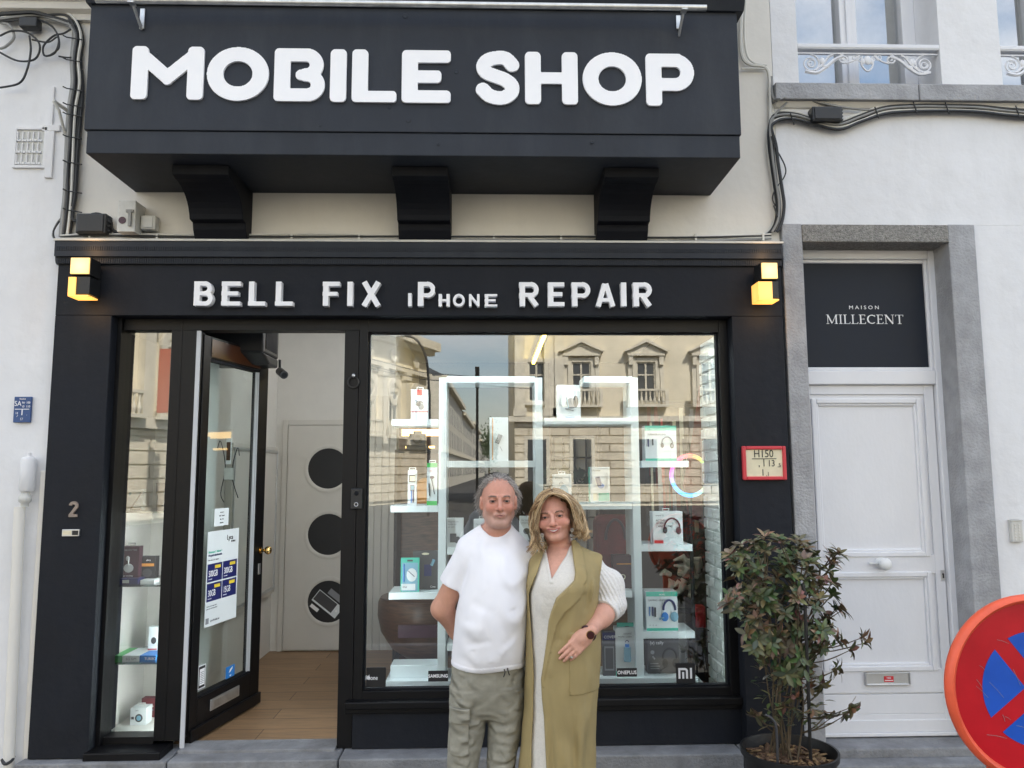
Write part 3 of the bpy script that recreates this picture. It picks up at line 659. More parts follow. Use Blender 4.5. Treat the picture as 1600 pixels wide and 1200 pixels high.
# serif word
def seg(*a): return ('l',)+a
GS={'M':(1.15,[seg(.14,0,.14,1,.05),seg(.14,1,.56,.05,.13),seg(.56,.05,.98,1,.05),seg(.98,0,.98,1,.13),seg(0,.02,.28,.02,.045),seg(.82,.02,1.14,.02,.045),seg(0,.98,.2,.98,.045),seg(.95,.98,1.14,.98,.045)]),
 'I':(.34,[seg(.17,0,.17,1,.13),seg(0,.02,.34,.02,.045),seg(0,.98,.34,.98,.045)]),
 'L':(.68,[seg(.17,0,.17,1,.13),seg(0,.02,.64,.02,.05),seg(0,.98,.34,.98,.045),seg(.64,0,.67,.2,.05)]),
 'E':(.68,[seg(.17,0,.17,1,.13),seg(0,.02,.62,.02,.05),seg(0,.98,.60,.98,.05),seg(.17,.52,.5,.52,.05),seg(.62,0,.66,.2,.05),seg(.60,1,.60,.82,.05),seg(.5,.42,.5,.62,.05)]),
 'C':(.86,[('a',.50,.5,.45,50,310,.09),seg(.80,.97,.80,.76,.05),('a',.49,.5,.44,130,230,.15)]),
 'N':(1.0,[seg(.15,0,.15,1,.05),seg(.15,1,.84,0,.14),seg(.84,0,.84,1,.05),seg(0,.02,.3,.02,.045),seg(0,.98,.2,.98,.045),seg(.68,.98,1,.98,.045)]),
 'T':(.80,[seg(.40,0,.40,1,.13),seg(.02,.97,.78,.97,.05),seg(.22,.02,.58,.02,.045),seg(.03,1,.03,.8,.05),seg(.77,1,.77,.8,.05)])}
word='MILLECENT'; Hs=.056; tot=sum(GS[c][0]+.10 for c in word)-.10; xa=PX(1291,498,4.498); xb=PX(1411.5,498,4.498); kk=(xb-xa)/(tot*Hs); X=0; GG=[]
for c in word:
    for s_ in GS[c][1]:
        s_=list(s_)
        if s_[0]=='l': s_[1]=(s_[1]+X)*kk; s_[3]=(s_[3]+X)*kk
        else: s_[1]=(s_[1]+X)*kk
        GG.append(tuple(s_))
    X+=GS[c][0]+.10
relief('lettering',GG,Hs,xa,PZ(1350,506,4.498),tot*kk,4.4965,4.5005,.0011,'white',tp,.13,True,.0002)
# door leaf
dl=MB()
lx0,lx1,lz0,lz1=1.848,2.648,.24,2.245
def panel(mb,x0,x1,z0,z1):
    mb.frame(x0,x1,4.488,4.52,z0,z1,.030); mb.frame(x0+.028,x1-.028,4.498,4.52,z0+.028,z1-.028,.016)
door=MB().box(lx0,lx1,4.512,4.55,lz0,lz1).build('door','doorwhite',NR)
mb=MB(); mb.frame(lx0,lx1,4.497,4.5118,lz0,lz1,.055,tb=.12,tt=.055)
p1z=(1.345,2.17); p2z=(.72,1.21)
mb.box(lx0+.055,lx1-.055,4.497,4.5118,PZ(1380,897,4.49),PZ(1380,867,4.49)); mb.box(lx0+.055,lx1-.055,4.497,4.5118,.475,PZ(1380,1046,4.49)); mb.box(lx0+.055,lx1-.055,4.4975,4.5118,.3605,.4675)
mb.build('rail','doorwhite',door,bevel=.003)
mb=MB(); panel(mb,lx0+.058,lx1-.080,PZ(1380,867,4.49)-.012,2.165); panel(mb,lx0+.058,lx1-.080,PZ(1380,1046,4.49)-.012,PZ(1380,897,4.49)+.012)
mb.build('panel_moulding','doorwhite',door,bevel=.006)
MB().box(lx0,lx1,4.478,4.4968,.242,.262).box(lx0,lx1,4.488,4.4968,.262,.330).build('weather_board','doorwhite',door,bevel=.005)
kx,kz=PX(1381,880,4.46),PZ(1381,881,4.46)
kn=MB().lathe((kx,4.496,kz),[(.034,0),(.034,-.006),(.014,-.012),(.014,-.03),(.030,-.04),(.036,-.055),(.030,-.07),(.012,-.078)],axis='y',n=20).build('knob','whiteplastic',door,smooth=True)
MB().box(kx-.075,kx-.012,4.478,4.486,kz-.004,kz+.006).box(kx+.012,kx+.05,4.478,4.486,kz-.004,kz+.004).build('knob_wing','whiteplastic',kn)
kx,kz=PX(1474,899,4.49),PZ(1474,899,4.49)
kh=MB().box(kx-.012,kx+.014,4.4925,4.4968,kz-.030,kz+.030).build('lock_plate','alu',door,bevel=.004); MB().box(kx-.003,kx+.004,4.490,4.4926,kz-.016,kz+.004).ball((kx+.0005,4.492,kz+.007),(.006,.002,.006)).build('keyhole','black',kh)
x0,x1,z0,z1=PX(1353,1060,4.48),PX(1423,1060,4.48),PZ(1388,1071,4.48),PZ(1388,1051,4.48)
ls=MB().frame(x0,x1,4.478,4.4968,z0,z1,.007).box(x0+.006,x1-.006,4.487,4.4968,z0+.006,z1-.006).build('letter_slot','alu',door,bevel=.002)
x0,x1,z0,z1=PX(1382,1060,4.48),PX(1397,1060,4.48),PZ(1388,1066,4.48),PZ(1388,1057,4.48)
st_=MB().box(x0,x1,4.4848,4.4868,z0,z1).build('sticker','red',ls); text('NEE',(x0+x1)/2,4.4842,z0+.018,.009,'white',st_,sx=1.1)
MB().box(x0+.004,x1-.004,4.4838,4.4846,z0+.007,z0+.011).build('sticker_rule','white',st_)
kp=thing('keypad',(PX(1589,830,4.32),4.34,PZ(1589,848,4.32)),'grey entry keypad with two columns of buttons on the far right wall','keypad')
x0,x1,z0,z1=PX(1580,830,4.32),PX(1597.5,830,4.32),PZ(1589,847,4.32),PZ(1589,812,4.32)
MB().box(x0,x1,4.315,4.345,z0,z1).box(x0-.004,x1+.004,4.31,4.345,z1-.008,z1).build('body','greybox',kp,bevel=.004)
mb=MB()
for i in range(2):
    for j in range(6): mb.lathe((x0+(x1-x0)*(.32+.36*i),4.3148,z0+.016+j*.0165),[(.0055,0),(.0055,-.003)],axis='y',n=10)
mb.build('button','alu',kp)
# upper windows with cast iron guard rails
def upper_window(xa,xb,label):
    wnd=MB().frame(xa,xb,4.58,4.66,3.93,6.6,.085,tb=.05).box((xa+xb)/2-.055,(xa+xb)/2+.055,4.575,4.66,3.98,6.5).box((xa+xb)/2-.02,(xa+xb)/2+.02,4.56,4.575,3.98,6.5).build('window_frame','doorwhite',NR,bevel=.006)
    MB().poly([(xa+.05,4.63,3.95),(xb-.05,4.63,3.95),(xb-.05,4.63,6.5),(xa+.05,4.63,6.5)]).build('pane','glass_up',wnd)
    MB().poly([(xa+.02,4.70,3.9),(xb-.02,4.70,3.9),(xb-.02,4.70,6.5),(xa+.02,4.70,6.5)]).build('blind','greybox',wnd)
    g=thing('guard_rail',((xa+xb)/2,4.36,4.0),label,'railing','white cast iron window guards')
    zt=PZ(1345,75,4.37)
    MB().prism([(4.345,zt-.022),(4.395,zt-.022),(4.400,zt-.012),(4.400,zt+.006),(4.390,zt+.014),(4.350,zt+.014),(4.340,zt+.006),(4.340,zt-.012)],'x',xa+.002,xb-.002).build('top_rail','doorwhite',g)
    MB().box(xa+.002,xb-.002,4.362,4.378,zt-.045,zt-.036).build('lower_rail','doorwhite',g)
    mb=MB(); L=xb-xa; xc=(xa+xb)/2
    def spiral(cx,cz,r0,turns,sgn,a0,rt=.0055):
        pts=[]
        for k in range(int(turns*16)+1):
            a=a0+sgn*k*2*math.pi/16; r_=r0*(1-k/(turns*16)*.85); pts.append((cx+r_*math.cos(a),4.368,cz+r_*math.sin(a)))
        mb.tube(pts,rt,n=5)
    for s in (-1,1):
        X_=lambda u: xc+s*u*L
        spiral(X_(.40),zt-.105,.058,2.1,s,math.pi/2); spiral(X_(.40),zt-.105,.030,1,-s,0,.004)
        mb.tube(smooth_path([(X_(.44),4.368,zt-.155),(X_(.36),4.368,zt-.165),(X_(.29),4.368,zt-.125),(X_(.22),4.368,zt-.075),(X_(.16),4.368,zt-.055)]),[.011]*20+[.006],n=5)
        mb.tube(smooth_path([(X_(.37),4.368,zt-.15),(X_(.31),4.368,zt-.105),(X_(.27),4.368,zt-.06),(X_(.24),4.368,zt-.05)]),.008,n=5)
        mb.ball((X_(.32),4.366,zt-.09),(.018,.008,.024)); mb.ball((X_(.295),4.366,zt-.125),(.022,.008,.012))
        spiral(X_(.165),zt-.075,.032,1.6,-s,math.pi/2); spiral(X_(.085),zt-.062,.024,1.5,s,math.pi/2,.004)
        mb.tube(smooth_path([(X_(.15),4.368,zt-.10),(X_(.10),4.368,zt-.085),(X_(.05),4.368,zt-.05)]),.006,n=5)
        mb.ball((X_(.03),4.366,zt-.09),(.012,.007,.02)); spiral(X_(.045),zt-.075,.020,1.3,s,0,.004)
    mb.ball((xc,4.364,zt-.082),(.022,.010,.030)); mb.tube(smooth_path([(xc-.03,4.368,zt-.055),(xc-.035,4.368,zt-.11),(xc,4.368,zt-.15),(xc+.035,4.368,zt-.11),(xc+.03,4.368,zt-.055)]),.006,n=5)
    mb.build('scrollwork','doorwhite',g,smooth=True)
upper_window(1.86,2.735,'white scrolled cast iron guard across the upstairs window')
upper_window(3.11,3.95,'white iron guard of the second upstairs window cut by the right edge')

# ================================================================== CABLES
def bundle(name_label, runs, base, cat='cables', group=None, Y0=4.325):
    t=thing('cable_bundle',base,name_label,cat,group)
    for pts,r_,m in runs:
        q=[(PX(x,y,Y0-d),Y0-d,PZ(x,y,Y0-d)) for x,y,d in pts]
        MB().tube(smooth_path(q,6),r_,n=6).build('cable',m,t,smooth=True)
    return t
rr=random.Random(3)
runs=[]
main=[(0,22),(40,14),(80,12),(105,16),(118,30),(121,60),(117,95),(119,130),(113,170),(111,215),(108,260),(106,305),(103,340),(100,370)]
for k in range(9):
    ox=(k%4)*4.2-5+rr.uniform(-1.5,1.5)
    pts=[(x+ (ox if i>4 else ox*.4)+rr.uniform(-1,1), y+(rr.uniform(-4,5)+k*2.2 if i<5 else 0), .004+.010*(k%3)) for i,(x,y) in enumerate(main)]
    if k>=6: pts=pts[3:]
    runs.append((pts,.0075 if k%3 else .011,['cable_grey','cable_black','cable_white','cable_black'][k%4]))
for x,y0_ in ((125,60),(128,110)):
    runs.append(([(x,y0_,.01),(x+1,150,.012),(x-6,230,.015),(x-10,300,.02),(x-14,330,.02),(118,345,.02),(150,334,.015),(172,345,.02),(180,362,.01),(230,366,.008)],.009,'cable_black'))
# loose loops at top left
runs += [([(0,56,.02),(20,48,.03),(45,52,.04),(62,70,.04),(55,92,.03),(28,95,.03),(0,82,.02)],.006,'cable_black'),
 ([(0,35,.02),(15,40,.02),(22,58,.02),(10,72,.02),(0,76,.02)],.008,'cable_grey'),
 ([(46,56,.04),(48,80,.04),(42,110,.04),(30,130,.04),(0,137,.03)],.006,'cable_black'),
 ([(60,30,.03),(82,42,.03),(92,62,.03),(86,82,.03),(70,87,.03),(68,72,.03),(84,56,.03),(100,52,.03),(116,42,.02)],.006,'cable_black'),
 ([(92,88,.01),(105,90,.02),(118,89,.02)],.005,'cable_black'),
 ([(50,62,.03),(75,66,.03),(90,58,.03),(92,75,.03),(80,85,.02)],.005,'cable_black'),
 ([(0,22,.03),(30,20,.04),(55,20,.04),(85,28,.03),(112,36,.02)],.012,'cable_black'),
 ([(0,30,.03),(28,26,.03),(60,24,.03),(90,32,.03),(112,40,.02)],.009,'cable_grey'),
 ([(93,345,.01),(84,360,.01),(85,372,.01),(93,378,.01),(88,395,.01),(88,410,.01),(93,414,.01)],.005,'cable_black'),
 ([(100,335,.01),(88,350,.01),(82,368,.01),(90,378,.01)],.004,'cable_grey')]
cb1=bundle('tangled black and grey cables looping at upper left and running down beside the bay',runs,P(112,370,4.325))
for y in (60,95,140,165,180,215,255,300,330): MB().tube([P(98,y-5,4.28),P(104,y-2,4.295),P(128,y+2,4.295)],.0038,n=5).build('cable_tie','cable_black',cb1)
mb=MB().box(PX(36,30,4.3),PX(64,30,4.3),4.26,4.32,PZ(50,47,4.3),PZ(50,32,4.3)).build('splice_block','cable_black',cb1,bevel=.008)
runs=[]
for k in range(4):
    y0_=366+k*2.3
    pts=[(95,y0_+2,.03)]+[(x,y0_+3.2*(x-95)/1120+rr.uniform(-1.2,1.2),.02+.012*(k%2)) for x in range(150,1180,95)]+[(1205,y0_-0,.02)]
    runs.append((pts,.0055,['cable_white','cable_black','cable_white','cable_grey'][k]))
cb2=bundle('thin white and black cables lying along the top of the black cornice',runs,P(650,372,4.3),Y0=4.32)
for x in range(140,1200,105): MB().box(PX(x,372,4.3),PX(x+3,372,4.3),4.285,4.33,PZ(x,377,4.3),PZ(x,366,4.3)).build('cable_clip','cable_white',cb2)
runs=[]
mainr=[(1172,376),(1195,372),(1208,362),(1216,345),(1218,320),(1214,290),(1209,255),(1206,225),(1203,200),(1208,186),(1222,180),(1245,182),(1275,190),(1310,196),(1345,184),(1380,172),(1420,168),(1470,168),(1530,170),(1600,176),(1800,186),(2100,190)]
for k in range(6):
    o_=(k-2.5)*2.6
    pts=[(x+(o_ if y>200 else o_*.3)+rr.uniform(-.8,.8),y+(o_*.9 if y<200 or x<1200 else 0)+rr.uniform(-.8,.8),.006+.010*(k%3)) for x,y in mainr[(0 if k<2 else 2):]]
    runs.append((pts,.0075+.002*(k%2),['cable_white','cable_black','cable_grey','cable_black'][k%4]))
runs += [([(1218,155,.1),(1235,150,.02),(1270,158,.02),(1320,168,.02),(1365,172,.01),(1400,166,.01),(1440,160,.01),(1500,162,.01),(1560,172,.01),(1600,182,.01),(1900,180,.01)],.007,'cable_grey'),
 ([(1230,160,.02),(1212,178,.02),(1205,195,.02)],.007,'cable_grey'),
 ([(1210,228,.01),(1226,258,.02),(1226,275,.02),(1212,295,.02),(1207,310,.02),(1212,322,.01)],.004,'cable_black'),
 ([(1430,164,.01),(1470,160,.01),(1520,158,.01),(1600,158,.01),(1900,160,.01)],.005,'cable_white')]
cb3=bundle('black cable bundle curving from the cornice up and along below the stone sill at right',runs,P(1212,370,4.325))
for x,y in ((1208,222),(1238,186),(1370,176),(1430,168),(1480,169),(1590,174),(1212,330)): MB().tube([P(x-3,y-9,4.29),P(x+3,y+9,4.29)],.004,n=5).build('cable_tie','cable_black',cb3)
runs=[([(1159,0,.01),(1157,60,.01),(1160,90,.01),(1172,101,.01),(1192,104,.01),(1201,115,.01),(1203,150,.01),(1203,200,.01)],.010,'cable_white'),([(1165,0,.01),(1163,50,.01),(1167,85,.01),(1178,98,.01),(1198,102,.01)],.006,'cable_white'),([(1158,107,.01),(1180,107,.01),(1200,108,.01)],.006,'cable_white'),([(1205,120,.01),(1207,150,.02),(1215,158,.03)],.009,'cable_grey')]
bundle('white painted conduits stepping down the wall right of the bay',runs,P(1203,200,4.325))
# junction boxes
def jbox(nm,x0,x1,y0,y1,Y,d,m,label,detail=True):
    t=thing(nm,(PX((x0+x1)/2,y1,Y),4.34,PZ(x0,y1,Y)),label,'junction box')
    X0,X1,Z0,Z1=PX(x0,y0,Y),PX(x1,y0,Y),PZ((x0+x1)/2,y1,Y),PZ((x0+x1)/2,y0,Y)
    MB().box(X0,X1,Y,Y+d,Z0,Z1).build('body',m,t,bevel=.006)
    MB().box(X0+.012,X1-.012,Y-.006,Y,Z0+.008,Z1-.008).build('lid',m,t,bevel=.004)
    if detail:
        mb=MB()
        for k in range(4): zz=Z0+(Z1-Z0)*(.15+.23*k); mb.box(X1,X1+.012,Y+.02,Y+.035,zz,zz+.008)
        mb.build('cable_gland','cable_black',t)
    return t
jbox('junction_box',119,166,333,364,4.25,.08,'blackplastic','black junction box on the wall at the foot of the left cable bundle')
jbox('junction_box',1269,1316,166,188,4.26,.07,'blackplastic','black junction box under the stone sill on the right hand house')
t=jbox('junction_box',220,243,336,358,4.27,.06,'greybox','little pale square junction box right of the siren box',False)
sb=thing('siren_box',(PX(200,364,4.25),4.34,PZ(200,364,4.25)),'weathered grey metal alarm box with a red dot left of the first corbel','alarm box')
X0,X1,Z0,Z1=PX(184,330,4.22),PX(209,330,4.22),PZ(197,362,4.22),PZ(197,313,4.22)
MB().box(X0,X1+.01,4.22,4.34,Z0,Z1).build('body','greybox',sb,bevel=.004)
MB().lathe((PX(191,344,4.218),4.219,PZ(191,344,4.218)),[(.020,.001),(.020,-.003)],axis='y',n=20).build('red_dot','maroon',sb)
MB().box(X0+.065,X0+.08,4.205,4.219,Z0+.03,Z0+.12).box(X0+.05,X0+.09,4.208,4.219,Z0+.11,Z0+.125).build('latch','cable_grey',sb)
# ================================================================== INTERIOR
def plankmat():
    m = mat('oak floor boards',(.30,.185,.10),.45,var=.3,scale=6,stretch=(1,9,1)); t=m.node_tree; b=t.nodes['Principled BSDF']
    br=t.nodes.new('ShaderNodeTexBrick'); br.inputs['Scale'].default_value=1; br.inputs['Brick Width'].default_value=1.9; br.inputs['Row Height'].default_value=.19; br.inputs['Mortar Size'].default_value=.003
    br.inputs['Color1'].default_value=(1,1,1,1); br.inputs['Color2'].default_value=(.74,.72,.70,1); br.inputs['Mortar'].default_value=(.25,.2,.18,1)
    tcn=t.nodes.new('ShaderNodeTexCoord'); t.links.new(tcn.outputs['Object'],br.inputs[0])
    mx=t.nodes.new('ShaderNodeMix'); mx.data_type='RGBA'; mx.blend_type='MULTIPLY'; mx.inputs[0].default_value=1
    src=b.inputs['Base Color'].links[0].from_socket; t.links.new(src,mx.inputs[6]); t.links.new(br.outputs[0],mx.inputs[7]); t.links.new(mx.outputs[2],b.inputs['Base Color'])
    return m
MT['planks']=plankmat()
MB().box(-2.43,1.68,4.52,11.4,.10,.25).build('interior_floor','planks',SH)
MB().box(-2.43,1.68,4.602,11.4,3.0,3.3).build('interior_ceiling','intwall',SH)
MB().box(-2.43,1.68,11.4,11.5,.0,5.2).build('back_wall','intwall',SH)
MB().box(1.60,1.70,4.602,11.4,.0,5.2).build('party_wall','intdark',SH)
MB().box(-2.50,-2.43,4.602,11.4,.0,5.2).build('party_wall','intwall',SH)
MB().box(-2.43,1.60,4.50,4.60,2.6215,3.054).build('lintel_lining','intwall',SH)
MB().box(-1.95,-1.85,4.95,6.7,.2505,2.9995).build('hall_wall','intwall',SH)
MB().box(-1.95,-.83,6.70,6.80,.2505,2.9995).box(-.90,-.83,6.80,11.39,.2505,2.9995).build('partition','intwall',SH)
# boarded strip with grooves seen through the left of the display window
mb=MB()
for k in range(4): x=PX(572,900,6.69)+k*.062; mb.box(x+.002,x+.058,6.686,6.6995,.2505,2.4)
mb.build('boarding','doorpaint',SH,bevel=.003)
# porthole door
dx0,dx1=PX(445,900,6.69),PX(545,900,6.69)+.12; dz1=PZ(480,665,6.69)
dr=MB().box(dx0,dx1,6.672,6.6995,.262,dz1).build('inner_door','doorpaint',SH,bevel=.003)
MB().frame(dx0-.05,dx1+.03,6.680,6.6995,.2505,dz1+.05,.045,tb=0,tt=.045).build('architrave','doorpaint',dr,bevel=.003)
for k,(cy_) in enumerate((732,835,940)):
    cx=PX(513,cy_,6.67); cz=PZ(513,cy_,6.67); R_=.172
    MB().lathe((cx,6.672,cz),[(R_+.035,0),(R_+.035,-.006),(R_+.012,-.010),(R_,-.004),(R_,0)],axis='y',n=40,cap=False).build('porthole_rim','doorpaint',dr,smooth=True)
    p_=MB().lathe((cx,6.6705,cz),[(R_,0),(R_,-.001)],axis='y',n=40).build('porthole','black',dr)
    if k==2:
        # phone photograph printed on the lowest disc
        ca,sa=math.cos(rad(-38)),math.sin(rad(-38))
        def rr_(u,v): return (cx+ca*u-sa*v,cz+sa*u+ca*v)
        def q(u0,u1,v0,v1,y,m):
            pts=[rr_(u0,v0),rr_(u1,v0),rr_(u1,v1),rr_(u0,v1)]; pts=[(a,y,b) for a,b in pts]; MB().poly(pts).build('printed_phone',m,p_)
        q(-.12,.13,-.075,.035,6.6688,'card'); q(-.115,.075,-.06,.03,6.6681,'boxgrey'); q(-.05,.12,.05,.10,6.6688,'grey'); q(-.10,-.02,-.125,-.095,6.6688,'white')
        MB().lathe((rr_(.102,-.02)[0],6.6675,rr_(.102,-.02)[1]),[(.010,0),(.010,.0005)],axis='y',n=14).build('printed_phone','white',p_)
# ceiling mounted air curtain + camera
ac=thing('air_curtain',(-1.55,5.0,2.45),'black wall unit above the open glass door','ventilation unit')
X0,X1=PX(318,560,4.9),PX(425,560,5.05)
MB().box(X0,X1,4.85,5.2,2.50,2.80).prism([(4.85,2.50),(5.0,2.44),(5.2,2.44),(5.2,2.50)],'x',X0,X1).build('body','blackplastic',ac,bevel=.012)
MB().box(X1-.02,X1+.003,4.9,5.15,2.53,2.78).build('side_cap','soffit',ac)
cm=thing('security_camera',(PX(437,578,5.3),5.3,PZ(437,590,5.3)),'small black security camera beside the unit above the door','camera')
c0=P(437,580,5.25); MB().tube([c0,c0+Vector((.05,-.07,-.035))],.028,n=14).build('body','blackplastic',cm,smooth=True)
MB().tube([c0+Vector((.05,-.07,-.035)),c0+Vector((.052,-.074,-.036))],.018,n=12).build('lens','soffit',cm); MB().tube([c0+Vector((0,0,.0)),c0+Vector((-.01,.03,.08))],.01,n=6).build('mount','blackplastic',cm)
# pale wall cabinet in hall
cb=thing('display_cabinet',(-1.83,5.9,.6),'white framed glass wall cabinet in the hall left of the porthole door','cabinet')
MB().box(-1.849,-1.80,5.45,6.6,.75,1.95).build('carcass','doorpaint',cb,bevel=.004)
MB().frame(5.50,6.02,-1.7999,-1.79,.8,1.9,.02) 
mb=MB(); 
for ya,yb_ in ((5.47,6.0),(6.03,6.57)):
    mb.box(-1.7995,-1.79,ya,ya+.02,.78,1.92).box(-1.7995,-1.79,yb_-.02,yb_,.78,1.92).box(-1.7995,-1.79,ya+.02,yb_-.02,.78,.80).box(-1.7995,-1.79,ya+.02,yb_-.02,1.90,1.92)
mb.build('door_frame','alu',cb)
# ---- glass door leaf, hinged left, opened inwards
hx,hy=-1.665,4.47; fxx,fyy=-1.505,5.22
dd=Vector((fxx-hx,fyy-hy,0)); Ld=dd.length; ang=math.atan2(dd.y,dd.x)
DM=Matrix.Translation((hx,hy,0)) @ Matrix.Rotation(ang,4,'Z')     # local x along leaf, local -y = face seen from the street
z0,z1=.262,2.545
leaf=MB(DM).box(0,.075,0,.055,z0,z1).box(Ld-.115,Ld,0,.055,z0,z1).box(.075,Ld-.115,0,.055,z0,.475).box(.075,Ld-.115,0,.055,2.415,z1).build('entrance_door','blackframe',SH,bevel=.003)
MB(DM).box(.075,Ld-.115,.006,.05,2.40,2.4145).build('glazing_bead','soffit',leaf); MB(DM).box(.075,Ld-.115,.006,.05,.4755,.489).build('glazing_bead','soffit',leaf)
MB(DM).box(.0755,Ld-.1155,-.004,-.0005,2.425,2.53).build('top_rail','rail_reflection',leaf,bevel=.002)  # thin plate whose brown colour paints a warm reflection on the rail
MB(DM).poly([(.075,.02,.489),(Ld-.115,.02,.489),(Ld-.115,.02,2.40),(.075,.02,2.40)]).build('pane','glass_door',leaf)
MB(DM).box(Ld-.128,Ld-.122,.0,.018,.489,2.40).box(Ld-.142,Ld-.137,.008,.018,.489,2.40).build('bead','gasket',leaf)
MB(DM).box(0,Ld,-.018,0,z0,.33).build('kick_rail','blackframe',leaf,bevel=.004)
MB().box(hx-.018,hx+.004,4.398,4.41,.262,2.553).build('gasket','gasket',SH)
MB(DM).box(.20,.515,-.008,0,.373,.437).build('letter_slot','alu',leaf,bevel=.004)
MB(DM).box(.22,.495,-.0115,-.008,.384,.426).build('letter_flap','metal',leaf,bevel=.002)
kn=Vector((Ld-.045,0,1.235))
k1=MB(DM).lathe((kn.x,-.002,kn.z),[(.022,0),(.022,-.006),(.010,-.010),(.010,-.035),(.020,-.042),(.028,-.058),(.022,-.074),(.008,-.080)],axis='y',n=18).build('knob','brass',leaf,smooth=True)
MB(DM).box(Ld-.060,Ld-.032,-.005,0,1.08,1.15).build('lock_plate','alu',leaf,bevel=.004)
def dposter(u0,u1,za,zb,m,name='poster',y=.012,par=None): return MB(DM).box(u0,u1,y,y+.0012,za,zb).build(name,m,par or leaf)
# poster: solve leaf coordinate from pixels
def U(px,py):
    best=None
    for i in range(200):
        u=Ld*i/199; wp=DM@Vector((u,.015,1)); 
        q=PX(px,py,wp.y); e=abs(q-wp.x)
        if best is None or e<best[0]: best=(e,u,wp.y)
    return best[1],PZ(px,py,best[2])
ua,za=U(326,985); ub,zb=U(376,830); zb2=U(340,845)[1]; za=min(za,U(372,962)[1])
pst=thing('poster',tuple(DM@Vector(((ua+ub)/2,.01,za))),'white paper poster with four navy data bundle squares on the open glass door','poster')
PH=1.245-.0; 
z_t=1.398; z_b=.853; ua,ub=.130,.473
def R_(u0,u1,v0,v1,m,y,name='print'): return MB(DM).box(ua+(ub-ua)*u0,ua+(ub-ua)*u1,y,y+.001,z_b+(z_t-z_b)*v0,z_b+(z_t-z_b)*v1).build(name,m,pst)
R_(0,1,0,1,'card',.010,'sheet')
def TT(s,u,v,h,m,al='LEFT',sx=1,y=.0084): return text(s,ua+(ub-ua)*u,y,z_b+(z_t-z_b)*v,h,m,pst,align=al,sx=sx,M=DM)
TT('Lyca',.60,.885,.030,'black',sx=.9); TT('MOBILE',.74,.855,.010,'black'); TT('Nouveau !  Nieuw !',.04,.77,.013,'teal',sx=.95); TT('Prepaid databundels',.04,.735,.013,'navy',sx=.95)
TT('Meer data voor minder',.04,.69,.008,'grey')
for i,(a,b) in enumerate((('500','300'),('30','15'))):
    for j,s in enumerate((a,b)):
        u0=.03+j*.475; v1=.655-i*.205
        R_(u0,u0+.455,v1-.19,v1,'navy',.009); R_(u0+.22,u0+.40,v1-.055,v1-.02,'yellow',.0085)
        TT(s+'GB',u0+.03,v1-.135,.036,'white',sx=.66,y=.0078); TT('databundel',u0+.03,v1-.165,.006,'white',y=.0078)
TT('Activeer via de app of bel',.04,.205,.007,'grey'); TT('gratis naar de klantendienst',.04,.18,.007,'grey'); TT('LycaMobile.be',.16,.045,.012,'grey'); R_(.03,.12,.03,.09,'grey',.009)
# small notice, door stickers
def sticker(p0,p1,m,label,base=.010,cat='sticker'):
    u0,zz0=p0; u1,zz1=p1
    t=thing('sticker',tuple(DM@Vector(((u0+u1)/2,.01,zz0))),label,cat)
    MB(DM).box(u0,u1,base,base+.001,zz0,zz1).build('sheet',m,t); return t,u0,u1,zz0,zz1
t,u0,u1,a,b=sticker((.192,1.425),(.347,1.529),'card','small white notice above the data poster on the glass door')
for k,s in enumerate(('o u v e r t','lundi - samedi','10h - 18h','dimanche')): text(s,(u0+u1)/2,.0085,b-(b-a)*(.25+.2*k),.007,'black',t,M=DM)
t,u0,u1,a,b=sticker((.085,.520),(.162,.650),'white','phone shaped sticker low on the glass door by the hinge')
MB(DM).box(u0+.008,u1-.008,.0082,.0095,a+.006,b-.006).build('phone_outline','black',t); MB(DM).box(u0+.015,u1-.014,.007,.0081,a+.020,b-.020).build('phone_screen','white',t)
for k in range(7): MB(DM).box(u0+.021,u1-.021,.0060,.0068,a+.03+k*(b-a-.06)/7,a+.033+k*(b-a-.06)/7).build('text_line','grey',t)
t,u0,u1,a,b=sticker((.381,.503),(.478,.572),'blue','small blue sticker with a white feather low on the glass door')
MB(DM).poly([(u0+(u1-u0)*x,.0085,a+(b-a)*y) for x,y in ((.3,.45),(.45,.75),(.75,.9),(.72,.7),(.5,.5))]).build('feather','white',t); text('app',(u0+u1)/2,.0085,a+(b-a)*.15,.010,'white',t,M=DM)
# cables / demo phone hanging inside door glass
ph=thing('hanging_phone',(-1.6,5.05,1.6),'white phone on a loop of thin cable hanging behind the door glass','phone')
c0=P(357,705,5.12); MB().box(c0.x-.018,c0.x+.018,5.12,5.13,c0.z-.085,c0.z+.085).build('body','white',ph,bevel=.004); MB().box(c0.x-.013,c0.x+.013,5.1185,5.1199,c0.z-.06,c0.z+.06).build('screen','woodbrown',ph)
c1=P(357,738,5.12); MB().box(c1.x-.03,c1.x+.03,5.12,5.14,c1.z-.05,c1.z+.03).build('holder','greybox',ph,bevel=.004)
MB().tube(smooth_path([P(340,700,5.13),P(345,690,5.13),P(352,730,5.13),P(345,770,5.13),P(350,785,5.13)]),.003,n=5).tube(smooth_path([P(374,712,5.13),P(371,700,5.13),P(362,740,5.13),P(372,778,5.13)]),.003,n=5).build('cable','cable_black',ph)

MT['fill_strip']=mat('upright shelf fill glow',(.9,.96,1),.4,emis=(.88,.96,1),es=10,var=0)
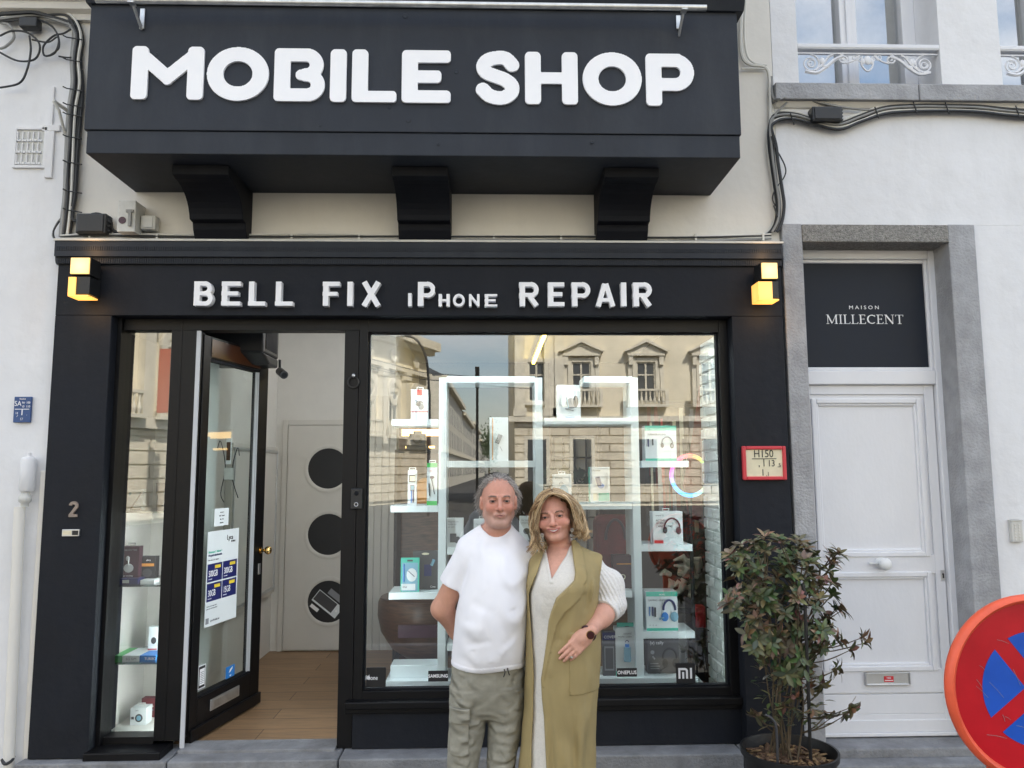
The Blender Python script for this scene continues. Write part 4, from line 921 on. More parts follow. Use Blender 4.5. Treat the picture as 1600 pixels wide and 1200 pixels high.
# ---- side display case
mb=MB(); mb.box(-2.19,-2.128,4.51,5.0,.255,2.56).box(-2.128,-1.76,4.95,5.0,.255,2.56).box(-1.80,-1.76,4.51,4.95,.255,2.56).box(-2.128,-1.80,4.51,4.95,.255,.315).box(-2.128,-1.80,4.51,4.95,2.56,2.60)
mb.build('display_case','intwall',SH)
for i,py in enumerate((799,914,1035)):
    z=PZ(215,py,4.53)
    t=MB().box(-2.126,-1.802,4.515,4.94,z-.008,z).build('glass_shelf','glass_shelf',None); tag(t,['topmost glass shelf of the narrow side window','middle glass shelf of the narrow side window','lowest glass shelf of the narrow side window'][i],'shelf','glass shelves in the side window')
SHZ=[PZ(215,py,4.53) for py in (799,914,1035)]
# ================================================================== PRODUCT BOXES
def pbox(name,cat,label,px,py,Y,depth,m,dec=(),zbase=None,tab=False,group='boxed accessories in the shop window',side=None):
    x0,x1=PX(px[0],(py[0]+py[1])/2,Y),PX(px[1],(py[0]+py[1])/2,Y); xm=(px[0]+px[1])/2
    z0,z1=PZ(xm,py[1],Y),PZ(xm,py[0],Y)
    if zbase is not None: z1+=zbase-z0; z0=zbase
    t=thing(name,((x0+x1)/2,Y+depth/2,z0),label,cat,group)
    MB().box(x0,x1,Y,Y+depth,z0,z1).build('box',m,t,bevel=.0015)
    if side: MB().box(x0-.0015,x0,Y+.002,Y+depth-.002,z0+.002,z1-.002).build('side_print',side,t)
    W,H=x1-x0,z1-z0
    if tab:
        xc=(x0+x1)/2; MB().frame(xc-.022,xc+.022,Y+depth/2-.001,Y+depth/2+.001,z1,z1+.018,.005).build('hang_tab','whiteplastic',t)
    y=Y-.0008
    for d in dec:
        k=d[0]; fx=lambda u:x0+W*u; fz=lambda v:z0+H*v
        if k=='r': MB().box(fx(d[1]),fx(d[2]),y,y+.0006,fz(d[3]),fz(d[4])).build('print',d[5],t)
        elif k=='t': text(d[1],fx(d[2]),y,fz(d[3]),d[4]*H,d[5],t,align=d[6] if len(d)>6 else 'LEFT',ext=.0003)
        elif k=='c': MB().lathe((fx(d[1]),y,fz(d[2])),[(d[3]*W,0),(d[3]*W,.0005)],axis='y',n=20).build('print',d[4],t)
        elif k=='a':
            pts=[(fx(d[1])+d[3]*W*math.cos(rad(a)),y,fz(d[2])+d[3]*W*(d[8] if len(d)>8 else 1)*math.sin(rad(a))) for a in np.linspace(d[4],d[5],18)]
            MB().tube(pts,d[6]*W/2,n=5).build('printed_picture',d[7],t)
        elif k=='l':
            MB().tube([(fx(a),y,fz(b)) for a,b in d[1]],d[2]*W/2,n=5).build('printed_picture',d[3],t)
        elif k=='e': MB().ball((fx(d[1]),y,fz(d[2])),(d[3]*W,.0012,d[4]*H),n=20).build('printed_picture',d[5],t)
        y-=.0007
    return t
def hp(u,v,s,m,m2):   # headphones picture
    return [('a',u,v,s,-15,195,s*.22,m,1.15),('e',u-s*.95,v-s*.35,s*.30,s*.42,m2),('e',u+s*.85,v-s*.42,s*.36,s*.46,m2),('e',u+s*.85,v-s*.42,s*.20,s*.28,m)]
# shelves unit
YS=4.78; SD=.27
unit=thing('display_shelving',(.3,4.9,.5),'tall white modular shelving filling the display window behind the couple','shelving')
def vbar(px,py0,py1,name='upright'):
    x=PX(px,800,YS); z1=PZ(px,py0,YS); z0=PZ(px,py1,YS); MB().box(x-.024,x+.024,YS,YS+SD,z0,z1).build(name,'shelfwhite',unit,bevel=.0015)
def hbar(pa,pb,py,th=.040,ex=0):
    z=PZ((pa+pb)/2,py,YS); o=MB().box(PX(pa,py,YS)+.001,PX(pb,py,YS)-.001,YS-.001,YS+SD,z-th,z).build('shelf_board','shelfwhite',unit,bevel=.0015); return z
ZB=PZ(800,1058,YS)
vbar(691,590,1068); vbar(843,590,1068); vbar(995,590,1068)
zs={}
for nm,a,b,y in (('L1',612,685,655),('L2',610,685,790),('L3',607,685,926),('C0',698,836,588),('C1',698,836,720),('C2',698,836,856),('C3',698,836,1006),('R0',912,988,588),('R1',850,988,653),('R2',850,988,786),('R3',850,988,924),('E1',1002,1076,720),('E2',1002,1082,851),('E3',1002,1086,987)):
    zs[nm]=hbar(a,b,y)
z=PZ(800,1060,YS); MB().box(PX(605,1065,YS),PX(1090,1065,YS),YS-.03,YS+SD,z-.05,z).build('base_board','shelfwhite',unit,bevel=.002); zs['B']=z
MB().box(-.65,1.30,YS-.02,YS+SD+.2,.2505,z-.0505).build('plinth_cabinet','shelfwhite',unit)
Yb=YS+.03
pbox('product_box','box','white box with red top and a grey earphone picture on the top left shelf',(642,669),(608,655),Yb,.05,'card',[('r',.35,.65,.80,1,'red'),('r',0,1,.24,.27,'red'),('a',.5,.5,.2,20,200,.08,'grey'),('l',[(.25,.65),(.75,.42)],.05,'grey'),('e',.6,.42,.16,.10,'grey'),('e',.45,.52,.13,.09,'boxgrey')],zs['L1'],True)
pbox('product_box','box','tall white box with orange stripe and slanted dark capsule speaker, alone on the centre shelf',(765,794),(652,720),Yb,.06,'card',[('r',.14,.19,.02,.98,'orange'),('l',[(.40,.40),(.60,.60)],.26,'boxgrey'),('l',[(.40,.41),(.60,.59)],.18,'teal'),('l',[(.55,.33),(.68,.22)],.03,'grey'),('t',': : : :',.5,.88,.05,'grey','CENTER')],zs['C1'])
pbox('product_box','box','white box with a small dark camera picture on the upper right shelf',(870,907),(601,653),Yb,.06,'card',[('e',.62,.45,.22,.16,'grey'),('e',.80,.50,.10,.18,'boxgrey'),('l',[(.35,.30),(.70,.24)],.05,'grey'),('l',[(.42,.62),(.50,.30)],.04,'lightblue'),('e',.25,.5,.12,.14,'card'),('r',.35,.75,.02,.04,'blue')],zs['R1'])
pbox('product_box','box','narrow white hanging pack with a blue smartwatch on the left shelf',(637,651),(733,788),Yb,.03,'card',[('r',.15,.85,.66,.86,'boxgrey'),('r',.25,.8,.69,.83,'cream'),('r',.3,.75,.42,.58,'boxgrey'),('r',.36,.7,.44,.56,'lightblue'),('r',.34,.5,.08,.42,'blue'),('r',.58,.72,.08,.42,'navy')],zs['L2'],True)
pbox('product_box','box','green and white selfie stick pack on the left shelf beside the upright',(667,683),(722,788),Yb,.04,'card',[('r',0,1,.9,1,'green'),('r',0,1,0,.1,'green'),('t','mi',.25,.8,.04,'red'),('e',.5,.66,.22,.035,'maroon'),('l',[(.45,.62),(.75,.26)],.10,'boxgrey'),('l',[(.2,.52),(.28,.22)],.12,'boxgrey')],zs['L2'],True)
pbox('product_box','box','square mint topped box with grey over-ear headphones, topmost at the right edge of the shelving',(1008,1057),(664,719),Yb,.10,'card',[('r',0,1,.86,1,'teal'),('r',0,1,0,.07,'teal'),('t','SUPERIOR SOUND',.08,.73,.045,'boxgrey'),('l',[(.10,.62),(.10,.40)],.05,'navy'),('l',[(.24,.62),(.24,.44)],.05,'boxgrey')]+hp(.70,.50,.17,'grey','boxgrey'),zs['E1'])
pbox('product_box','box','white box with pale blue round speaker and hang tab, just above the woman',(864,893),(745,790),Yb,.06,'card',[('t','SPEAKER',.1,.84,.05,'boxgrey'),('e',.58,.38,.26,.24,'lightblue'),('a',.45,.66,.10,0,200,.03,'grey')],zs['R2'],True)
pbox('product_box','box','white box with a navy portable speaker and green side, on the middle right shelf',(922,953),(730,786),Yb,.07,'card',[('t','Ultimate',.08,.88,.05,'boxgrey'),('l',[(.36,.72),(.48,.48)],.28,'navy'),('e',.55,.47,.17,.07,'blue'),('r',.42,.96,.05,.27,'teal'),('r',.15,.36,.06,.26,'cream'),('l',[(.86,.84),(.86,.36)],.03,'grey')],zs['R2'],side='teal')
pbox('product_box','box','white box reading ACTIVE NOISE CANCELLING with dark headphones and red label corner',(1020,1067),(800,851),Yb,.09,'card',[('t','sound Q',.1,.86,.05,'boxgrey'),('t','ACTIVE',.1,.70,.06,'boxgrey'),('t','NOISE',.1,.61,.06,'boxgrey'),('t','CANCELLING',.1,.52,.06,'boxgrey'),('r',.04,.34,.03,.12,'red')]+hp(.64,.52,.25,'maroon','boxgrey'),zs['E2'],True)
pbox('product_box','box','white box with a black phone holder picture, left of the man on the centre shelf',(698,724),(811,857),Yb,.07,'card',[('t','Magnetic car',.08,.86,.05,'grey'),('t','holder for',.08,.77,.05,'grey'),('t','air vent',.08,.68,.05,'grey'),('r',.2,.58,.18,.48,'boxgrey'),('e',.66,.26,.2,.12,'boxgrey')],zs['C2'])
pbox('product_box','box','white box mostly hidden behind the man on the centre shelf',(740,768),(813,857),Yb,.07,'card',[('t','Car charger',.12,.8,.05,'grey'),('e',.5,.4,.25,.2,'boxgrey')],zs['C2'],True)
pbox('product_box','box','white box with a car mount picture between the heads of the couple',(812,836),(809,857),Yb,.07,'card',[('t','Car mount',.1,.86,.05,'grey'),('t','universal',.1,.77,.05,'grey'),('l',[(.5,.5),(.7,.2)],.12,'boxgrey'),('e',.45,.52,.22,.10,'boxgrey'),('e',.72,.2,.16,.06,'boxgrey')],zs['C2'])
pbox('product_box','box','mint blister pack with white phone case, lower left shelf',(626,655),(873,926),Yb,.03,'teal',[('r',.08,.92,.02,.86,'lightblue'),('e',.6,.5,.28,.2,'card'),('l',[(.18,.82),(.18,.3)],.08,'blue'),('l',[(.4,.62),(.75,.45)],.05,'grey'),('r',.05,.80,.05,.24,'card'),('t','IP68',.12,.12,.05,'boxgrey'),('r',.35,.65,.9,.95,'boxgrey')],zs['L3'])
pbox('product_box','box','charcoal pack with a blue phone picture behind the mint blister pack',(645,684),(866,926),YS+.12,.05,'boxgrey',[('e',.5,.93,.15,.03,'cream'),('r',.45,.75,.35,.65,'navy'),('l',[(.75,.62),(.85,.78)],.12,'lightblue'),('t','Case',.7,.05,.05,'white')],zs['L3'])
MB_=MB().frame(-.0,.0,0,0,0,0,0) if 0 else None
pbox('product_box','box','mint and white box with a blue gaming headset, lower right shelf',(1010,1059),(928,989),Yb,.14,'card',[('r',0,1,.88,1,'teal'),('r',0,1,0,.07,'teal'),('t','MUSIC',.42,.905,.04,'white'),('t','GAMING HEADSET',.06,.76,.045,'boxgrey'),('l',[(.1,.62),(.1,.38)],.03,'blue'),('l',[(.2,.62),(.2,.38)],.04,'navy'),('l',[(.28,.6),(.28,.36)],.06,'boxgrey'),('a',.73,.55,.19,-5,185,.07,'navy',1.5),('e',.58,.36,.12,.12,'blue'),('e',.88,.36,.13,.13,'lightblue'),('l',[(.55,.34),(.40,.30)],.05,'lightblue'),('t','o  o  o',.08,.13,.05,'grey')],zs['E3'])
pbox('product_box','box','green and white box with a blue bottle shaped speaker on the bottom board',(962,998),(985,1060),Yb,.08,'card',[('r',0,1,0,.10,'teal'),('t','sound',.35,.86,.05,'grey'),('t','Wireless speaker',.12,.80,.03,'boxgrey'),('l',[(.5,.60),(.5,.30)],.34,'lightblue'),('l',[(.5,.66),(.5,.30)],.20,'blue'),('a',.5,.70,.07,0,180,.04,'navy')],zs['B'])
pbox('product_box','box','mint header card standing above the blue bottle speaker box',(964,995),(974,987),Yb+.03,.01,'teal',[('r',.4,.6,.4,.6,'boxgrey')],PZ(978,986,Yb+.03))
pbox('product_box','box','dark hanging pack with a clear phone pouch beside the woman on the bottom board',(942,962),(990,1060),Yb,.03,'boxgrey',[('r',0,1,.8,.97,'navy'),('t','COVER',.1,.84,.06,'white'),('r',.12,.88,.12,.66,'grey'),('r',.2,.8,.16,.62,'boxgrey')],zs['B'],group='boxed accessories in the shop window')
pbox('product_box','box','flat dark grey box with black on-ear headset at the bottom right corner of the window',(1012,1075),(1006,1060),Yb+.04,.08,'boxgrey',[('t','(x) celly',.06,.85,.09,'white'),('a',.55,.48,.17,-10,190,.05,'black',1.2),('e',.43,.30,.07,.13,'black'),('e',.70,.30,.09,.14,'black'),('l',[(.45,.2),(.3,.08)],.03,'black'),('e',.12,.62,.05,.06,'grey'),('l',[(.12,.50),(.17,.42)],.04,'grey'),('r',.06,.26,.28,.31,'grey'),('r',.06,.30,.21,.235,'grey'),('r',.06,.28,.14,.165,'grey')],zs['B'])
pbox('product_box','box','deep purple box with an orange stripe and microphone on the right shelf behind the woman',(958,988),(872,924),YS+.1,.08,'maroon',[('r',.2,1,.72,.76,'orange'),('a',.5,.35,.12,0,360,.05,'cream')],zs['R3'])
pbox('product_box','box','flat grey open carton lying on the bottom board at left',(610,684),(1040,1060),Yb,.16,'shelfwhite',[('r',.85,1,.1,.3,'boxgrey')],zs['B'])
# side window goods
gs='goods in the narrow side window'
pbox('product_box','box','white box with a black diagonal line on the top shelf of the side window',(196,222),(766,799),4.60,.05,'card',[('c',.25,.8,.09,'lightblue'),('l',[(.35,.1),(.95,.85)],.10,'boxgrey'),('r',.3,.95,.02,.10,'boxgrey')],SHZ[0],group=gs)
o=MB().lathe((PX(252,780,4.66),4.68,SHZ[0]),[(.034,0),(.040,.15),(.043,.16),(.036,.15),(.032,.01)],n=20).build('desk_bin','blackplastic',None,smooth=True); tag(o,'round black pot on the top shelf of the side window','pot')
pbox('product_box','box','maroon box with white earbuds on the middle shelf of the side window',(187,217),(853,903),4.60,.05,'maroon',[('e',.48,.32,.26,.14,'card'),('e',.42,.62,.10,.08,'card'),('l',[(.45,.62),(.48,.42)],.07,'card'),('t','EARBUDS TWS',.1,.86,.05,'grey'),('t','true wireless',.12,.06,.05,'white')],SHZ[1]+.028,True,group=gs)
pbox('product_box','box','black box with an orange bar beside the maroon earbuds box',(218,243),(869,903),4.64,.05,'black',[('r',.1,.9,.55,.68,'orange'),('e',.5,.25,.3,.2,'boxgrey'),('t','ultra',.4,.8,.08,'white')],SHZ[1]+.022,group=gs)
pbox('product_box','box','flat dark blue box lying under the maroon earbuds box',(178,216),(905,914),4.56,.12,'navy',[('r',.35,.62,.2,.75,'card')],SHZ[1],group=gs)
pbox('product_box','box','small white cable packet lying on the middle shelf of the side window',(219,241),(908,914),4.57,.07,'card',[],SHZ[1],group=gs)
pbox('product_box','box','flat lime green box lying on the lowest glass shelf',(170,190),(1026,1036),4.54,.20,'green',[],SHZ[2],group=gs)
pbox('product_box','box','flat white box between the green and the blue one on the lowest glass shelf',(191,217),(1026,1036),4.54,.20,'card',[('t','5G SIM',.2,.3,.4,'grey')],SHZ[2],group=gs)
pbox('product_box','box','flat sky blue box at the right of the lowest glass shelf',(218,243),(1026,1036),4.54,.20,'blue',[('t','TURBO',.3,.3,.4,'white')],SHZ[2],group=gs)
pbox('product_box','box','white upright box with a black charger leaning at the right of the lowest glass shelf',(232,246),(975,1014),4.66,.04,'card',[('e',.6,.45,.3,.14,'boxgrey'),('r',0,1,.08,.13,'red')],SHZ[2]+.028,group=gs)
pbox('product_box','box','small white cube box with a grey camera at the bottom of the side window',(203,228),(1112,1139),4.62,.08,'card',[('e',.55,.42,.24,.24,'boxgrey'),('e',.55,.42,.15,.15,'lightblue'),('r',.08,.25,.35,.5,'boxgrey'),('t','cam',.3,.83,.09,'grey')],.315,True,group=gs)
pbox('product_box','box','dark red striped pack behind the white camera cube in the side window',(220,241),(1105,1135),4.76,.05,'darkred',[('r',.1,.9,.55,.62,'cream'),('r',.1,.9,.35,.42,'grey')],.315,group=gs)
# logo plates standing inside the glass
def plate(px,py,m,label,dec,Y=4.4405,th=.005,bv=.002):
    x0,x1=PX(px[0],py[1],Y),PX(px[1],py[1],Y); xm=sum(px)/2; z0,z1=PZ(xm,py[1],Y),PZ(xm,py[0],Y)
    t=thing('logo_plate',((x0+x1)/2,Y,z0),label,'sign'); t['group']='small black name plates along the bottom of the display window'
    MB().box(x0,x1,Y,Y+th,z0,z1).build('plate',m,t,bevel=bv); dec(t,x0,x1,z0,z1,Y-.001); return t
def d1(t,x0,x1,z0,z1,y):
    W,H=x1-x0,z1-z0; text('iPhone',x0+W*.25,y,z0+H*.38,H*.22,'white',t,sx=.80,bold=.015)
    cx,cz=x0+W*.12,z0+H*.48
    MB().ball((cx-.0045,y,cz),(.0065,.0015,.0085),n=12).ball((cx+.0035,y+.0001,cz),(.0062,.0015,.0085),n=12).ball((cx+.003,y,cz+.0135),(.0022,.001,.0045),n=8).build('logo','white',t)
plate((572,602.5),(1043,1074),'black','square black plate reading iPhone at the left end of the window',d1)
plate((669,700),(1048,1065),'black','low grey black plate with small widely spaced capitals left of the man',lambda t,x0,x1,z0,z1,y: text('SAMSUNG',(x0+x1)/2,y,z0+(z1-z0)*.38,(z1-z0)*.30,'white',t,align='CENTER',sx=.95,bold=.04),bv=.006)
plate((964,995.5),(1044,1057.5),'black','wide black plate reading ONEPLUS in front of the green and white box',lambda t,x0,x1,z0,z1,y: text('ONEPLUS',(x0+x1)/2,y,z0+(z1-z0)*.32,(z1-z0)*.40,'white',t,align='CENTER',sx=.95,bold=.03))
def d4(t,x0,x1,z0,z1,y):
    W=x1-x0; H=z1-z0; g=[('l',.12,0,.12,1,.2),('l',.10,.9,.7,.9,.2),('l',.86,0,.86,.80,.2),('a',.66,.70,.20,0,90,.2),('l',.49,0,.49,.62,.2),('l',1.26,0,1.26,1,.2)]
    relief('logo',g,H*.52,x0+W*.10,z0+H*.24,1.4,y-.001,y+.0018,.0012,'white',t,.2,True,.0003)
plate((1057,1087),(1036,1068),'black','square black plate with a white letter logo at the right end of the window',d4)
# ---- things deeper in the shop
bk='interior'
tb=thing('armchair',(-.55,5.4,.25),'round backed brown wooden tub behind the left side of the display window','tub')
cx,cz=PX(655,945,5.35),PZ(655,945,5.35); 
prof=[(.02,0),(.16,.02),(.26,.09),(.33,.20),(.355,.31),(.35,.40),(.335,.43),(.31,.43)]
MB().lathe((cx+.05,5.55,cz-.40),prof,n=40).build('bowl','woodbrown',tb,smooth=True)
MB().box(cx-.12,cx+.22,5.17,5.19,cz-.18,cz-.10).build('band','maroon',tb)
MB().lathe((cx+.05,5.55,.2505),[(.2,0),(.2,.02),(.05,.05),(.04,cz-.40-.2505+.02)],n=20).build('foot','woodbrown',tb)
tag(tb,'round backed brown wooden tub chair behind the left side of the display window','chair')
# lit dark shelf with camera
ls_=thing('side_board',(-.5,5.6,.25),'dark shelf with a warm lit back behind the left of the display window','shelf')
xa,xb=PX(617,700,5.6),PX(686,700,5.6); zt,zm=PZ(650,668,5.6),PZ(650,703,5.6)
MB().box(xa,xb,5.60,5.85,zm-.02,zm).box(xa,xa+.02,5.6,5.85,.2505,zm-.0201).build('board','blackframe',ls_)
MB().box(xa,xb,5.85,5.87,.2505,zt+.02).build('back_panel','woodbrown',ls_)
MB().box(xa+.02,xb-.02,5.845,5.8495,zt-.05,zt).box(xa+.05,xb-.05,5.845,5.8495,zm+.02,zm+.035).build('light_strip',mat('warm strip',(1,.7,.3),.4,emis=(1,.62,.2),es=2.2),ls_)
cmr=thing('camera',(PX(652,700,5.65),5.66,zm),'old black camera on the warm lit shelf','camera')
c=P(652,686,5.65); MB().box(c.x-.06,c.x+.06,5.65,5.71,c.z-.045,c.z+.04).box(c.x-.03,c.x+.03,5.655,5.705,c.z+.04,c.z+.06).build('body','boxgrey',cmr,bevel=.005)
MB().lathe((c.x,5.649,c.z),[(.032,0),(.032,-.03),(.025,-.035)],axis='y',n=18).build('lens','blackplastic',cmr); MB().box(c.x-.08,c.x+.08,5.64,5.72,zm+.001,c.z-.0455).build('stand','blackplastic',cmr,bevel=.004)
bt=thing('leather_satchel',(PX(665,780,5.7),5.72,.9),'glossy brown bag on the dark board behind the selfie stick pack','bag')
c=P(663,770,5.66); MB().ball((c.x,5.74,c.z),(.09,.06,.11),n=18).build('bag','orange',bt,smooth=True)
MB().tube([(c.x+.06*math.cos(rad(a)),5.74,c.z+.09+.06*math.sin(rad(a))) for a in range(0,181,20)],.008).build('handle','woodbrown',bt)
# black grid and pale panel standing in for a window's reflection
gp=thing('reflection_panel',(.9,8.6,.25),'black steel gridded glazed partition at the back of the shop','partition')
xa,xb=PX(862,720,8.6),PX(934,720,8.6); za_,zb_=PZ(900,800,8.6),PZ(900,680,8.6)
mb=MB().frame(xa,xb,8.58,8.62,za_-.5,zb_,.03)
for k in range(1,4): x=xa+(xb-xa)*k/4; mb.box(x-.009,x+.009,8.585,8.615,za_-.47,zb_-.03)
for k in range(0,7): z=zb_-.03-(k+1)*.22; mb.box(xa+.03,xb-.03,8.5862,8.6138,z-.009,z+.009)
mb.build('grid','blackframe',gp); MB().box(xa,xb,8.66,8.67,za_-.5,zb_).build('pale_panel','intwall',gp)
# dark curtain walls behind
MB().box(-.829,PX(860,700,8.9),8.9,8.95,.2505,2.9995).box(PX(940,700,8.9),1.5995,8.9,8.95,.2505,2.9995).build('dark_partition','intdark',SH)
# monstera
pl=thing('houseplant',(PX(885,800,5.6),5.62,.25),'dark leafed monstera silhouetted inside the shop above the woman','plant')
def monst(cx,cy,s,rot,drop):
    pts=[(0,-1.05)]
    for k in range(6): a=k/5; pts+= [(.28+.55*math.sin(math.pi*min(1,a*1.05)),-.85+1.7*a),(.22+.15*a,-.78+1.7*a)] if k<5 else [(.12,.9)]
    right=pts; left=[(-x,y) for x,y in reversed(pts[1:])]; loop=right+left
    ca,sa=math.cos(rot),math.sin(rot)
    return [Vector((cx+s*(ca*x-sa*y),5.60+.12*y*drop,cy+s*(sa*x+ca*y)*1.0)) for x,y in loop]
mb=MB(); sm=MB()
root_=Vector((PX(885,830,5.6),5.62,PZ(885,830,5.6)))
for px,py,s,ro in ((862,740,.075,1.3),(848,756,.06,1.7),(885,738,.06,.1),(902,742,.085,-1.2),(912,765,.07,-2.4),(898,770,.06,-2.9),(917,755,.06,-2.7),(872,765,.05,2.5)):
    c=P(px,py,5.6); mb.poly(monst(c.x,c.z,s,ro,1)); sm.tube(smooth_path([root_,(root_+c)/2+Vector((0,0,.05)),c]),.005,n=5)
mb.build('leaves','leafdark',pl); sm.build('stems','leafdark',pl); MB().lathe((root_.x,5.62,.2505),[(.10,0),(.14,.25),(.13,.26)],n=20).build('pot','blackplastic',pl); MB().tube([(root_.x,5.62,.5),root_],.02).build('stake','leafdark',pl)
# red things on the right
rb=thing('red_bag',(PX(968,845,5.5),5.6,.9),'dark red upright bag on the right side of the shelving','bag')
c=P(966,843,5.5); MB().box(c.x-.16,c.x+.12,5.5,5.7,c.z-.32,c.z+.17).build('body','darkred',rb,bevel=.06,seg=4); MB().tube([(c.x-.02+.07*math.cos(rad(a)),5.49,c.z+.0+.14*math.sin(rad(a))) for a in range(0,181,20)],.01).build('strap','maroon',rb)
hg=thing('hanging_goods',(PX(1070,700,5.4),5.45,1.7),'strips of red and grey straps hanging at the right side of the shop window','straps')
r5=random.Random(5)
for k in range(26):
    px=1010+k*3.4; y0_=650+r5.uniform(-20,60); y1=y0_+r5.uniform(60,170); c0=P(px,y0_,5.45+r5.uniform(-.1,.2)); c1=PZ(px,y1,c0.y)
    MB().box(c0.x-.006-r5.random()*.012,c0.x+.006+r5.random()*.01,c0.y,c0.y+.006,c1,c0.z).build('strap',r5.choice(['darkred','darkred','red','grey','black','cream','boxgrey']),hg)
MB().box(PX(1006,640,5.45),PX(1100,640,5.45),5.4,5.68,PZ(1050,628,5.45)-.02,PZ(1050,628,5.45)).build('hanging_rail','blackframe',hg)
rc=thing('hanging_jacket',(PX(1078,680,5.2),5.25,1.9),'deep red cloth hanging high in the right of the shop window','cloth')
MB().prism([(PX(x,y,5.2),PZ(x,y,5.2)) for x,y in ((1094,600),(1098,690),(1097,815),(1078,810),(1068,760),(1082,690),(1090,630))],'y',5.2,5.24).build('cloth','darkred',rc,bevel=.012)
bs=thing('clutter_table',(PX(1050,960,5.7),5.8,.25),'dark work table with tools at the right behind the display window','table')
MB().box(PX(1000,950,5.6),PX(1098,950,5.6),5.6,6.3,PZ(1050,950,5.6)-.04,PZ(1050,950,5.6)).build('tabletop','blackframe',bs)
for x in (PX(1004,950,5.6),PX(1094,950,5.6)): MB().box(x-.02,x+.02,5.62,5.66,.2505,PZ(1050,950,5.6)-.0405).build('leg','blackframe',bs)
zt_=PZ(1050,950,5.6)
tp_=thing('fabric_heap',(PX(1050,940,5.7),5.75,zt_),'crumpled beige striped cloth heaped on the dark work table','cloth')
mb=MB()
for k in range(16):
    c=P(1035+r5.uniform(0,60),r5.uniform(875,938),5.7); a=r5.uniform(0,3.1); L_=r5.uniform(.03,.09); mb.tube([c,c+Vector((math.cos(a)*L_,r5.uniform(-.03,.03),math.sin(a)*L_)),c+Vector((math.cos(a+.5)*L_*1.6,0,math.sin(a+.5)*L_*1.4))],[.02,.026,.008],n=7)
mb.build('cloth','cream_trim',tp_,smooth=True)
rv=thing('red_case',(PX(1092,965,5.3),5.3,.8),'small red case low beside the painted brick pier','case')
c=P(1096,962,5.2); MB().box(c.x-.04,c.x+.03,5.2,5.3,c.z-.08,c.z+.06).build('body','red',rv,bevel=.01)
MB().box(c.x-.10,c.x+.06,5.15,5.4,.2505,c.z-.081).build('stand','blackframe',rv)
# painted brick pier
mb=MB(); mb.box(1.372,1.5995,4.52,4.93,.2505,2.56); r6=random.Random(2)
k=0; z=.26
while z<2.50:
    y=4.52+(0 if k%2 else -.11)
    while y<4.93:
        ya,yb_=max(4.522,y),min(4.928,y+.205); 
        if yb_-ya>.03: mb.box(1.356+r6.uniform(0,.007),1.372,ya+.004,yb_-.004,z+.004,z+.062)
        y+=.215
    y=1.372
    z+=.07; k+=1
mb.build('brick_pier','brick_white',SH,bevel=.005)
# hoop light
hl=thing('ring_light',(PX(1075,745,4.95),4.95,PZ(1075,778,4.95)),'glowing rainbow coloured ring light at the right of the shop window','lamp')
cx,cz=PX(1078,743,4.96),PZ(1078,743,4.96); rx=(PX(1107,743,4.96)-PX(1049,743,4.96))/2; rz=(PZ(1078,712,4.96)-PZ(1078,774,4.96))/2
cols=[(.01,.55,.08),(.85,.10,.06),(.9,.06,.25),(.03,.28,1),(.04,.35,.95),(.35,.50,.05)]
for k in range(24):
    a0,a1=k*15,(k+1)*15+1; t_=(k/24*len(cols)); c0=cols[int(t_)%6]; c1=cols[(int(t_)+1)%6]; f=t_-int(t_); c=tuple(c0[i]*(1-f)+c1[i]*f for i in range(3))
    MB().tube([(cx+rx*math.cos(rad(a)),4.96,cz+rz*math.sin(rad(a))) for a in np.linspace(a0+20,a1+20,4)],.013,n=8).build('light_segment',mat('ring glow',c,.4,emis=c,es=.75,var=0),hl,smooth=True)
MB().tube([(cx,4.975,cz-rz),(cx,4.975,.52)],.012,n=8).build('stand','blackplastic',hl)
# ceiling tubes
def ctube(name_label,x,y0,y1,col,es):
    t=thing('ceiling_light',(x,(y0+y1)/2,2.95),name_label,'lamp')
    MB().box(x-.03,x+.03,y0,y1,2.965,2.9995).build('housing','blackplastic',t); MB().box(x-.014,x+.014,y0,y1,2.94,2.9645).build('tube',mat('tube glow',col,.4,emis=col,es=es,var=0),t)
ctube('long yellow tube light on the shop ceiling',PX(852,525,6.7),6.6,9.2 if 0 else 8.6,(1,.70,.12),5)
ctube('cool white tube light on the shop ceiling at left',-.35,5.3,6.6,(.95,.97,1),16)  # invented tube, out of view, brightens the room behind the window
lt_=thing('window_fill_light',(.3,4.57,2.58),'slim cool white light strip hidden behind the head of the display window','lamp')
MB().box(-.66,1.26,4.54,4.60,2.604,2.6205).build('housing','alu',lt_); MB().box(-.64,1.22,4.55,4.59,2.592,2.6035).build('tube',mat('shelf fill glow',(.9,.96,1),.4,emis=(.88,.96,1),es=14,var=0),lt_)  # hidden strip added to brighten the shelves and boxes
for x_,nm_ in ((-.735,'left'),(1.343,'right')):
    l2=thing('window_fill_light',(x_,4.53,.6),'slim upright light strip inside the '+nm_+' jamb of the display window','lamp'); MB().box(x_,x_+(.02 if x_<0 else .010),4.52 if x_<0 else 4.502,4.55 if x_<0 else 4.519,.58,2.5).build('tube',MT['fill_strip'],l2)  # hidden jamb strips added to light the products more evenly
lt_=thing('case_fill_light',(-1.96,4.7,2.54),'small light strip at the top of the narrow side window','lamp')
MB().box(-1.814,-1.802,4.53,4.55,.35,1.55).build('tube',mat('case fill glow',(.9,.96,1),.4,emis=(.9,.97,1),es=14,var=0),lt_)  # hidden strip added to brighten the side case
ctube('cool white tube light on the hall ceiling',-1.35,5.3,6.4,(1,.94,.86),2.6)  # invented tube, out of view, sets how bright the hall walls are

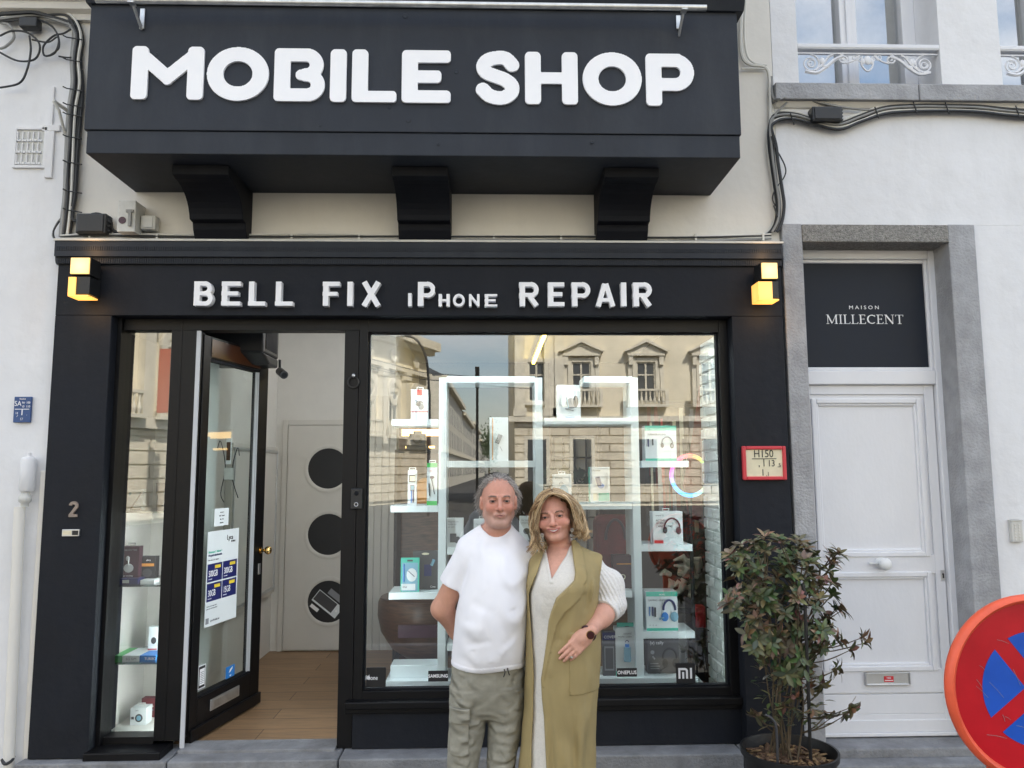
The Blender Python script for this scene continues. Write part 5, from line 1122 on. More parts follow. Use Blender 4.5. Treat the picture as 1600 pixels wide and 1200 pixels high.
# ================================================================== OPPOSITE SIDE OF THE SQUARE (seen mirrored in the glass)
VY=8.9
def window_parts(b,M,xc,z0,z1,w,ped=True,bal=True,arch=False):
    f=MB(M).frame(xc-w/2-.22,xc+w/2+.22,-.16,0,z0,z1+.22,.22,tb=0).box(xc-w/2-.32,xc+w/2+.32,-.28,0,z0-.18,z0-.002).build('window','cream_trim',b)
    g=MB(M).box(xc-w/2,xc+w/2,-.02,.0,z0,z1).build('pane','winpane_dark',f)
    MB(M).box(xc-.05,xc+.05,-.06,-.0205,z0,z1).box(xc-w/2,xc+w/2,-.055,-.0205,z0+(z1-z0)*.66,z0+(z1-z0)*.66+.07).frame(xc-w/2,xc+w/2,-.065,-.0205,z0,z1,.08).build('casement','cream_trim',f)
    if ped:
        zt=z1+.32; mb=MB(M); mb.box(xc-w/2-.5,xc+w/2+.5,-.35,0,zt,zt+.14)
        v=[(xc-w/2-.65,-.45),(xc,-.45),(xc+w/2+.65,-.45)]
        mb.prism([(xc-w/2-.68,zt+.142),(xc+w/2+.68,zt+.142),(xc+w/2+.68,zt+.24),(xc,zt+.82),(xc-w/2-.68,zt+.24)],'y',-.30,0)
        mb.prism([(xc-w/2-.74,zt+.24),(xc-w/2-.60,zt+.22),(xc,zt+.74),(xc+w/2+.60,zt+.22),(xc+w/2+.74,zt+.24),(xc,zt+.96)],'y',-.48,-.302)
        for s in (-1,1): mb.box(xc+s*(w/2+.32)-.12,xc+s*(w/2+.32)+.12,-.30,-.162,zt-.5,zt-.002); mb.box(xc+s*(w/2+.36)-.11,xc+s*(w/2+.36)+.11,-.155,0,z0,zt-.502)
        mb.build('pediment','cream_trim',f)
    if bal:
        mb=MB(M); mb.box(xc-w/2-.6,xc+w/2+.6,-.62,0,z0-.32,z0-.185).box(xc-w/2-.6,xc+w/2+.6,-.60,-.45,z0+.55,z0+.66)
        for s in (-1,1): mb.box(xc+s*(w/2+.5)-.1,xc+s*(w/2+.5)+.1,-.605,-.445,z0-.185,z0+.55)
        for k in range(8): mb.lathe((xc-w/2-.3+k*(w+.6)/7,-.525,z0-.185),[(.05,0),(.085,.2),(.035,.45),(.05,.73)],n=8)
        mb.build('balustrade','cream_trim',f)
def rustic(b,M,xa,xb,z0,z1,h,m='rust_stone',j=.03):
    mb=MB(M); z=z0; k=0
    while z<z1-.05:
        L=2.2; x=xa-(L/2 if k%2 else 0)
        while x<xb:
            a,c=max(xa,x),min(xb,x+L); 
            if c-a>.1: mb.box(a+j,c-j,-.10,0,z+j,min(z1,z+h)-j)
            x+=L
        z+=h; k+=1
    mb.build('rusticated_stone',m,b)
Yv=41.9; Yr=VY-Yv; MF=Matrix.Translation((0,Yr,0))@Matrix.Rotation(math.pi,4,'Z')   # facade facing +Y; local x = -world x
px0=PX(803,600,Yv); 
opp=thing('palace',(px0+15,Yr,0),'cream stone palace with pedimented windows, mirrored in the right of the shop window','building')
zg=PZ(960,652,Yv)
MB(MF).box(-px0-36,-px0,0,13,-.2,17).build('wall','cream_stone',opp)
MB(MF).box(-px0-36.3,-px0+.3,-.35,0,zg-.25,zg+.05).box(-px0-36.5,-px0+.6,-.9,0,13.2,13.9).box(-px0-36.4,-px0+.3,-.5,-.0,12.7,13.198).box(-px0-36.3,-px0+.3,-.3,0,PZ(960,505,Yv),PZ(960,505,Yv)+.3).build('cornice','cream_trim',opp)
for pxp in (812,858,873): x=-PX(pxp,600,Yv); MB(MF).box(x-.28,x+.28,-.30,0,zg+.06,12.69).box(x-.36,x+.36,-.38,-.301,zg+.06,zg+.5).build('pilaster','cream_trim',opp)
wz0,wz1=PZ(960,628,Yv),PZ(960,566,Yv)
for pxw in (838,908,1009,1109,1209,1309,1409,1509):
    window_parts(opp,MF,-PX(pxw,600,Yv),wz0,wz1,1.05 if pxw>840 else .9,ped=pxw!=838,bal=pxw>840)
    x=-PX(pxw,600,Yv); MB(MF).box(x-.5,x+.5,-.02,0,8.9+1.2,12.0).build('pane','winpane_dark',opp)
    mb=MB(MF); mb.box(x-.7,x+.7,-.14,-.0005,.9,3.6); mb.build('ground_window','cream_trim',opp); MB(MF).box(x-.5,x+.5,-.16,-.1405,1.0,3.4).build('pane','winpane_dark',opp)
rustic(opp,MF,-px0-36,-px0,0,zg-.26,.45)
# left palace
A=Vector((PX(666,640,50),VY-50,0)); B=A+Vector((-.384,1,0)).normalized()*33
ex=(B-A).normalized(); ey=Vector((-ex.y,ex.x,0)); ML=Matrix(((ex.x,ey.x,0,A.x),(ex.y,ey.y,0,A.y),(0,0,1,0),(0,0,0,1)))
op2=thing('palace',tuple(A),'ornate cream theatre with arched windows, mirrored at the left of the shop window','building')
MB(ML).box(0,33,0,14,-.2,10.0).build('wall','cream_stone',op2)
MB(ML).box(-.5,33.3,-.8,0,9.5,10.05).box(-.3,33.2,-.45,0,9.2,9.498).box(-.2,33.1,-.3,0,7.7,8.0).box(-.2,33.1,-.35,0,3.3,3.7).build('cornice','cream_trim',op2)
for k in range(11):
    xc=1.8+k*2.9
    window_parts(op2,ML,xc,3.95,6.4,1.1,ped=False,bal=True)
    MB(ML).lathe((xc,-.10,6.42),[(.80,0),(.80,-.12),(.5,-.12),(.5,0)],axis='y',n=24,cap=False).lathe((xc,-.08,8.6),[(.42,0),(.42,-.12),(.3,-.12)],axis='y',n=20).build('arch','cream_trim',op2)
    x=xc+1.45; MB(ML).box(x-.24,x+.24,-.34,0,3.71,7.69).box(x-.32,x+.32,-.42,0,7.2,7.69 if 0 else 7.69).build('pilaster','cream_trim',op2)
rustic(op2,ML,0,33,0,3.28,.5)
# street row
A=Vector((PX(690,640,80),VY-80,0)); B=Vector((PX(757,700,270),VY-270,0)); ex=(B-A).normalized(); ex=-ex; A2=B; ey=Vector((-ex.y,ex.x,0)); MS=Matrix(((ex.x,ey.x,0,A2.x),(ex.y,ey.y,0,A2.y),(0,0,1,0),(0,0,0,1))); Ls=(B-A).length
for k,(a,b,h_) in enumerate(((0,60,10.2),(60.2,110,11.8),(110.2,150,10.8),(150.2,Ls,11.6))):
    hb=thing('town_house',tuple(MS@Vector((b,0,0))),['farthest pale town house of the side street mirrored in the window','tall pale town house midway along the mirrored side street','lower pale town house of the mirrored side street','nearest pale town house at the corner of the mirrored side street'][k],'building','town houses along the side street')
    MB(MS).box(a,b,0,10,-.2,h_).build('wall','cream_trim',hb); MB(MS).box(a-.1,b+.1,-.6,0,h_-.5,h_+.05).box(a,b,-.2,0,3.7,4.0).build('cornice','cream_stone',hb)
    MB(MS).prism([(-.3,h_+.05),(4,h_+2.2),(10,h_+.05)],'x',a,b).build('roof','roofslate',hb)
    n=int((b-a)/3.4)
    for fl in (1.0,4.5,7.4):
        mb=MB(MS)
        for i in range(n): x=a+1.7+i*3.4; mb.box(x-.55,x+.55,-.03,-.0,fl,fl+2.0)
        mb.build('windows','winpane_dark',hb)
# mirrored extras
lp=thing('street_lamp',(PX(668,700,30),VY-30,0),'curved grey street lamp in front of the theatre, mirrored in the window','street lamp')
X_=PX(670,700,30); MB().tube(smooth_path([(X_,VY-30,0),(X_,VY-30,3),(X_-.02,VY-30,5),(X_-.15,VY-30,6.2),(X_-.55,VY-30,6.9),(X_-1.1,VY-30,7.05)]),[.07]*10+[.05]*16,n=8).build('pole','blackplastic',lp,smooth=True); MB().ball((X_-1.25,VY-30,7.02),(.3,.12,.07)).build('lamp_head','greybox',lp,smooth=True)
pp=thing('mast',(PX(745,700,36),VY-36,0),'dark slim mast with a small box on top across the square','mast')
X_=PX(745.5,700,36); MB().box(X_-.06,X_+.06,VY-36.06,VY-35.94,0,6.4).build('pole','blackframe',pp); MB().box(X_-.10,X_+.10,VY-36.15,VY-35.85,5.6,6.6).build('box','blackframe',pp,bevel=.03)
bn=thing('banner',(PX(258,640,30),VY-26,0),'tall orange red banner on a grey mast, mirrored in the narrow side window','banner')
X_=PX(258,640,26); MB().box(X_-.28,X_+.10,VY-26.05,VY-26,PZ(258,645,26),PZ(258,545,26)).build('cloth','orangebanner' if 0 else mat('orange red cloth',(.50,.15,.09),.7),bn)
MB().tube([(X_+.16,VY-26,0),(X_+.16,VY-26,PZ(258,535,26))],.05).build('pole','greybox',bn)
tr=thing('street_tree',(PX(763,700,110),VY-110,0),'small green street tree at the end of the mirrored side street','tree')
X_=PX(764,700,110); MB().tube([(X_,VY-110,0),(X_,VY-110,2.2),(X_+.1,VY-110,4.6)],[.16,.11,.05]).build('trunk','stem',tr)
mb=MB(); r8=random.Random(8)
for k in range(900):
    a=r8.uniform(0,6.28); e=r8.gauss(0,.5); q=Vector((X_+math.cos(a)*r8.uniform(.1,1.25),VY-110+math.sin(a)*1.2,5.2+r8.gauss(0,1.3))); s_=.22
    mb.poly([q,q+Vector((s_,r8.uniform(-.2,.2),r8.uniform(-.1,.2))),q+Vector((s_*.3,r8.uniform(-.2,.2),s_))])
mb.build('crown','leafdark' if 0 else mat('street tree leaves',(.05,.09,.03),.7,var=.4),tr)
for k,(y0_,y1) in enumerate(((556,592),(566,604),(572,598))):
    t=MB().tube([P(560,y0_,34).xyz*1 if 0 else (PX(560,y0_,34),VY-34,PZ(560,y0_,34)),(PX(660,(y0_+y1)/2+8,34),VY-34,PZ(660,(y0_+y1)/2+8,34)),(PX(830,y1+4,34),VY-34,PZ(830,y1+4,34))],.018,n=4).build('overhead_wire','cable_black',None)
    tag(t,['highest','middle','lowest'][k]+' of three thin overhead wires spanning the square','wire','overhead wires across the square')
# ================================================================== PEOPLE
MT['skin']=attrmat('skin',.48,bump=.14,bscale=240,sss=.05,spec=.35)
MT['hair']=attrmat('hair strands',.55,spec=.3)
MT['tee']=mat('white cotton jersey',(.86,.86,.90),.85,var=.015,scale=14,bump=.9,bscale=8,stretch=(1,1,.7),ridged=1,bdist=.035)
MT['trouser']=mat('sage khaki twill',(.285,.275,.225),.85,var=.14,scale=26,bump=.9,bscale=13,bdist=.04,ridged=1,stretch=(.7,1,1.3))
MT['knit']=mat('cream knit',(.74,.72,.69),.9,var=.06,scale=160,bump=.35,bscale=90)
MT['dress']=mat('oatmeal jersey dress',(.66,.63,.575),.9,var=.07,scale=180,bump=.25,bscale=30)
MT['coat']=mat('olive crepe coat',(.34,.265,.12),.8,var=.09,scale=10,bump=.8,bscale=6,bdist=.04,ridged=1,stretch=(1.4,1,.5))
MT['seam']=mat('olive seam',(.28,.22,.1),.8)
MT['eye']=mat('eyeball',(.34,.30,.28),.25,var=.02); MT['iris']=mat('dark iris',(.03,.022,.018),.15,var=.1); MT['teeth']=mat('teeth',(.58,.53,.48),.3,var=.02)
MT['silver']=mat('silver jewellery',(.40,.37,.32),.35,metal=.9,var=.3); MT['shoe']=mat('pale shoe leather',(.45,.43,.40),.6,var=.1)
MT['watch']=mat('dark red brown watch glass',(.05,.012,.012),.15,var=.2)
def A3(v): return np.array([v[0],v[1],v[2]],np.float64)
def headsdf(q, male, smile):
    x=q.copy(); ax=np.abs(x[:,0]); m=x.copy(); m[:,0]=ax          # mirrored copy
    d=ell(x,(0,.018,.032),(.077,.098,.090))
    jw=.061 if male else .059
    d=smin(d,ell(x,(0,-.022,-.030),(jw+.006,.066,.078)),.03)
    d=smin(d,cap_(m,((.050 if male else .045),-.002,-.060),((.018 if male else .012),-.068,-.100),.021,(.019 if male else .015)),.022)
    d=smin(d,ell(x,(0,-.076,-.099),(.020,.015,.017)),.020)
    if male: d=smin(d,ell(x,(0,-.030,-.104),(.042,.045,.020)),.02)
    else: d=smin(d,ell(x,(0,-.022,-.104),(.042,.040,.020)),.03)
    ck=.030 if male else .036
    d=smin(d,ell(m,(ck+.004,-.064,-.030 if male else -.033),(.028,.022,.024) if male else (.030,.025,.025)),.018)
    d=smin(d,cap_(m,(.012,-.089,.020),(.042,-.074,.022),.009,.008),.012)           # brow
    d=smax(d,-ell(m,(.031,-.099,.001),(.019,.019,.0125)),.010)                     # socket
    # nose
    n=cap_(x,(0,-.090,.008),(0,-.112,-.030),.0075,.0105)
    n=smin(n,sph(x,(0,-.1135,-.034),.0115),.006); n=smin(n,sph(m,(.0125,-.099,-.037),.0085),.006)
    d=smin(d,n,.008); d=smax(d,-sph(m,(.0065,-.108,-.0455),.0038),.002)
    # lids
    lid=sph(m,(.0315,-.0745,.001),.0150); d=smin(d,lid,.003)
    slit=ell(m,(.0315,-.090,.0000),(.0125,.013,.0030 if smile else .0040)); d=smax(d,-slit,.0012)
    # creases: nasolabial, eye bags, forehead
    def groove(d,a,b,r,amp): 
        s=cap_(m,a,b,0.0); return d+amp*np.exp(-(s/r)**2)
    d=groove(d,(.018,-.098,-.034),(.031 if smile else .027,-.084,-.068),.0045,.0028 if smile else .0022)
    d=groove(d,(.020,-.088,-.015),(.040,-.080,-.013),.003,.0012)
    if male:
        d=groove(d,(.004,-.098,.022),(.005,-.097,.036),.0028,.0018)
        for zz in (.045,.056): d=groove(d,(.0,-.096,zz),(.03,-.088,zz+.002),.003,.0010)
        d=groove(d,(.026,-.088,-.075),(.024,-.082,-.094),.005,.002)
    # mouth
    mz=-.064; w=.029 if smile else .023; up=.0085 if smile else .0008
    lipu=cap_(m,(0,-.0995,mz+.004),(w,-.088,mz+.002+up),.0048 if not male else .004,.0025); lipl=cap_(m,(0,-.0985,mz-.0075),(w*.9,-.088,mz-.001+up),.0058,.003)
    d=smin(d,ell(x,(0,-.082,mz),(.028,.016,.018)),.012); d=smin(d,lipu,.005); d=smin(d,lipl,.005)
    op=.0006 if smile else .0012
    d=smax(d,-np.minimum(cap_(m,(0,-.106,mz-.001-(.0015 if smile else 0)),(w*.85,-.093,mz+up*.8),op+.0008,op*.6),9),.0012)
    # ears
    e=ell(m,(.080,.006,-.006),(.0085,.020,.032)); e=smax(e,-ell(m,(.088,.002,-.002),(.006,.011,.020)),.003); e=smin(e,ell(m,(.076,-.002,-.030),(.008,.009,.010)),.006)
    d=smin(d,e,.006)
    return d
def headcol(q, male, smile, base, lip):
    m=q.copy(); m[:,0]=np.abs(m[:,0]); c=np.tile(np.array(base),(len(q),1))
    def mixc(mask,col): 
        nonlocal c; c=c*(1-mask[:,None])+np.array(col)*mask[:,None]
    g=lambda p,r: np.exp(-(((m-np.array(p))/np.array(r))**2).sum(1))
    mixc(.55*g((.040,-.075,-.026),(.026,.04,.020)),(base[0]*1.02,base[1]*.66,base[2]*.60))
    mixc(.5*g((0,-.115,-.034),(.016,.03,.012)),(base[0]*1.02,base[1]*.62,base[2]*.56))
    mixc(.35*g((0,-.09,.06),(.06,.05,.03)),(base[0]*1.03,base[1]*.85,base[2]*.78))
    up=.0075 if smile else .0008
    zc=-.0645+up*(m[:,0]/.024)**1.5; hw=.030 if smile else .023
    mask=np.clip(1.6-((m[:,0]/hw)**4+((q[:,2]-zc+.001)/(.0080 if not male else .0062))**2),0,1)*(q[:,1]<-.080)
    mixc(mask*(.55 if male else .15),lip)
    if male:
        z=q[:,2]; b=np.clip((-.040-z)/.03,0,1)*np.clip((z+.15)/.03,0,1)*np.clip((.02-q[:,1])/.05,0,1); b=b*(1-mask)*(1-np.exp(-((m[:,0]-.04)**2+(z+.045)**2)/.0006)*.5)
        n=.75+.25*np.sin(q[:,0]*900)*np.sin(q[:,2]*830)
        mixc(.42*b*n,(.44,.38,.35))
        mixc(.28*g((0,-.1,-.054),(.022,.03,.008)),(.42,.36,.33))
    # eyebrows
    t=(m[:,0]-.016)/.030; zb=.0225+.006*np.sin(np.clip(t,0,1)*2.2)-.003*np.clip(t,0,1)
    eb=np.clip(1.4-np.abs((q[:,2]-zb)/.0040)**2,0,1)*np.clip(1.2-np.abs((t-.5)/.58)**4,0,1)*(q[:,1]<-.05)
    mixc(.30*np.clip(eb,0,1),(.20,.15,.12) if male else (.17,.10,.06))
    # lash line
    r=np.hypot((m[:,0]-.0315)/.0150,(q[:,2]-.0022)/.0042); ll=np.exp(-((r-1)/.22)**2)*(q[:,1]<-.076)*(q[:,2]>-.001)
    mixc(.45*np.clip(ll*1.2,0,1),(.035,.02,.018))
    r=np.hypot((m[:,0]-.0315)/.0140,(q[:,2]+.0018)/.0036); ll=np.exp(-((r-1)/.25)**2)*(q[:,1]<-.076)*(q[:,2]<0)
    mixc(.35*np.clip(ll,0,1),(.20,.09,.07))
    return c
def handsdf(p, wrist, X, Z, s=1.0, curl=(.3,.35,.4,.5), thumb=.6, flip=1):
    X=np.array(X,float); X/=np.linalg.norm(X); Z=np.array(Z,float); Z-=X*(Z@X); Z/=np.linalg.norm(Z); Y=np.cross(Z,X)*flip
    q=(p-np.array(wrist)); q=np.stack([q@X,q@Y,q@Z],1)/s
    d=boxs(q,(.045,.0,0),(.042,.036,.012),.011); d=smin(d,cap_(q,(-.03,0,0),(.02,0,0),.026,.024),.02)
    L=(.068,.076,.071,.055); ys=(.028,.0095,-.0095,-.027); r0=(.0092,.0095,.009,.008)
    for i in range(4):
        a=np.array([.080-(.006 if i in(0,3) else 0),ys[i],0.002]); ang=curl[i]*.5; f=None
        for j,fr in enumerate((.45,.30,.25)):
            b=a+np.array([math.cos(ang),(ys[i])*1.2*fr,-math.sin(ang)])*L[i]*fr
            c_=cap_(q,a,b,r0[i]*(1-.10*j),r0[i]*(.92-.10*j)); f=c_ if f is None else smin(f,c_,.003); a=b; ang+=curl[i]
        d=smin(d,f,.005)
    t=smin(cap_(q,(.015,.026,-.004),(.045,.026+.022*thumb,-.014),.014,.011),cap_(q,(.045,.026+.022*thumb,-.014),(.078,.026+.030*thumb,-.022),.0105,.008),.006)
    return smin(d,t,.012)*s
def segexp(p,a,b,r,amp):
    s=cap_(p,a,b,0.0); d=np.asarray(b)-np.asarray(a); t=np.clip(((p-a)@d)/float(d@d),0,1); return amp*np.exp(-(s/r)**2)*np.clip(np.sin(np.pi*np.clip(t,.0,1))*2.2+.10,0,1)
class Fig:
    def __init__(s,Y): s.Y=Y
    def __call__(s,px,py,d=0): return A3(P(px,py,s.Y+d))
    def sec(s,py,l,r,cy,ry,d=0):
        a=s(l,py); b=s(r,py); return (a[2],(a[0]+b[0])/2,s.Y+cy,(b[0]-a[0])/2,ry)
def strands(name,paths,m,parent,r=.0016,cols=None):
    V=[];Fc=[];C=[]
    for i,(pts,c) in enumerate(paths):
        pts=np.array(pts); n=len(pts); t=np.gradient(pts,axis=0); t/=np.maximum(np.linalg.norm(t,axis=1),1e-9)[:,None]
        u=np.cross(t,[.3,.8,.1]); u/=np.maximum(np.linalg.norm(u,axis=1),1e-9)[:,None]; v=np.cross(t,u)
        w_=np.linspace(1,.35,n)[:,None]*r; k=len(V)*0+sum(len(x) for x in V[-1:])*0
        for a in (0,2.094,4.189): V.append(pts+(u*math.cos(a)+v*math.sin(a))*w_); C.append(np.tile(c,(n,1)))
    V_=np.concatenate(V); C_=np.concatenate(C); base=0
    for pts,c in paths:
        n=len(pts)
        i=np.arange(n-1)
        for a in range(3):
            b=(a+1)%3; Fc.append(np.stack([base+a*n+i,base+b*n+i,base+b*n+i+1,base+a*n+i+1],1))
        base+=3*n
    q=np.concatenate(Fc)
    me=bpy.data.meshes.new(name); me.vertices.add(len(V_)); me.loops.add(q.size); me.polygons.add(len(q))
    me.vertices.foreach_set('co',V_.astype(np.float32).ravel()); me.loops.foreach_set('vertex_index',q.astype(np.int32).ravel())
    me.polygons.foreach_set('loop_start',np.arange(0,q.size,4,dtype=np.int32)); me.polygons.foreach_set('loop_total',np.full(len(q),4,np.int32)); me.update(calc_edges=True)
    me.polygons.foreach_set('use_smooth',[True]*len(q))
    at=me.color_attributes.new('Col','FLOAT_COLOR','POINT'); at.data.foreach_set('color',np.concatenate([C_,np.ones((len(C_),1))],1).astype(np.float32).ravel())
    me.materials.append(MT[m]); return finish(bpy.data.objects.new(name,me),parent)
def rotm(yaw,pitch,roll):
    return np.array((Matrix.Rotation(roll,3,'Y')@Matrix.Rotation(pitch,3,'X')@Matrix.Rotation(yaw,3,'Z')))
def shirt_noise(p,amp,s):
    return amp*(np.sin(p[:,0]*s+2*np.sin(p[:,2]*s*.7))*np.sin(p[:,2]*s*1.3+1.5*np.sin(p[:,0]*s*.9)+p[:,1]*s))

MT['lipW']=mat('rose lips',(.42,.115,.105),.35,var=.08,scale=60); MT['lipM']=mat('natural lips',(.43,.19,.15),.5,var=.08,scale=60); MT['lash']=mat('lash line',(.03,.02,.018),.6); MT['mouthdark']=mat('mouth line',(.10,.03,.03),.6); MT['crease_shade']=mat('lid crease',(.33,.15,.11),.6)
def surf_y(xs,zs,male,smile):
    ys=np.linspace(-.130,-.045,171); out=[]
    for x,z in zip(xs,zs):
        p=np.stack([np.full(171,x),ys,np.full(171,z)],1); d=headsdf(p,male,smile); i=int(np.argmax(d<0)); i=max(i,1)
        t=d[i-1]/(d[i-1]-d[i]+1e-9); out.append(ys[i-1]+(ys[i]-ys[i-1])*t)
    return np.array(out)
def strip(name,m,par,H,R,s,male,x0,x1,top,bot,off=.0006,n=22,rows=4,bulge=0.0):
    V=[];F=[]
    for i in range(n+1):
        u=i/n*2-1; x=x0+(x1-x0)*i/n; zt,zb=top(u),bot(u)
        zs=[zb+(zt-zb)*k/rows for k in range(rows+1)]; y=surf_y([x]*(rows+1),zs,male,not male)
        for k in range(rows+1): V.append(H+R@(np.array([x,y[k]-off-bulge*math.sin(math.pi*k/rows),zs[k]])*s))
    for i in range(n):
        for k in range(rows): a=i*(rows+1)+k; F.append((a,a+1,a+rows+2,a+rows+1))
    return MB().add(V,F).build(name,m,par,smooth=True)
def face_parts(par,H,R,s,male):
    q=lambda u: max(0.0,1-u*u)
    if male:
        zc=lambda u:-.0640+.0008*u*u*u*u+.0012*math.cos(u*9)*.3
        strip('mouth_line','mouthdark',par,H,R,s,True,-.0225,.0225,lambda u:zc(u)+.0011*q(u)+.0002,lambda u:zc(u)-.0012*q(u)-.0002,off=.0009)
        strip('lower_lip','lipM',par,H,R,s,True,-.0190,.0190,lambda u:zc(u)-.0012*q(u),lambda u:zc(u)-.0012-.0062*q(u)**.7,off=.0006,bulge=.0012)
        strip('upper_lip','lipM',par,H,R,s,True,-.0200,.0200,lambda u:zc(u)+.0010+.0030*q(u)**.6,lambda u:zc(u)+.0011*q(u),off=.0006,bulge=.0006)
    else:
        zc=lambda u:-.0655+.0085*u*u
        strip('teeth','teeth',par,H,R,s,False,-.0205,.0205,lambda u:zc(u)+.0018*q(u),lambda u:zc(u)-.0042*q(u)-.0002,off=.0012)
        strip('upper_lip','lipW',par,H,R,s,False,-.0265,.0265,lambda u:zc(u*1.06)+.0032+.0036*q(u)**.6,lambda u:zc(u*1.06)+.0018*q(u),off=.0012,bulge=.0018)
        strip('lower_lip','lipW',par,H,R,s,False,-.0250,.0250,lambda u:zc(u)-.0040*q(u),lambda u:zc(u)-.0048-.0066*q(u)**.7+.003*u*u,off=.0012,bulge=.0020)
    for sx in (-1,1):
        c=sx*.0315; w=.0148; hh=.0040 if male else .0034
        zt=lambda u:.0006+hh*q(u)**.8-.0008*u*sx
        strip('lash_line','lash',par,H,R,s,male,c-w,c+w,lambda u:zt(u)+(.0013 if male else .0019),lambda u:zt(u),off=.0010,n=14,rows=2)
        strip('lash_line','crease_shade',par,H,R,s,male,c-w*.9,c+w*.9,lambda u:-.0004-(hh*.75)*q(u)**.8,lambda u:-.0012-(hh*.75)*q(u)**.8,off=.0006,n=14,rows=2)
        strip('lid_crease_shade','crease_shade',par,H,R,s,male,c-w*1.0,c+w*1.02,lambda u:zt(u)+.0052,lambda u:zt(u)+.0043,off=.0004,n=14,rows=2)  # darker skin strip paints the shade in the lid fold
    # eyebrow hairs
    re=np.random.RandomState(5); ps=[]
    for sx in (-1,1):
        for k in range(90 if male else 110):
            t=re.rand(); x=sx*(.0150+.0310*t); z=.0205+.0065*math.sin(min(1,t*1.05)*2.3)-.0045*t+re.normal()*.0013
            y=surf_y([x],[z],male,not male)[0]-.0004; L=re.uniform(.004,.007)
            pts=np.array([[x+sx*L*.8*a,y+.0012*a-.0010,z+(L*.45*(1-t)*a-L*.12*a)] for a in (0,.5,1)])
            g=re.uniform(.8,1.3); col=np.array([.21,.17,.145])*g if male else np.array([.15,.095,.06])*g
            ps.append(((pts*s)@R.T+H,col))
    strands('eyebrows',ps,'hair',par,r=.0007)
# ------------------------------------------------------------------ the man
m=Fig(3.40)
man=thing('person',(m(770,1000)[0],3.42,0),'man in white t-shirt and sage cargo trousers standing with one arm behind his back','person')
Hm=m(779,783.5,.0); Hm[1]=3.405; sM=np.array([.96,.95,.925]); RMn=rotm(rad(3),rad(-2),0)
def hm(p): return ((p-Hm)@RMn)/sM
torso=rsm([m.sec(1048,707,820,.02,.135),m.sec(1037,706,821,.015,.145),m.sec(1000,708,824,.0,.155),m.sec(960,712,827,-.005,.158),m.sec(920,720,829,.0,.148),m.sec(890,726,828,.01,.135),m.sec(868,724,824,.02,.115),m.sec(852,716,824,.03,.088),m.sec(843,718,821,.035,.080),m.sec(836,727,815,.04,.075),m.sec(831,734,809,.04,.073),m.sec(826,742,804,.045,.072),m.sec(819,753,798,.045,.068)],60)
shL=m(731,868,.02); elL=m(691,951,.07); haL=m(735,1012,.22)
shR=m(818,870,.03); elR=m(852,940,.19); haR=m(872,965,.27)
legL=[m.sec(1110,702,762,.02,.098),m.sec(1150,700,757,.02,.088),m.sec(1200,698,747,.01,.080)]
legR=[m.sec(1110,761,819,.02,.098),m.sec(1150,762,814,.02,.088),m.sec(1200,760,805,.01,.080)]
def ext(L,xs):   # continue the leg down to the ankle
    z,cx,cy,rx,ry=L[-1]; return [(.09,cx+xs*1.0,cy+.03,.048,.055),(.25,cx+xs*.7,cy+.03,.058,.066),(.40,cx+xs*.3,cy+.015,.062,.072)]
legLs=rsm(ext(legL,-.01)+[*reversed(legL)]+[m.sec(1075,704,764,.02,.11)],50); legRs=rsm(ext(legR,.01)+[*reversed(legR)]+[m.sec(1075,759,820,.02,.11)],50)
pelvis=rsm([m.sec(1118,708,814,.02,.085),m.sec(1095,704,819,.02,.115),m.sec(1070,704,820,.02,.13),m.sec(1022,707,819,.02,.128)],20)
def man_body(p):
    d=headsdf(hm(p),True,False)*.93
    a=Hm+RMn@(np.array([0,.025,-.075])*sM); b=np.array([m(775,850)[0],3.45,m(775,850)[2]])
    d=smin(d,cap_(p,a,b,.056,.066),.03)
    d=smin(d,loft(p,torso)+.018,.03)
    for sh,el,ha in ((shL,elL,haL),(shR,elR,haR)):
        arm=smin(cap_(p,sh,el,.047,.047),cap_(p,el,ha,.047,.030),.02); arm=smin(arm,ell(p,el*.45+ha*.55+np.array([0,0,.02]),(.045,.045,.06)),.03); d=smin(d,arm,.015)
    X=np.array([.8,.2,-.3]); d=smin(d,handsdf(p,haL,X,(.1,1,.1),1.05),.02); d=smin(d,handsdf(p,haR,(.9,.1,-.2),(0,1,.1),1.05),.02)
    for L in (legLs,legRs): d=smin(d,loft(p,L)+.016,.02)
    d=smin(d,loft(p,pelvis)+.016,.02)
    return d
skinM=(.60,.305,.225)
def mcol(v):
    q=hm(v); c=headcol(q,True,False,skinM,(.44,.20,.15)); far=(q[:,2]<-.16)
    c[far]=np.array([.60,.315,.22]); return c
lo=np.array([m(668,1000)[0]-.01,3.20,.06]); hi=np.array([m(925,1000)[0]+.14,3.72,1.78])
sdf_obj('body',man_body,lo,hi,.0031,'skin',man,colf=mcol)
def hpt(H,R,s,v): return H+R@(np.array(v)*s)
def eyes(H,R,s,par,look=(0,0)):
    for sx in (-1,1):
        c=hpt(H,R,s,(sx*.0315,-.0752,.001)); e=MB().ball(c,.0126*s[1],16,10).build('eye','eye',par,smooth=True)
        c2=hpt(H,R,s,(sx*.0315+look[0],-.0838,.0012)); MB().ball(c2,(.0068*s[0],.0056*s[0],.0068*s[0]),12,8).build('iris','iris',e,smooth=True)
eyes(Hm,RMn,sM,man)
face_parts(man,Hm,RMn,sM,True)
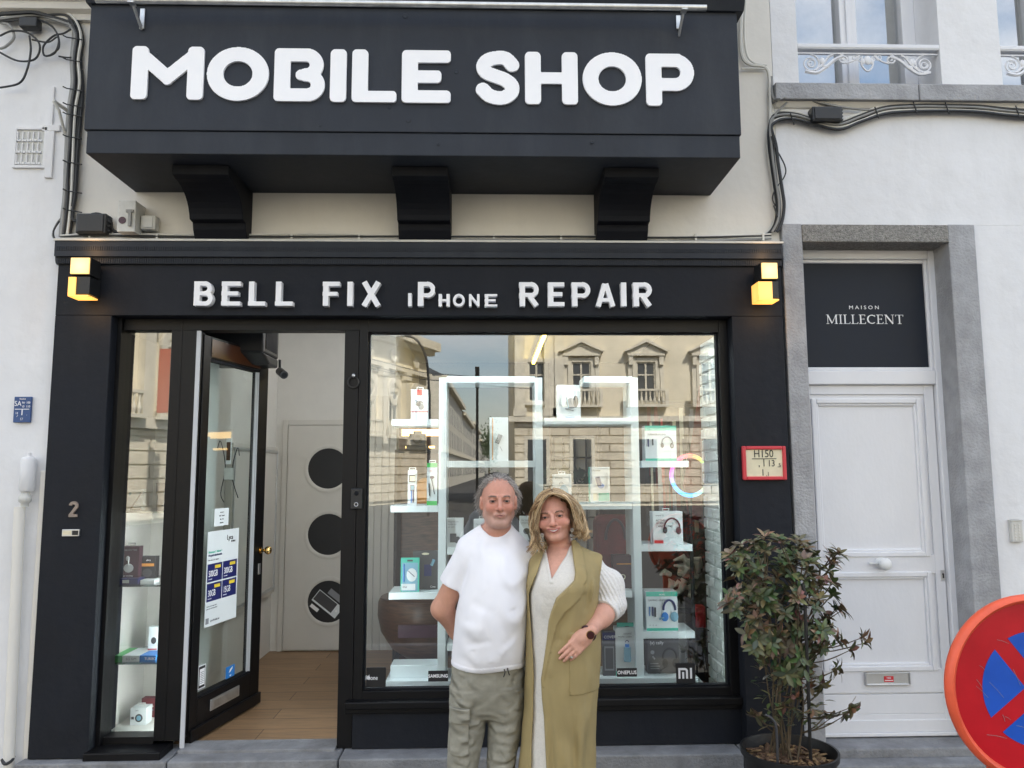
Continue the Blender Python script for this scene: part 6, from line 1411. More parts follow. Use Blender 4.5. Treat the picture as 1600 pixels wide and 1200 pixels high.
# T-shirt
hemL=m(708,913,.045); dirL=(elL-shL)/np.linalg.norm(elL-shL)
slR=m(842,912,.13); dirR=(elR-shR)/np.linalg.norm(elR-shR)
col_c=m(775,829,.04)
folds=[((730,885),(742,915),.012,-.003),((736,905),(760,925),.012,.0025),((735,940),(775,960),.012,-.004),((716,975),(760,985),.010,.004),((722,1010),(770,1000),.009,-.004),((812,1000),(780,1025),.009,.003),((815,985),(785,1010),.009,-.003),((818,1015),(792,1036),.007,.005),((712,995),(735,1030),.010,-.004),((800,950),(815,975),.010,-.004),((740,870),(760,880),.012,.003),((700,880),(714,905),.008,-.004),((690,895),(705,912),.007,.004),((724,860),(716,890),.009,-.004),((790,880),(815,870),.010,.003),((740,1015),(741,1036),.008,-.004),((765,1018),(768,1037),.008,.003)]
def tee0(p):
    d=loft(p,torso)
    s=cap_(p,m(731,868,.02),m(707,918,.05),.060,.069); s=np.maximum(s,(p-hemL)@dirL); d=smin(d,s,.022)
    s=cap_(p,m(818,870,.03),m(846,918,.15),.060,.066); s=np.maximum(s,(p-slR)@dirR); d=smin(d,s,.022)
    for a,b,r,amp in folds: d=d-segexp(p,m(*a,-.13),m(*b,-.15),r*1.8,amp*.95)
    d=d-shirt_noise(p,.0013,20)
    return d
# collar frame: ring tilted forwards
def collarq(p):
    q=p-col_c; t=rad(34); y=q[:,1]*math.cos(t)+q[:,2]*math.sin(t); z=-q[:,1]*math.sin(t)+q[:,2]*math.cos(t)
    return np.stack([q[:,0],y,z],1)
def tee(p):
    d=tee0(p); q=collarq(p); rr=np.hypot(q[:,0]/.064,q[:,1]/.072)
    hole=np.maximum((rr-1.02)*.066,-(q[:,2]+.012)); d=smax(d,-hole,.004)
    ring=np.maximum(np.abs((rr-1.06)*.066)-.0045,np.abs(q[:,2])-.010)-.001
    d=np.minimum(d,ring)
    zb=m(770,1040)[2]; d=np.maximum(d,zb-p[:,2]+.004*np.sin(p[:,0]*25))
    hem=np.maximum(tee0(p)-.0025,np.abs(p[:,2]-(zb+.012)-.004*np.sin(p[:,0]*25))-.009); d=np.minimum(d,hem)
    return d
sdf_obj('t_shirt',tee,(m(675,900)[0],3.18,m(770,1046)[2]),(m(866,900)[0]+.02,3.62,m(770,815)[2]),.0034,'tee',man)
# trousers
rt=random.Random(11); wr=[]
for k in range(46):
    side=rt.random()<.5; y=rt.uniform(1052,1195); xc=rt.uniform(712,742) if side else rt.uniform(772,806); L_=rt.uniform(8,20)
    wr.append((m(xc-L_,y+rt.uniform(-4,4),-.07),m(xc+L_,y+rt.uniform(-7,7),-.07),rt.uniform(.006,.011),rt.choice((-1,1))*rt.uniform(.003,.0065)))
wr+=[(m(775,1080,-.09),m(735,1110,-.08),.010,-.005),(m(778,1085,-.09),m(800,1110,-.08),.010,-.005),(m(775,1050,-.11),m(774,1090,-.09),.006,.004),(m(752,1085,-.09),m(762,1125,-.05),.010,.005),(m(705,1185,-.06),m(740,1178,-.06),.009,.007),(m(702,1198,-.06),m(742,1192,-.06),.008,-.006),(m(765,1190,-.06),m(800,1180,-.06),.009,.006)]
def trou0(p):
    d=smin(loft(p,legLs),loft(p,legRs),.012); d=smin(d,loft(p,pelvis),.02); return d
def trou(p):
    d=trou0(p)
    for a,b,r,amp in wr: d=d-segexp(p,a,b,r*1.6,amp)
    return d-shirt_noise(p,.0012,40)
tr_=sdf_obj('trousers',trou,(m(690,1100)[0],3.22,.08),(m(828,1100)[0],3.60,m(770,1020)[2]),.0036,'trouser',man)
def patch(f,off,x0,x1,y0,y1,fig,side=None):
    a=fig(x0,y1); b=fig(x1,y0)
    def g(p):
        bx=np.maximum(np.abs(p[:,0]-(a[0]+b[0])/2)-(b[0]-a[0])/2,np.abs(p[:,2]-(a[2]+b[2])/2)-(b[2]-a[2])/2)
        return smax(np.maximum(f(p)-off,bx),p[:,1]-fig.Y+0.0,.001)
    return g,(a[0]-.01,fig.Y-.24,a[2]-.01),(b[0]+.01,fig.Y+.02,b[2]+.01)
g,a,b=patch(trou0,.011,704,733,1118,1172,m); sdf_obj('cargo_pocket',g,a,b,.003,'trouser',tr_)
g,a,b=patch(trou0,.017,703,735,1098,1122,m); sdf_obj('pocket_flap',g,a,b,.003,'trouser',tr_)
MB().tube(smooth_path([m(787,1044,-.118),m(789,1050,-.128),m(787,1058,-.128)]),.0025,n=5).tube(smooth_path([m(793,1044,-.118),m(794,1049,-.128),m(796,1055,-.128)]),.0025,n=5).build('drawcord','black',tr_,smooth=True)
def shoes(L,par,mname,ln=.27,yo=0):
    for LS in L:
        cx,cy=LS[0][1],LS[0][2]
        f=lambda p: np.maximum(smin(ell(p,(cx,cy-.08,.045),(.048,.13,.05)),cap_(p,(cx,cy+.03,.05),(cx,cy,.10),.045,.05),.03),.004-p[:,2])
        s=sdf_obj('shoe',f,(cx-.08,cy-.25,-.01),(cx+.08,cy+.12,.17),.006,mname,par)
shoes((legLs,legRs),man,'shoe')
# man's hair: short, swept back, receding
rh=np.random.RandomState(4)
def hair_cap(p):
    q=hm(p); d=ell(q,(0,.027,.036),(.0785,.098,.090)); cut=np.maximum(-(q[:,1]+.040-.9*(q[:,2]-.10)-.6*np.maximum(0,.0)), 0)
    front=(-.052+ (np.abs(q[:,0])>.045)*.0)-q[:,1]       # >0 in front of hairline
    hl=-.058+1.1*np.maximum(0,.098-q[:,2])              # hairline recedes lower down
    hl=np.minimum(hl,.004)
    d=smax(d,hl-q[:,1],.006); d=smax(d,-(q[:,2]+.045+.25*q[:,1]),.01)
    return (d-.001*np.sin(q[:,0]*260+q[:,2]*90)*np.sin(q[:,1]*210))*.93
def hcolM(v):
    n=len(v); k=.5+.5*np.sin(v[:,0]*500+np.sin(v[:,2]*300)*2); return np.array([.24,.215,.20])*(.8+.5*k[:,None])
hr=sdf_obj('hair',hair_cap,Hm-np.array([.11,.12,.07]),Hm+np.array([.11,.16,.15]),.0035,'hair',man,colf=hcolM)
paths=[]
while len(paths)<4600:
    u=rh.normal(size=3); u/=np.linalg.norm(u); q=np.array([0,.026,.036])+u*np.array([.078,.098,.090])
    hl=min(-.056+1.1*max(0,.098-q[2]),.006)
    if q[1]<hl or q[2]<-.045-.25*q[1]: continue
    nrm=u/np.array([.080,.099,.092]); nrm/=np.linalg.norm(nrm)
    side=abs(q[0])/.08; L=rh.uniform(.020,.034)*(1+.35*side*(q[2]<.07))
    dr=nrm*(.45+.35*side)+np.array([.12*np.sign(q[0])*rh.rand()+ .10,.55,-.15-.55*side])+rh.normal(size=3)*.16
    dr/=np.linalg.norm(dr); cv=np.array([0,.2,-.5])*L
    ts=np.linspace(0,1,5)[:,None]; w=rh.normal(size=3)*.0045
    pts=q+dr*L*ts+cv*ts**2+np.sin(ts*5)*w
    g=rh.choice([.17,.32,.50,.72],p=[.2,.3,.3,.2])*rh.uniform(.85,1.15)
    paths.append(((pts*sM)@RMn.T+Hm,np.array([g*1.02,g*.95,g*.89])))
strands('hair_strands',paths,'hair',hr,r=.0011)

# ------------------------------------------------------------------ the woman
w_=Fig(3.35)
wom=thing('person',(w_(875,1000)[0],3.37,0),'smiling woman in long olive sleeveless coat over a cream dress, one hand at her pocket','person')
Hw=w_(866,806.5); Hw[1]=3.372; sW=np.array([1.0,.94,.855]); RWn=rotm(rad(-9),rad(-1),rad(-7)) if 0 else rotm(rad(-9),rad(-1),rad(-7))
def hw(p): return ((p-Hw)@RWn)/sW
ct=rsm([w_.sec(1330,806,934,.02,.165),w_.sec(1200,811,932,.02,.165),w_.sec(1153,815,931,.01,.158),w_.sec(1100,819,933,.0,.155),w_.sec(1060,820,935,-.005,.155),w_.sec(1000,821,938,-.005,.158),w_.sec(960,822,936,-.01,.155),w_.sec(930,822,934,-.02,.155),w_.sec(905,823,936,-.02,.148),w_.sec(885,828,938,.0,.125),w_.sec(870,835,930,.02,.098),w_.sec(858,846,912,.03,.075),w_.sec(848,856,900,.04,.055)],70)
# extend down to mid shin
zb_=.22
ct=np.vstack([[zb_,ct[0][1],ct[0][2],ct[0][3]+.005,ct[0][4]],ct]) if ct[0][0]>zb_ else ct
wfold=[((866,1030),(893,1420),.017,.013),((860,1040),(872,1420),.010,-.010),((882,1075),(880,1420),.010,-.008),((903,1070),(914,1420),.018,.009),((921,1060),(925,1420),.013,-.009),((897,1080),(902,1420),.011,-.010),((912,870),(908,930),.014,.007),((920,890),(915,960),.010,-.006),((905,930),(880,1000),.014,.006),((895,935),(868,1010),.010,-.006),((930,900),(926,945),.010,.005),((868,950),(862,1060),.010,.006),((825,930),(829,1060),.008,.004),((823,1050),(820,1200),.010,-.006),((827,1100),(823,1220),.008,.006)]
def coat0(p):
    d=loft(p,ct)
    d=smin(d,cap_(p,w_(893,872,.02),w_(928,881,.02),.052,.050),.03); d=smin(d,cap_(p,w_(862,876,.02),w_(842,884,.03),.045,.04),.03)
    return d
def coatf(p):
    d=coat0(p)
    for a,b,r,amp in wfold: d=d-segexp(p,w_(*a,-.13),w_(*b,-.15),r*1.5,amp*(2.1 if amp>0 else 1.15))
    return d-shirt_noise(p,.0018,17)
EL=[(840,852,898),(864,852,898),(890,841,899),(900,836,896),(913,831,881),(925,828,868),(945,829,861),(960,830,857),(990,832,854),(1020,834,850),(1050,835,845.5),(1080,834.5,847),(1107,834,850),(1150,832,852),(1188,831,854),(1260,829,858),(1330,828,862)]
ez=np.array([w_(840,y)[2] for y,_,_ in EL])[::-1]; exl=np.array([w_(l,y,-.13)[0] for y,l,_ in EL])[::-1]; exr=np.array([w_(r,y,-.13)[0] for y,_,r in EL])[::-1]
def opening(p,yf): 
    xl=np.interp(p[:,2],ez,exl); xr=np.interp(p[:,2],ez,exr); return np.maximum(np.maximum(xl-p[:,0],p[:,0]-xr),p[:,1]-yf)
neckC=w_(876,848,.045)
LP=[(838,10),(860,16),(890,17),(905,20),(915,30),(925,36),(945,20),(965,12),(1000,7),(1060,3)]
lz=np.array([w_(840,y)[2] for y,_ in LP])[::-1]; lw=np.array([v*.00275 for _,v in LP])[::-1]
def coat(p):
    d=coatf(p)
    xr=np.interp(p[:,2],ez,exr); wd=np.interp(p[:,2],lz,lw,left=0)
    lap=np.maximum(np.maximum(coatf(p)-.011*np.clip(wd/.03,0,1),np.maximum(p[:,0]-xr-wd,xr-.015-p[:,0])),np.maximum(3.36-.0-9*0-p[:,1]-9,p[:,1]-3.36)); lap=np.where(wd>.0005,lap,9)
    d=smin(d,lap,.004)
    d=smax(d,-opening(p,3.37),.006)
    d=smax(d,-(cap_(p,neckC+np.array([-.004,-.0,.0]),neckC+np.array([-.01,.0,.2]),.060)),.005)
    # armhole on the right of the picture
    ah=ell(p,w_(948,905,.0),(.030,.10,.105)); d=smax(d,-ah,.008)
    d=smax(d,-(coat0(p)+.040),.001)          # hollow
    return d
sdf_c=sdf_obj('coat',coat,(w_(800,1000)[0]-.03,3.12,.22),(w_(960,900)[0],3.60,w_(870,832)[2]),.0040,'coat',wom,k=2.6)
g,a,b=patch(coatf,.0035,884,936,975,1070,w_); sdf_obj('coat_pocket',g,a,b,.0034,'coat',sdf_c)
# dress under the coat
VN=[(846,852,901),(866,855,890),(880,857,878),(902,860,861.5)]
vz=np.array([w_(860,y)[2] for y,_,_ in VN])[::-1]; vl=np.array([w_(l,y,-.12)[0] for y,l,_ in VN])[::-1]; vr=np.array([w_(r,y,-.12)[0] for y,_,r in VN])[::-1]
def vneck(p):
    xl=np.interp(p[:,2],vz,vl); xr=np.interp(p[:,2],vz,vr); return np.maximum(np.maximum(np.maximum(xl-p[:,0],p[:,0]-xr),vz[0]-p[:,2]),p[:,1]-3.37)
def dress(p):
    d=coat0(p)+.014
    for a,b,r,amp in (((838,1000),(840,1200),.008,.004),((846,930),(842,1020),.008,.004),((850,960),(846,1040),.006,-.003),((847,1120),(848,1220),.007,.004)): d=d-segexp(p,w_(*a,-.12),w_(*b,-.14),r*1.6,amp)
    rim=np.maximum(coat0(p)+.010,np.abs(vneck(p)+.0)-.006); rim=np.where(p[:,1]<3.36,rim,9)
    d=smax(d,-vneck(p),.003); d=np.minimum(d,rim)
    d=smax(d,-cap_(p,neckC,neckC+np.array([-.01,0,.2]),.062),.004)
    return np.maximum(d, .20-p[:,2])
sdf_obj('dress',dress,(w_(805,1000)[0],3.16,.19),(w_(945,900)[0],3.58,w_(870,838)[2]),.0040,'dress',wom)
# arms
wsh=w_(925,884,.02); wel=w_(957,944,-.02); wwr=w_(917,992,-.165); 
fdir=wwr-wel; fdir/=np.linalg.norm(fdir)
wsh2=w_(846,890,.04); wel2=w_(815,950,.20); wwr2=w_(765,965,.23)
cuff=wel+fdir*.055
def sleeve(p):
    d=cap_(p,wsh,wel,.050,.053); d=smin(d,cap_(p,wel,wel+fdir*.10,.052,.050),.03)
    d=smin(d,ell(p,w_(953,915,.0),(.062,.062,.07)),.03)
    ax=(wel-wsh)/np.linalg.norm(wel-wsh); q=p-wsh; rad_=q-np.outer(q@ax,ax); an=np.arctan2(rad_[:,0],rad_[:,1]); d=d-.0022*np.sin(an*26)
    d=np.maximum(d,(p-cuff)@fdir); 
    cf=np.maximum(cap_(p,wel,wel+fdir*.2,.053)+0,np.abs((p-cuff)@fdir+.012)-.012); d=np.minimum(d,cf)
    for a,b,r,amp in (((968,925),(940,948),.008,.005),((972,940),(945,955),.007,-.004),((950,900),(966,915),.01,-.003)): d=d-segexp(p,w_(*a,-.05),w_(*b,-.06),r*1.6,amp)
    s2=smin(cap_(p,wsh2,wel2,.052,.05),cap_(p,wel2,wwr2,.05,.042),.03)
    return np.minimum(d,s2)
sdf_obj('sweater_sleeve',sleeve,np.minimum(w_(755,985,.1),w_(755,985,-.15))-np.array([0.02,.0,.03]),np.array([w_(985,870)[0],3.68,w_(930,858)[2]]),.0036,'knit',wom)
def wom_body(p):
    d=headsdf(hw(p),False,True)*.89
    a=Hw+RWn@(np.array([0,.028,-.070])*sW)
    d=smin(d,cap_(p,a,neckC+np.array([0,.01,-.03]),.050,.056),.03)
    d=smin(d,coat0(p)+.026,.03)
    d=smin(d,cap_(p,wel,wwr,.041,.0265),.02); d=smin(d,ell(p,wel*.6+wwr*.4,(.043,.043,.043)),.03)
    d=smin(d,handsdf(p,wwr+np.array([0,-.004,0]),w_(868,1042,-.178)-wwr,(.12,-1,.12),.92,curl=(.16,.14,.17,.24),thumb=.35,flip=-1),.012)
    d=smin(d,handsdf(p,wwr2,(-.9,.05,-.2),(0,1,.1),.9),.02)
    for cx in (w_(850,1300)[0],w_(895,1300)[0]): d=smin(d,cap_(p,(cx,3.38,.06),(cx,3.38,.5),.038,.055),.02)
    return d
skinW=(.65,.345,.26)
def wcol(v):
    q=hw(v); c=headcol(q,False,True,skinW,(.56,.15,.14)); c[q[:,2]<-.15]=np.array([.65,.35,.26]); return c
sdf_obj('body',wom_body,(w_(745,985)[0]-.06,3.12,.05),(w_(985,1000)[0],3.70,1.72),.0031,'skin',wom,colf=wcol)
eyes(Hw,RWn,sW,wom)
face_parts(wom,Hw,RWn,sW,False)
shoes(([[0,w_(850,1300)[0],3.38]],[[0,w_(895,1300)[0],3.38]]),wom,'shoe')
# hair of the woman
def whair(p):
    q=hw(p); d=ell(q,(0,.032,.040),(.086,.100,.096))
    d=smin(d,ell(q,(0,.060,-.040),(.088,.060,.085)),.03)
    m_=q.copy(); m_[:,0]=np.abs(m_[:,0]); d=smin(d,ell(m_,(.080,.02,-.040),(.024,.045,.070)),.02)
    face=ell(q,(-.002,-.100,-.040),(.072,.098,.100)); d=smax(d,-face,.01); d=smax(d,-(q[:,2]+.125),.02)
    return (d-.0025*np.sin(q[:,0]*150+np.sin(q[:,2]*70)*2)*np.sin(q[:,1]*110+q[:,2]*60))*.89
def hcolW(v):
    k=.5+.5*np.sin(v[:,0]*420+np.sin(v[:,2]*90)*3); return np.array([.16,.10,.055])*(.7+.7*k[:,None])
hb=sdf_obj('hair',whair,Hw-np.array([.13,.13,.15]),Hw+np.array([.13,.19,.15]),.0038,'hair',wom,colf=hcolW)
rw=np.random.RandomState(9); paths=[]
pal=np.array([[.44,.31,.17],[.34,.22,.12],[.24,.145,.075],[.56,.42,.25],[.13,.08,.045],[.68,.54,.35]])
def wp(px,py,d): return w_(px,py,d)
for k in range(340):      # clumps
    side=-1 if rw.rand()<.46 else 1; s=rw.rand(); ph=rw.rand()*6.28; fr=rw.uniform(9,18); amp=rw.uniform(.007,.017); out=rw.rand()
    part=(861+rw.uniform(-2,2),769.5+2.5*s)
    if side<0:
        cps=[(part[0]+1-4*s,part[1]+2,-.058+.13*s),(849-5*s*out,776+6*out,-.062+.13*s),(840-7*out,795,-.052+.13*s),(835-5*out+3*(1-s),822,-.045+.12*s),(841-6*out+8*s,846+6*s,-.050+.12*s),(846+rw.uniform(-13,12)*(.5+.5*s),858+rw.uniform(-14,6),-.055+.12*s)]
    else:
        cps=[(part[0]+2+5*s,part[1]+1,-.060+.13*s),(880+6*s,773+4*(1-s),-.070+.13*s),(896+6*out,788,-.058+.13*s),(902+8*out,811,-.046+.12*s),(900+12*out,829,-.045+.12*s),(903+rw.uniform(-10,13),839+rw.uniform(-9,6),-.045+.12*s)]
    base=np.array([wp(*c) for c in cps])
    basec=pal[rw.choice(6,p=[.25,.22,.16,.17,.08,.12])]
    for j in range(11):
        off=rw.normal(size=3)*.0030; cut=rw.uniform(.72,1.0)
        pts=np.array([[v.x,v.y,v.z] for v in smooth_path([Vector(b+off*(.4+.25*i)) for i,b in enumerate(base)],4)])
        n=len(pts); t=np.linspace(0,1,n)
        wv=np.stack([np.sin(t*fr+ph),np.cos(t*fr*1.1+ph),.4*np.sin(t*fr*1.2+ph+1)],1)*amp*(t[:,None]**.8)
        pts=pts+wv; pts=pts[:max(6,int(n*cut))]
        q=(pts-Hw)@RWn/sW; c_=np.array([0,.030,.040]); rr_=np.array([.088,.104,.100]); kk_=N3((q-c_)/rr_); q=np.where((kk_<1)[:,None]&(q[:,2:3]>-.01),c_+(q-c_)/np.maximum(kk_,.3)[:,None],q); pts=(q*sW)@RWn.T+Hw
        paths.append((pts,basec*rw.uniform(.7,1.3)*1.15))
for k in range(70):      # sweeping fringe and loose outer curls
    ph=rw.rand()*6.28; j_=rw.uniform(-1,1,size=8); kind=k%4
    if kind==0: cps=[(863+j_[0]*2,771,-.060),(852+j_[1]*2,776+j_[2],-.074),(844+j_[3]*1.5,789,-.070),(840+j_[4]*2,808,-.058),(838+j_[5]*4,828,-.055)]
    elif kind==1: cps=[(866+j_[0]*2,771,-.062),(881+j_[1]*2,775+j_[2],-.078),(893+j_[3]*1.5,788,-.074),(900+j_[4]*2,808,-.060),(905+j_[5]*5,826,-.056)]
    elif kind==2: cps=[(838+j_[0]*3,800,-.03),(832+j_[1]*3,820,-.03),(835+j_[2]*4,842,-.05),(832+j_[3]*6,860+j_[4]*6,-.05)]
    else: cps=[(902+j_[0]*3,795,-.03),(911+j_[1]*3,812,-.04),(913+j_[2]*4,828,-.05),(916+j_[3]*6,838+j_[4]*6,-.045)]
    base=[Vector(wp(*c)) for c in cps]; basec=pal[rw.choice(6,p=[.28,.2,.1,.22,.04,.16])]
    for j in range(9):
        off=Vector(rw.normal(size=3)*.0022); pts=np.array([[v.x,v.y,v.z] for v in smooth_path([b+off*(.5+.3*i) for i,b in enumerate(base)],5)]); n=len(pts); t=np.linspace(0,1,n); fr=9 if kind<2 else 13; am=.004 if kind<2 else .010
        pts=pts+np.stack([np.sin(t*fr+ph),np.cos(t*fr+ph)*.6,.5*np.sin(t*fr+ph+1)],1)*am*t[:,None]
        paths.append((pts,basec*rw.uniform(.8,1.35)*1.2))
strands('hair_strands',paths,'hair',hb,r=.0017)
# jewellery
for nm,px,py,d in (('earring',847,836,-.065),('earring',893.5,828,-.055)):
    c=w_(px,py,d); e=MB(); e.tube([(c[0]+.0065*math.cos(a*.628),c[1]-.004,c[2]+.0065*math.sin(a*.628)) for a in range(10)],.0015,n=5,closed=True)
    e.ball((c[0],c[1]-.005,c[2]),(.0035,.003,.0035)); e.tube([(c[0],c[1],c[2]-.008),(c[0],c[1],c[2]-.014)],.0015,n=5)
    for dx,dz in ((0,-.018),(-.007,-.025),(.007,-.025),(0,-.027),(-.004,-.036),(.004,-.036),(0,-.042)): e.ball((c[0]+dx,c[1]-.003,c[2]+dz),(.0026,.002,.0028),8,6)
    e.build('earring','silver',wom,smooth=True)
wd_=w_(914.5,990,-.165); u=np.cross(fdir,[0,1,0]); u/=np.linalg.norm(u); v_=np.cross(fdir,u)
wc=wwr-fdir*.012
wt=MB().tube([wc+(u*math.cos(a)+v_*math.sin(a))*.0305 for a in np.linspace(0,6.28,24)[:-1]],.0055,n=6,closed=True).build('watch_strap','maroon',wom,smooth=True)
wf_=wc+np.array([.004,-.033,0]); MB().lathe(wf_,[(.017,0),(.018,-.004),(.016,-.007)],axis='y',n=20).build('watch_case','brass',wt,smooth=True); MB().lathe(wf_+np.array([0,-.0072,0]),[(.0155,0),(.0145,-.0006)],axis='y',n=20).build('watch_face','watch',wt)
fc=w_(893,1027,-.192); MB().ball(fc,(.007,.007,.005),10,6).build('finger_ring','silver',wom,smooth=True)
# ================================================================== POTTED SHRUB
MT['leaf']=attrmat('glossy leaf',.38,spec=.5)
PY=3.85
pc=P(1233,1172,PY); pz=.405; pr=.222
sh=thing('potted_shrub',(pc.x,PY,0),'tall bushy shrub with bronze tipped leaves in a black pot beside the white door','plant')
MB().lathe((pc.x,PY,0),[(pr*.74,.0),(pr*.80,.02),(pr*.97,pz-.03),(pr*1.02,pz-.028),(pr*1.03,pz),(pr*.985,pz),(pr*.96,pz-.03),(pr*.90,pz-.10)],n=48).build('pot','pot',sh,smooth=True)
rp=random.Random(21)
mb=MB().lathe((pc.x,PY,0),[(pr*.93,pz-.075),(.02,pz-.055)],n=30)
mb.build('soil','soil',sh,smooth=True)
mb=MB(); mb2=MB()
for k in range(240):
    a=rp.uniform(0,6.28); r_=pr*.9*math.sqrt(rp.random()); q=Vector((pc.x+r_*math.cos(a),PY+r_*math.sin(a),pz-.062+rp.uniform(0,.02)+ (1-r_/pr)*.015)); L_=rp.uniform(.01,.03); b=rp.uniform(0,6.28)
    e=Vector((math.cos(b),math.sin(b),rp.uniform(-.3,.4)))*L_; f=Vector((-math.sin(b),math.cos(b),rp.uniform(-.3,.3)))*L_*.4
    (mb if k%3 else mb2).add([q-e-f,q+e-f,q+e+f,q-e+f,q-e*.7+Vector((0,0,.005)),q+e*.7+Vector((0,0,.006))],[(0,1,5,4),(1,2,5),(2,3,4,5),(3,0,4)])
for k in range(5):
    a=rp.uniform(2,4); q=Vector((pc.x+rp.uniform(-.15,0),PY+rp.uniform(-.12,.02),pz-.045)); mb.tube([q,q+Vector((rp.uniform(-.08,.08),rp.uniform(-.06,.06),rp.uniform(0,.03)))],[.014,.009],n=6)
mb.build('bark_chips','soil',sh); mb2.build('fallen_leaves',mat('dry leaf litter',(.30,.19,.09),.8,var=.4,scale=30),sh)
poly=[(1140,850),(1165,838),(1195,832),(1250,838),(1268,850),(1315,862),(1300,890),(1305,930),(1318,948),(1290,960),(1300,990),(1312,1000),(1305,1015),(1290,1010),(1270,1040),(1250,1062),(1235,1070),(1200,1045),(1172,1010),(1150,960),(1136,935),(1142,900)]
def inside(x,y):
    c=False; j=len(poly)-1
    for i in range(len(poly)):
        xi,yi=poly[i]; xj,yj=poly[j]
        if (yi>y)!=(yj>y) and x<(xj-xi)*(y-yi)/(yj-yi)+xi: c=not c
        j=i
    return c
LV=[];LF=[];LC=[]
def leaf(p,d,up,L_,W_,c,fold=.25,droop=.25):
    d=d.normalized(); s=d.cross(up)
    if s.length<1e-3: s=Vector((1,0,0))
    s.normalize(); n=s.cross(d).normalized(); b=len(LV)
    prof=[(0,.05),(.18,.32),(.42,.5),(.68,.42),(.88,.20),(1,.0)]
    for t,w in prof:
        ctr=p+d*(L_*t)-n*(droop*L_*t*t)
        if t==1: LV.append(ctr); LC.append(c)
        else:
            for sg_ in (-1,0,1): LV.append(ctr+s*(sg_*w*W_)+n*(fold*w*W_*abs(sg_))); LC.append(c if sg_ else tuple(x*1.25 for x in c))
    for i in range(4):
        for k in (0,1): LF.append((b+i*3+k,b+i*3+k+1,b+i*3+k+4,b+i*3+k+3))
    LF.append((b+12,b+13,b+15)); LF.append((b+13,b+14,b+15))
def colr(tipness):
    r=rp.random()
    g=[(.040,.085,.030),(.065,.115,.042),(.090,.115,.05),(.030,.060,.032),(.12,.14,.06)][int(r*5)]
    t=[(.34,.14,.115),(.26,.13,.08),(.20,.12,.07),(.40,.20,.16)][rp.randrange(4)]
    k=tipness*rp.uniform(.4,1); return tuple((g[i]*(1-k)+t[i]*k)*rp.uniform(.8,1.2) for i in range(3))
clusters=[]
def whorl(q,axis,n,L_,tip):
    axis=axis.normalized(); u=axis.orthogonal().normalized(); v=axis.cross(u); a0=rp.uniform(0,6)
    for k in range(n):
        a=a0+k*2.4; el=rp.uniform(.15,.9)*(1-.3*(k/n)); d=(u*math.cos(a)+v*math.sin(a))*math.cos(el)+axis*math.sin(el)
        leaf(q-axis*rp.uniform(0,.02),d,axis,L_*rp.uniform(.7,1.15),L_*rp.uniform(.34,.47),colr(tip*(1 if k<n*.7 else .4)),rp.uniform(.1,.5),rp.uniform(0,.5))
    clusters.append(q)
# outer tips first, from the picture
tips=[(1157,852),(1195,838),(1180,845),(1222,846),(1250,850),(1262,855),(1300,865),(1310,862),(1140,865),(1150,880),(1135,942),(1150,948),(1215,900),(1232,895),(1190,905),(1225,925),(1240,880),(1290,905),(1300,880),(1312,950),(1318,952),(1280,935),(1290,960),(1298,985),(1180,965),(1165,990),(1210,1000),(1232,1012),(1290,1000),(1318,1000),(1348,996),(1357,1003),(1330,1015),(1175,920),(1200,860),(1270,900),(1255,1040),(1312,1045),(1305,1048),(1190,1120),(1180,1118),(1330,1105),(1335,1110),(1300,1120),(1320,1118),(1290,1118),(1270,1110),(1240,1090),(1225,1105),(1285,1072),(1265,1070)]
cen=P(1222,960,PY)
for x,y in tips:
    q=P(x,y,PY-rp.uniform(.0,.16)); ax=(q-cen); ax.y=-.10; ax.z+=.12; whorl(q,ax+Vector((rp.gauss(0,.05),rp.gauss(0,.05),.06)),rp.randint(8,12),.060,.62)
n=0
while n<172:
    x=rp.uniform(1132,1322); y=rp.uniform(830,1075)
    if not inside(x,y): continue
    n+=1; dy=rp.uniform(-.16,.17); q=P(x,y,PY+dy); ax=(q-cen)*.7+Vector((rp.gauss(0,.06),-.05+dy*.6,.12)); whorl(q,ax,rp.randint(6,10),.057,.12 if rp.random()<.78 else .65)
for k in range(150):
    x=rp.uniform(1185,1290); y=rp.uniform(1040,1140); q=P(x,y,PY+rp.uniform(-.1,.1)); leaf(q,Vector((rp.uniform(-1,1),rp.uniform(-1,.3),rp.uniform(-.3,.8))),Vector((0,0,1)),.05,.018,colr(.2))
me=bpy.data.meshes.new('foliage'); me.from_pydata([tuple(v) for v in LV],[],LF); at=me.color_attributes.new('Col','FLOAT_COLOR','POINT'); at.data.foreach_set('color',[c for x in LC for c in (*x,1)]); me.polygons.foreach_set('use_smooth',[True]*len(me.polygons))
me.materials.append(MT['leaf']); finish(bpy.data.objects.new('foliage',me),sh)
# stems: several canes, twigs to each whorl
canes=[]
for k in range(13):
    b=Vector((pc.x-.02+rp.uniform(-.07,.05),PY+rp.uniform(-.07,.07),pz-.065)); topx=1165+k*10.5; t=P(topx,rp.uniform(880,950),PY+rp.uniform(-.1,.1))
    pts=smooth_path([b,b.lerp(t,.3)+Vector((rp.gauss(0,.018),rp.gauss(0,.015),0)),b.lerp(t,.65)+Vector((rp.gauss(0,.02),0,0)),t],5); canes.append(pts)
mb=MB()
for pts in canes: n_=len(pts); mb.tube(pts,[.0050-.003*i/n_ for i in range(n_)],n=6)
allp=[p for c in canes for p in c]
for q in clusters:
    best=min(allp,key=lambda p:(p-q).length+max(0,p.z-q.z+.06)*2.5); mid=best.lerp(q,.5)+Vector((0,0,-.015)); mb.tube(smooth_path([best,mid,q],3),[.0032]*5+[.002]*2,n=4)
mb.build('stems','stem',sh,smooth=True)
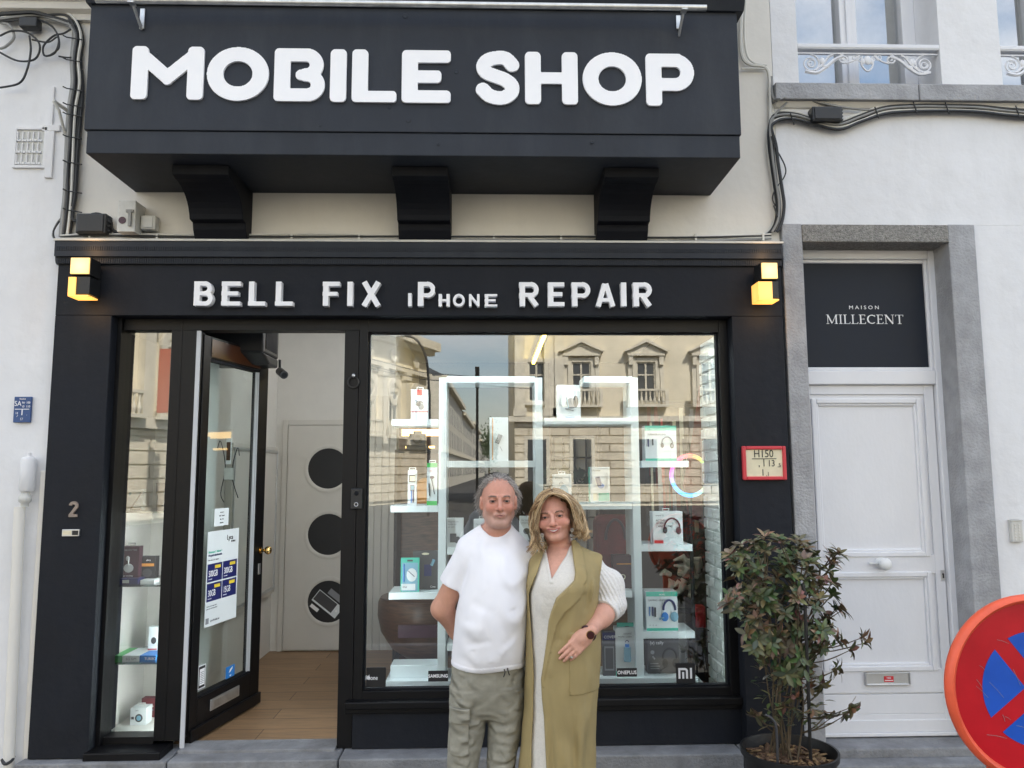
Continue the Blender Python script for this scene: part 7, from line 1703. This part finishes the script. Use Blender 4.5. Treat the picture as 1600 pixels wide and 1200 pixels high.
q0=P(1266,1176,PY-.05); q0.z=pz-.07; MB().tube([q0,P(1262,1050,PY-.13),P(1257,925,PY-.15),P(1254,912,PY-.15)],.0085,n=8).build('stake','stake',sh,smooth=True)
q1=P(1214,1172,PY-.1); q1.z=pz-.07; MB().tube(smooth_path([q1,P(1213,1140,PY-.11),P(1207,1124,PY-.11),P(1196,1117,PY-.11)]),.0065,n=8).build('support_hoop','boxgrey',sh,smooth=True)

# ================================================================== NO STOPPING SIGN
SY=2.3; c=P(1620,1076,SY); R_=142*SY/1200
sgn=thing('road_sign',(c.x,SY,0),'round red and blue no stopping sign with orange plastic rim, bottom right corner','road sign')
MT['rimplastic']=mat('sun bleached orange red plastic',(.80,.115,.05),.42,var=.12,scale=9,bump=.05); MT['signred']=mat('scuffed red film',(.50,.002,.012),.34,var=.16,scale=6,stain=.12); MT['signbluefilm']=mat('scuffed blue film',(.008,.085,.50),.34,var=.14,scale=6,stain=.12)
rim=MB().lathe((c.x,SY,c.z),[(R_-.026,.02),(R_-.026,-.004),(R_-.023,-.011),(R_-.014,-.018),(R_-.006,-.014),(R_,0),(R_-.004,.016),(R_-.014,.026)],axis='y',n=72,cap=False).build('rim','rimplastic',sgn,smooth=True)
MB().lathe((c.x,SY,c.z),[(R_-.024,0),(R_-.024,.022),(.005,.022)],axis='y',n=72).build('back_plate','rimplastic',sgn)
MB().lathe((c.x,SY,c.z),[(R_-.025,-.003),(.0005,-.0031)],axis='y',n=72,cap=False).build('face','signred',sgn)
rb_=86*SY/1200; bw=13.5*SY/1200
for k in range(4):
    a0=math.pi/2*k-rad(7.5); pts=[]
    h=math.asin(bw/rb_); o=bw*math.sqrt(2)
    pts=[(o*math.cos(a0),o*math.sin(a0))]+[(rb_*math.cos(a0+t),rb_*math.sin(a0+t)) for t in np.linspace(-(math.pi/4-h),math.pi/4-h,18)]
    MB().prism([(c.x+u,c.z+v) for u,v in pts],'y',SY-.0042,SY-.0033).build('blue_sector','signbluefilm',sgn)
mb=MB(); rs=random.Random(31)
for k in range(34):
    a=rs.uniform(0,6.28); r1=rs.uniform(.03,.2); x,z=c.x+r1*math.cos(a),c.z+r1*math.sin(a); b=rs.uniform(-.6,.6)+2.4; L_=rs.uniform(.015,.06)
    mb.tube([(x,SY-.0046,z),(x+L_*math.cos(b)*.5,SY-.0046,z+L_*math.sin(b)*.5+.002),(x+L_*math.cos(b),SY-.0046,z+L_*math.sin(b))],.0006,n=4)
mb.build('scratches','grey',sgn)
xn=P(1560,1200,SY).x
MB().prism([(c.x-.155,c.z-.215),(c.x-.150,c.z-.27),(c.x-.15,c.z-.42),(c.x+.15,c.z-.42),(c.x+.15,c.z-.27),(c.x+.155,c.z-.215),(c.x,c.z-.262)],'y',SY-.012,SY+.03).build('neck','rimplastic',sgn,bevel=.01)
MB().tube([(c.x,SY+.01,c.z-.42),(c.x,SY+.01,.1)],.03,n=14).build('post','greybox',sgn,smooth=True)
MB().box(c.x-.22,c.x+.22,SY-.35,SY+.35,0,.11).build('rubber_base','blackplastic',sgn,bevel=.02)
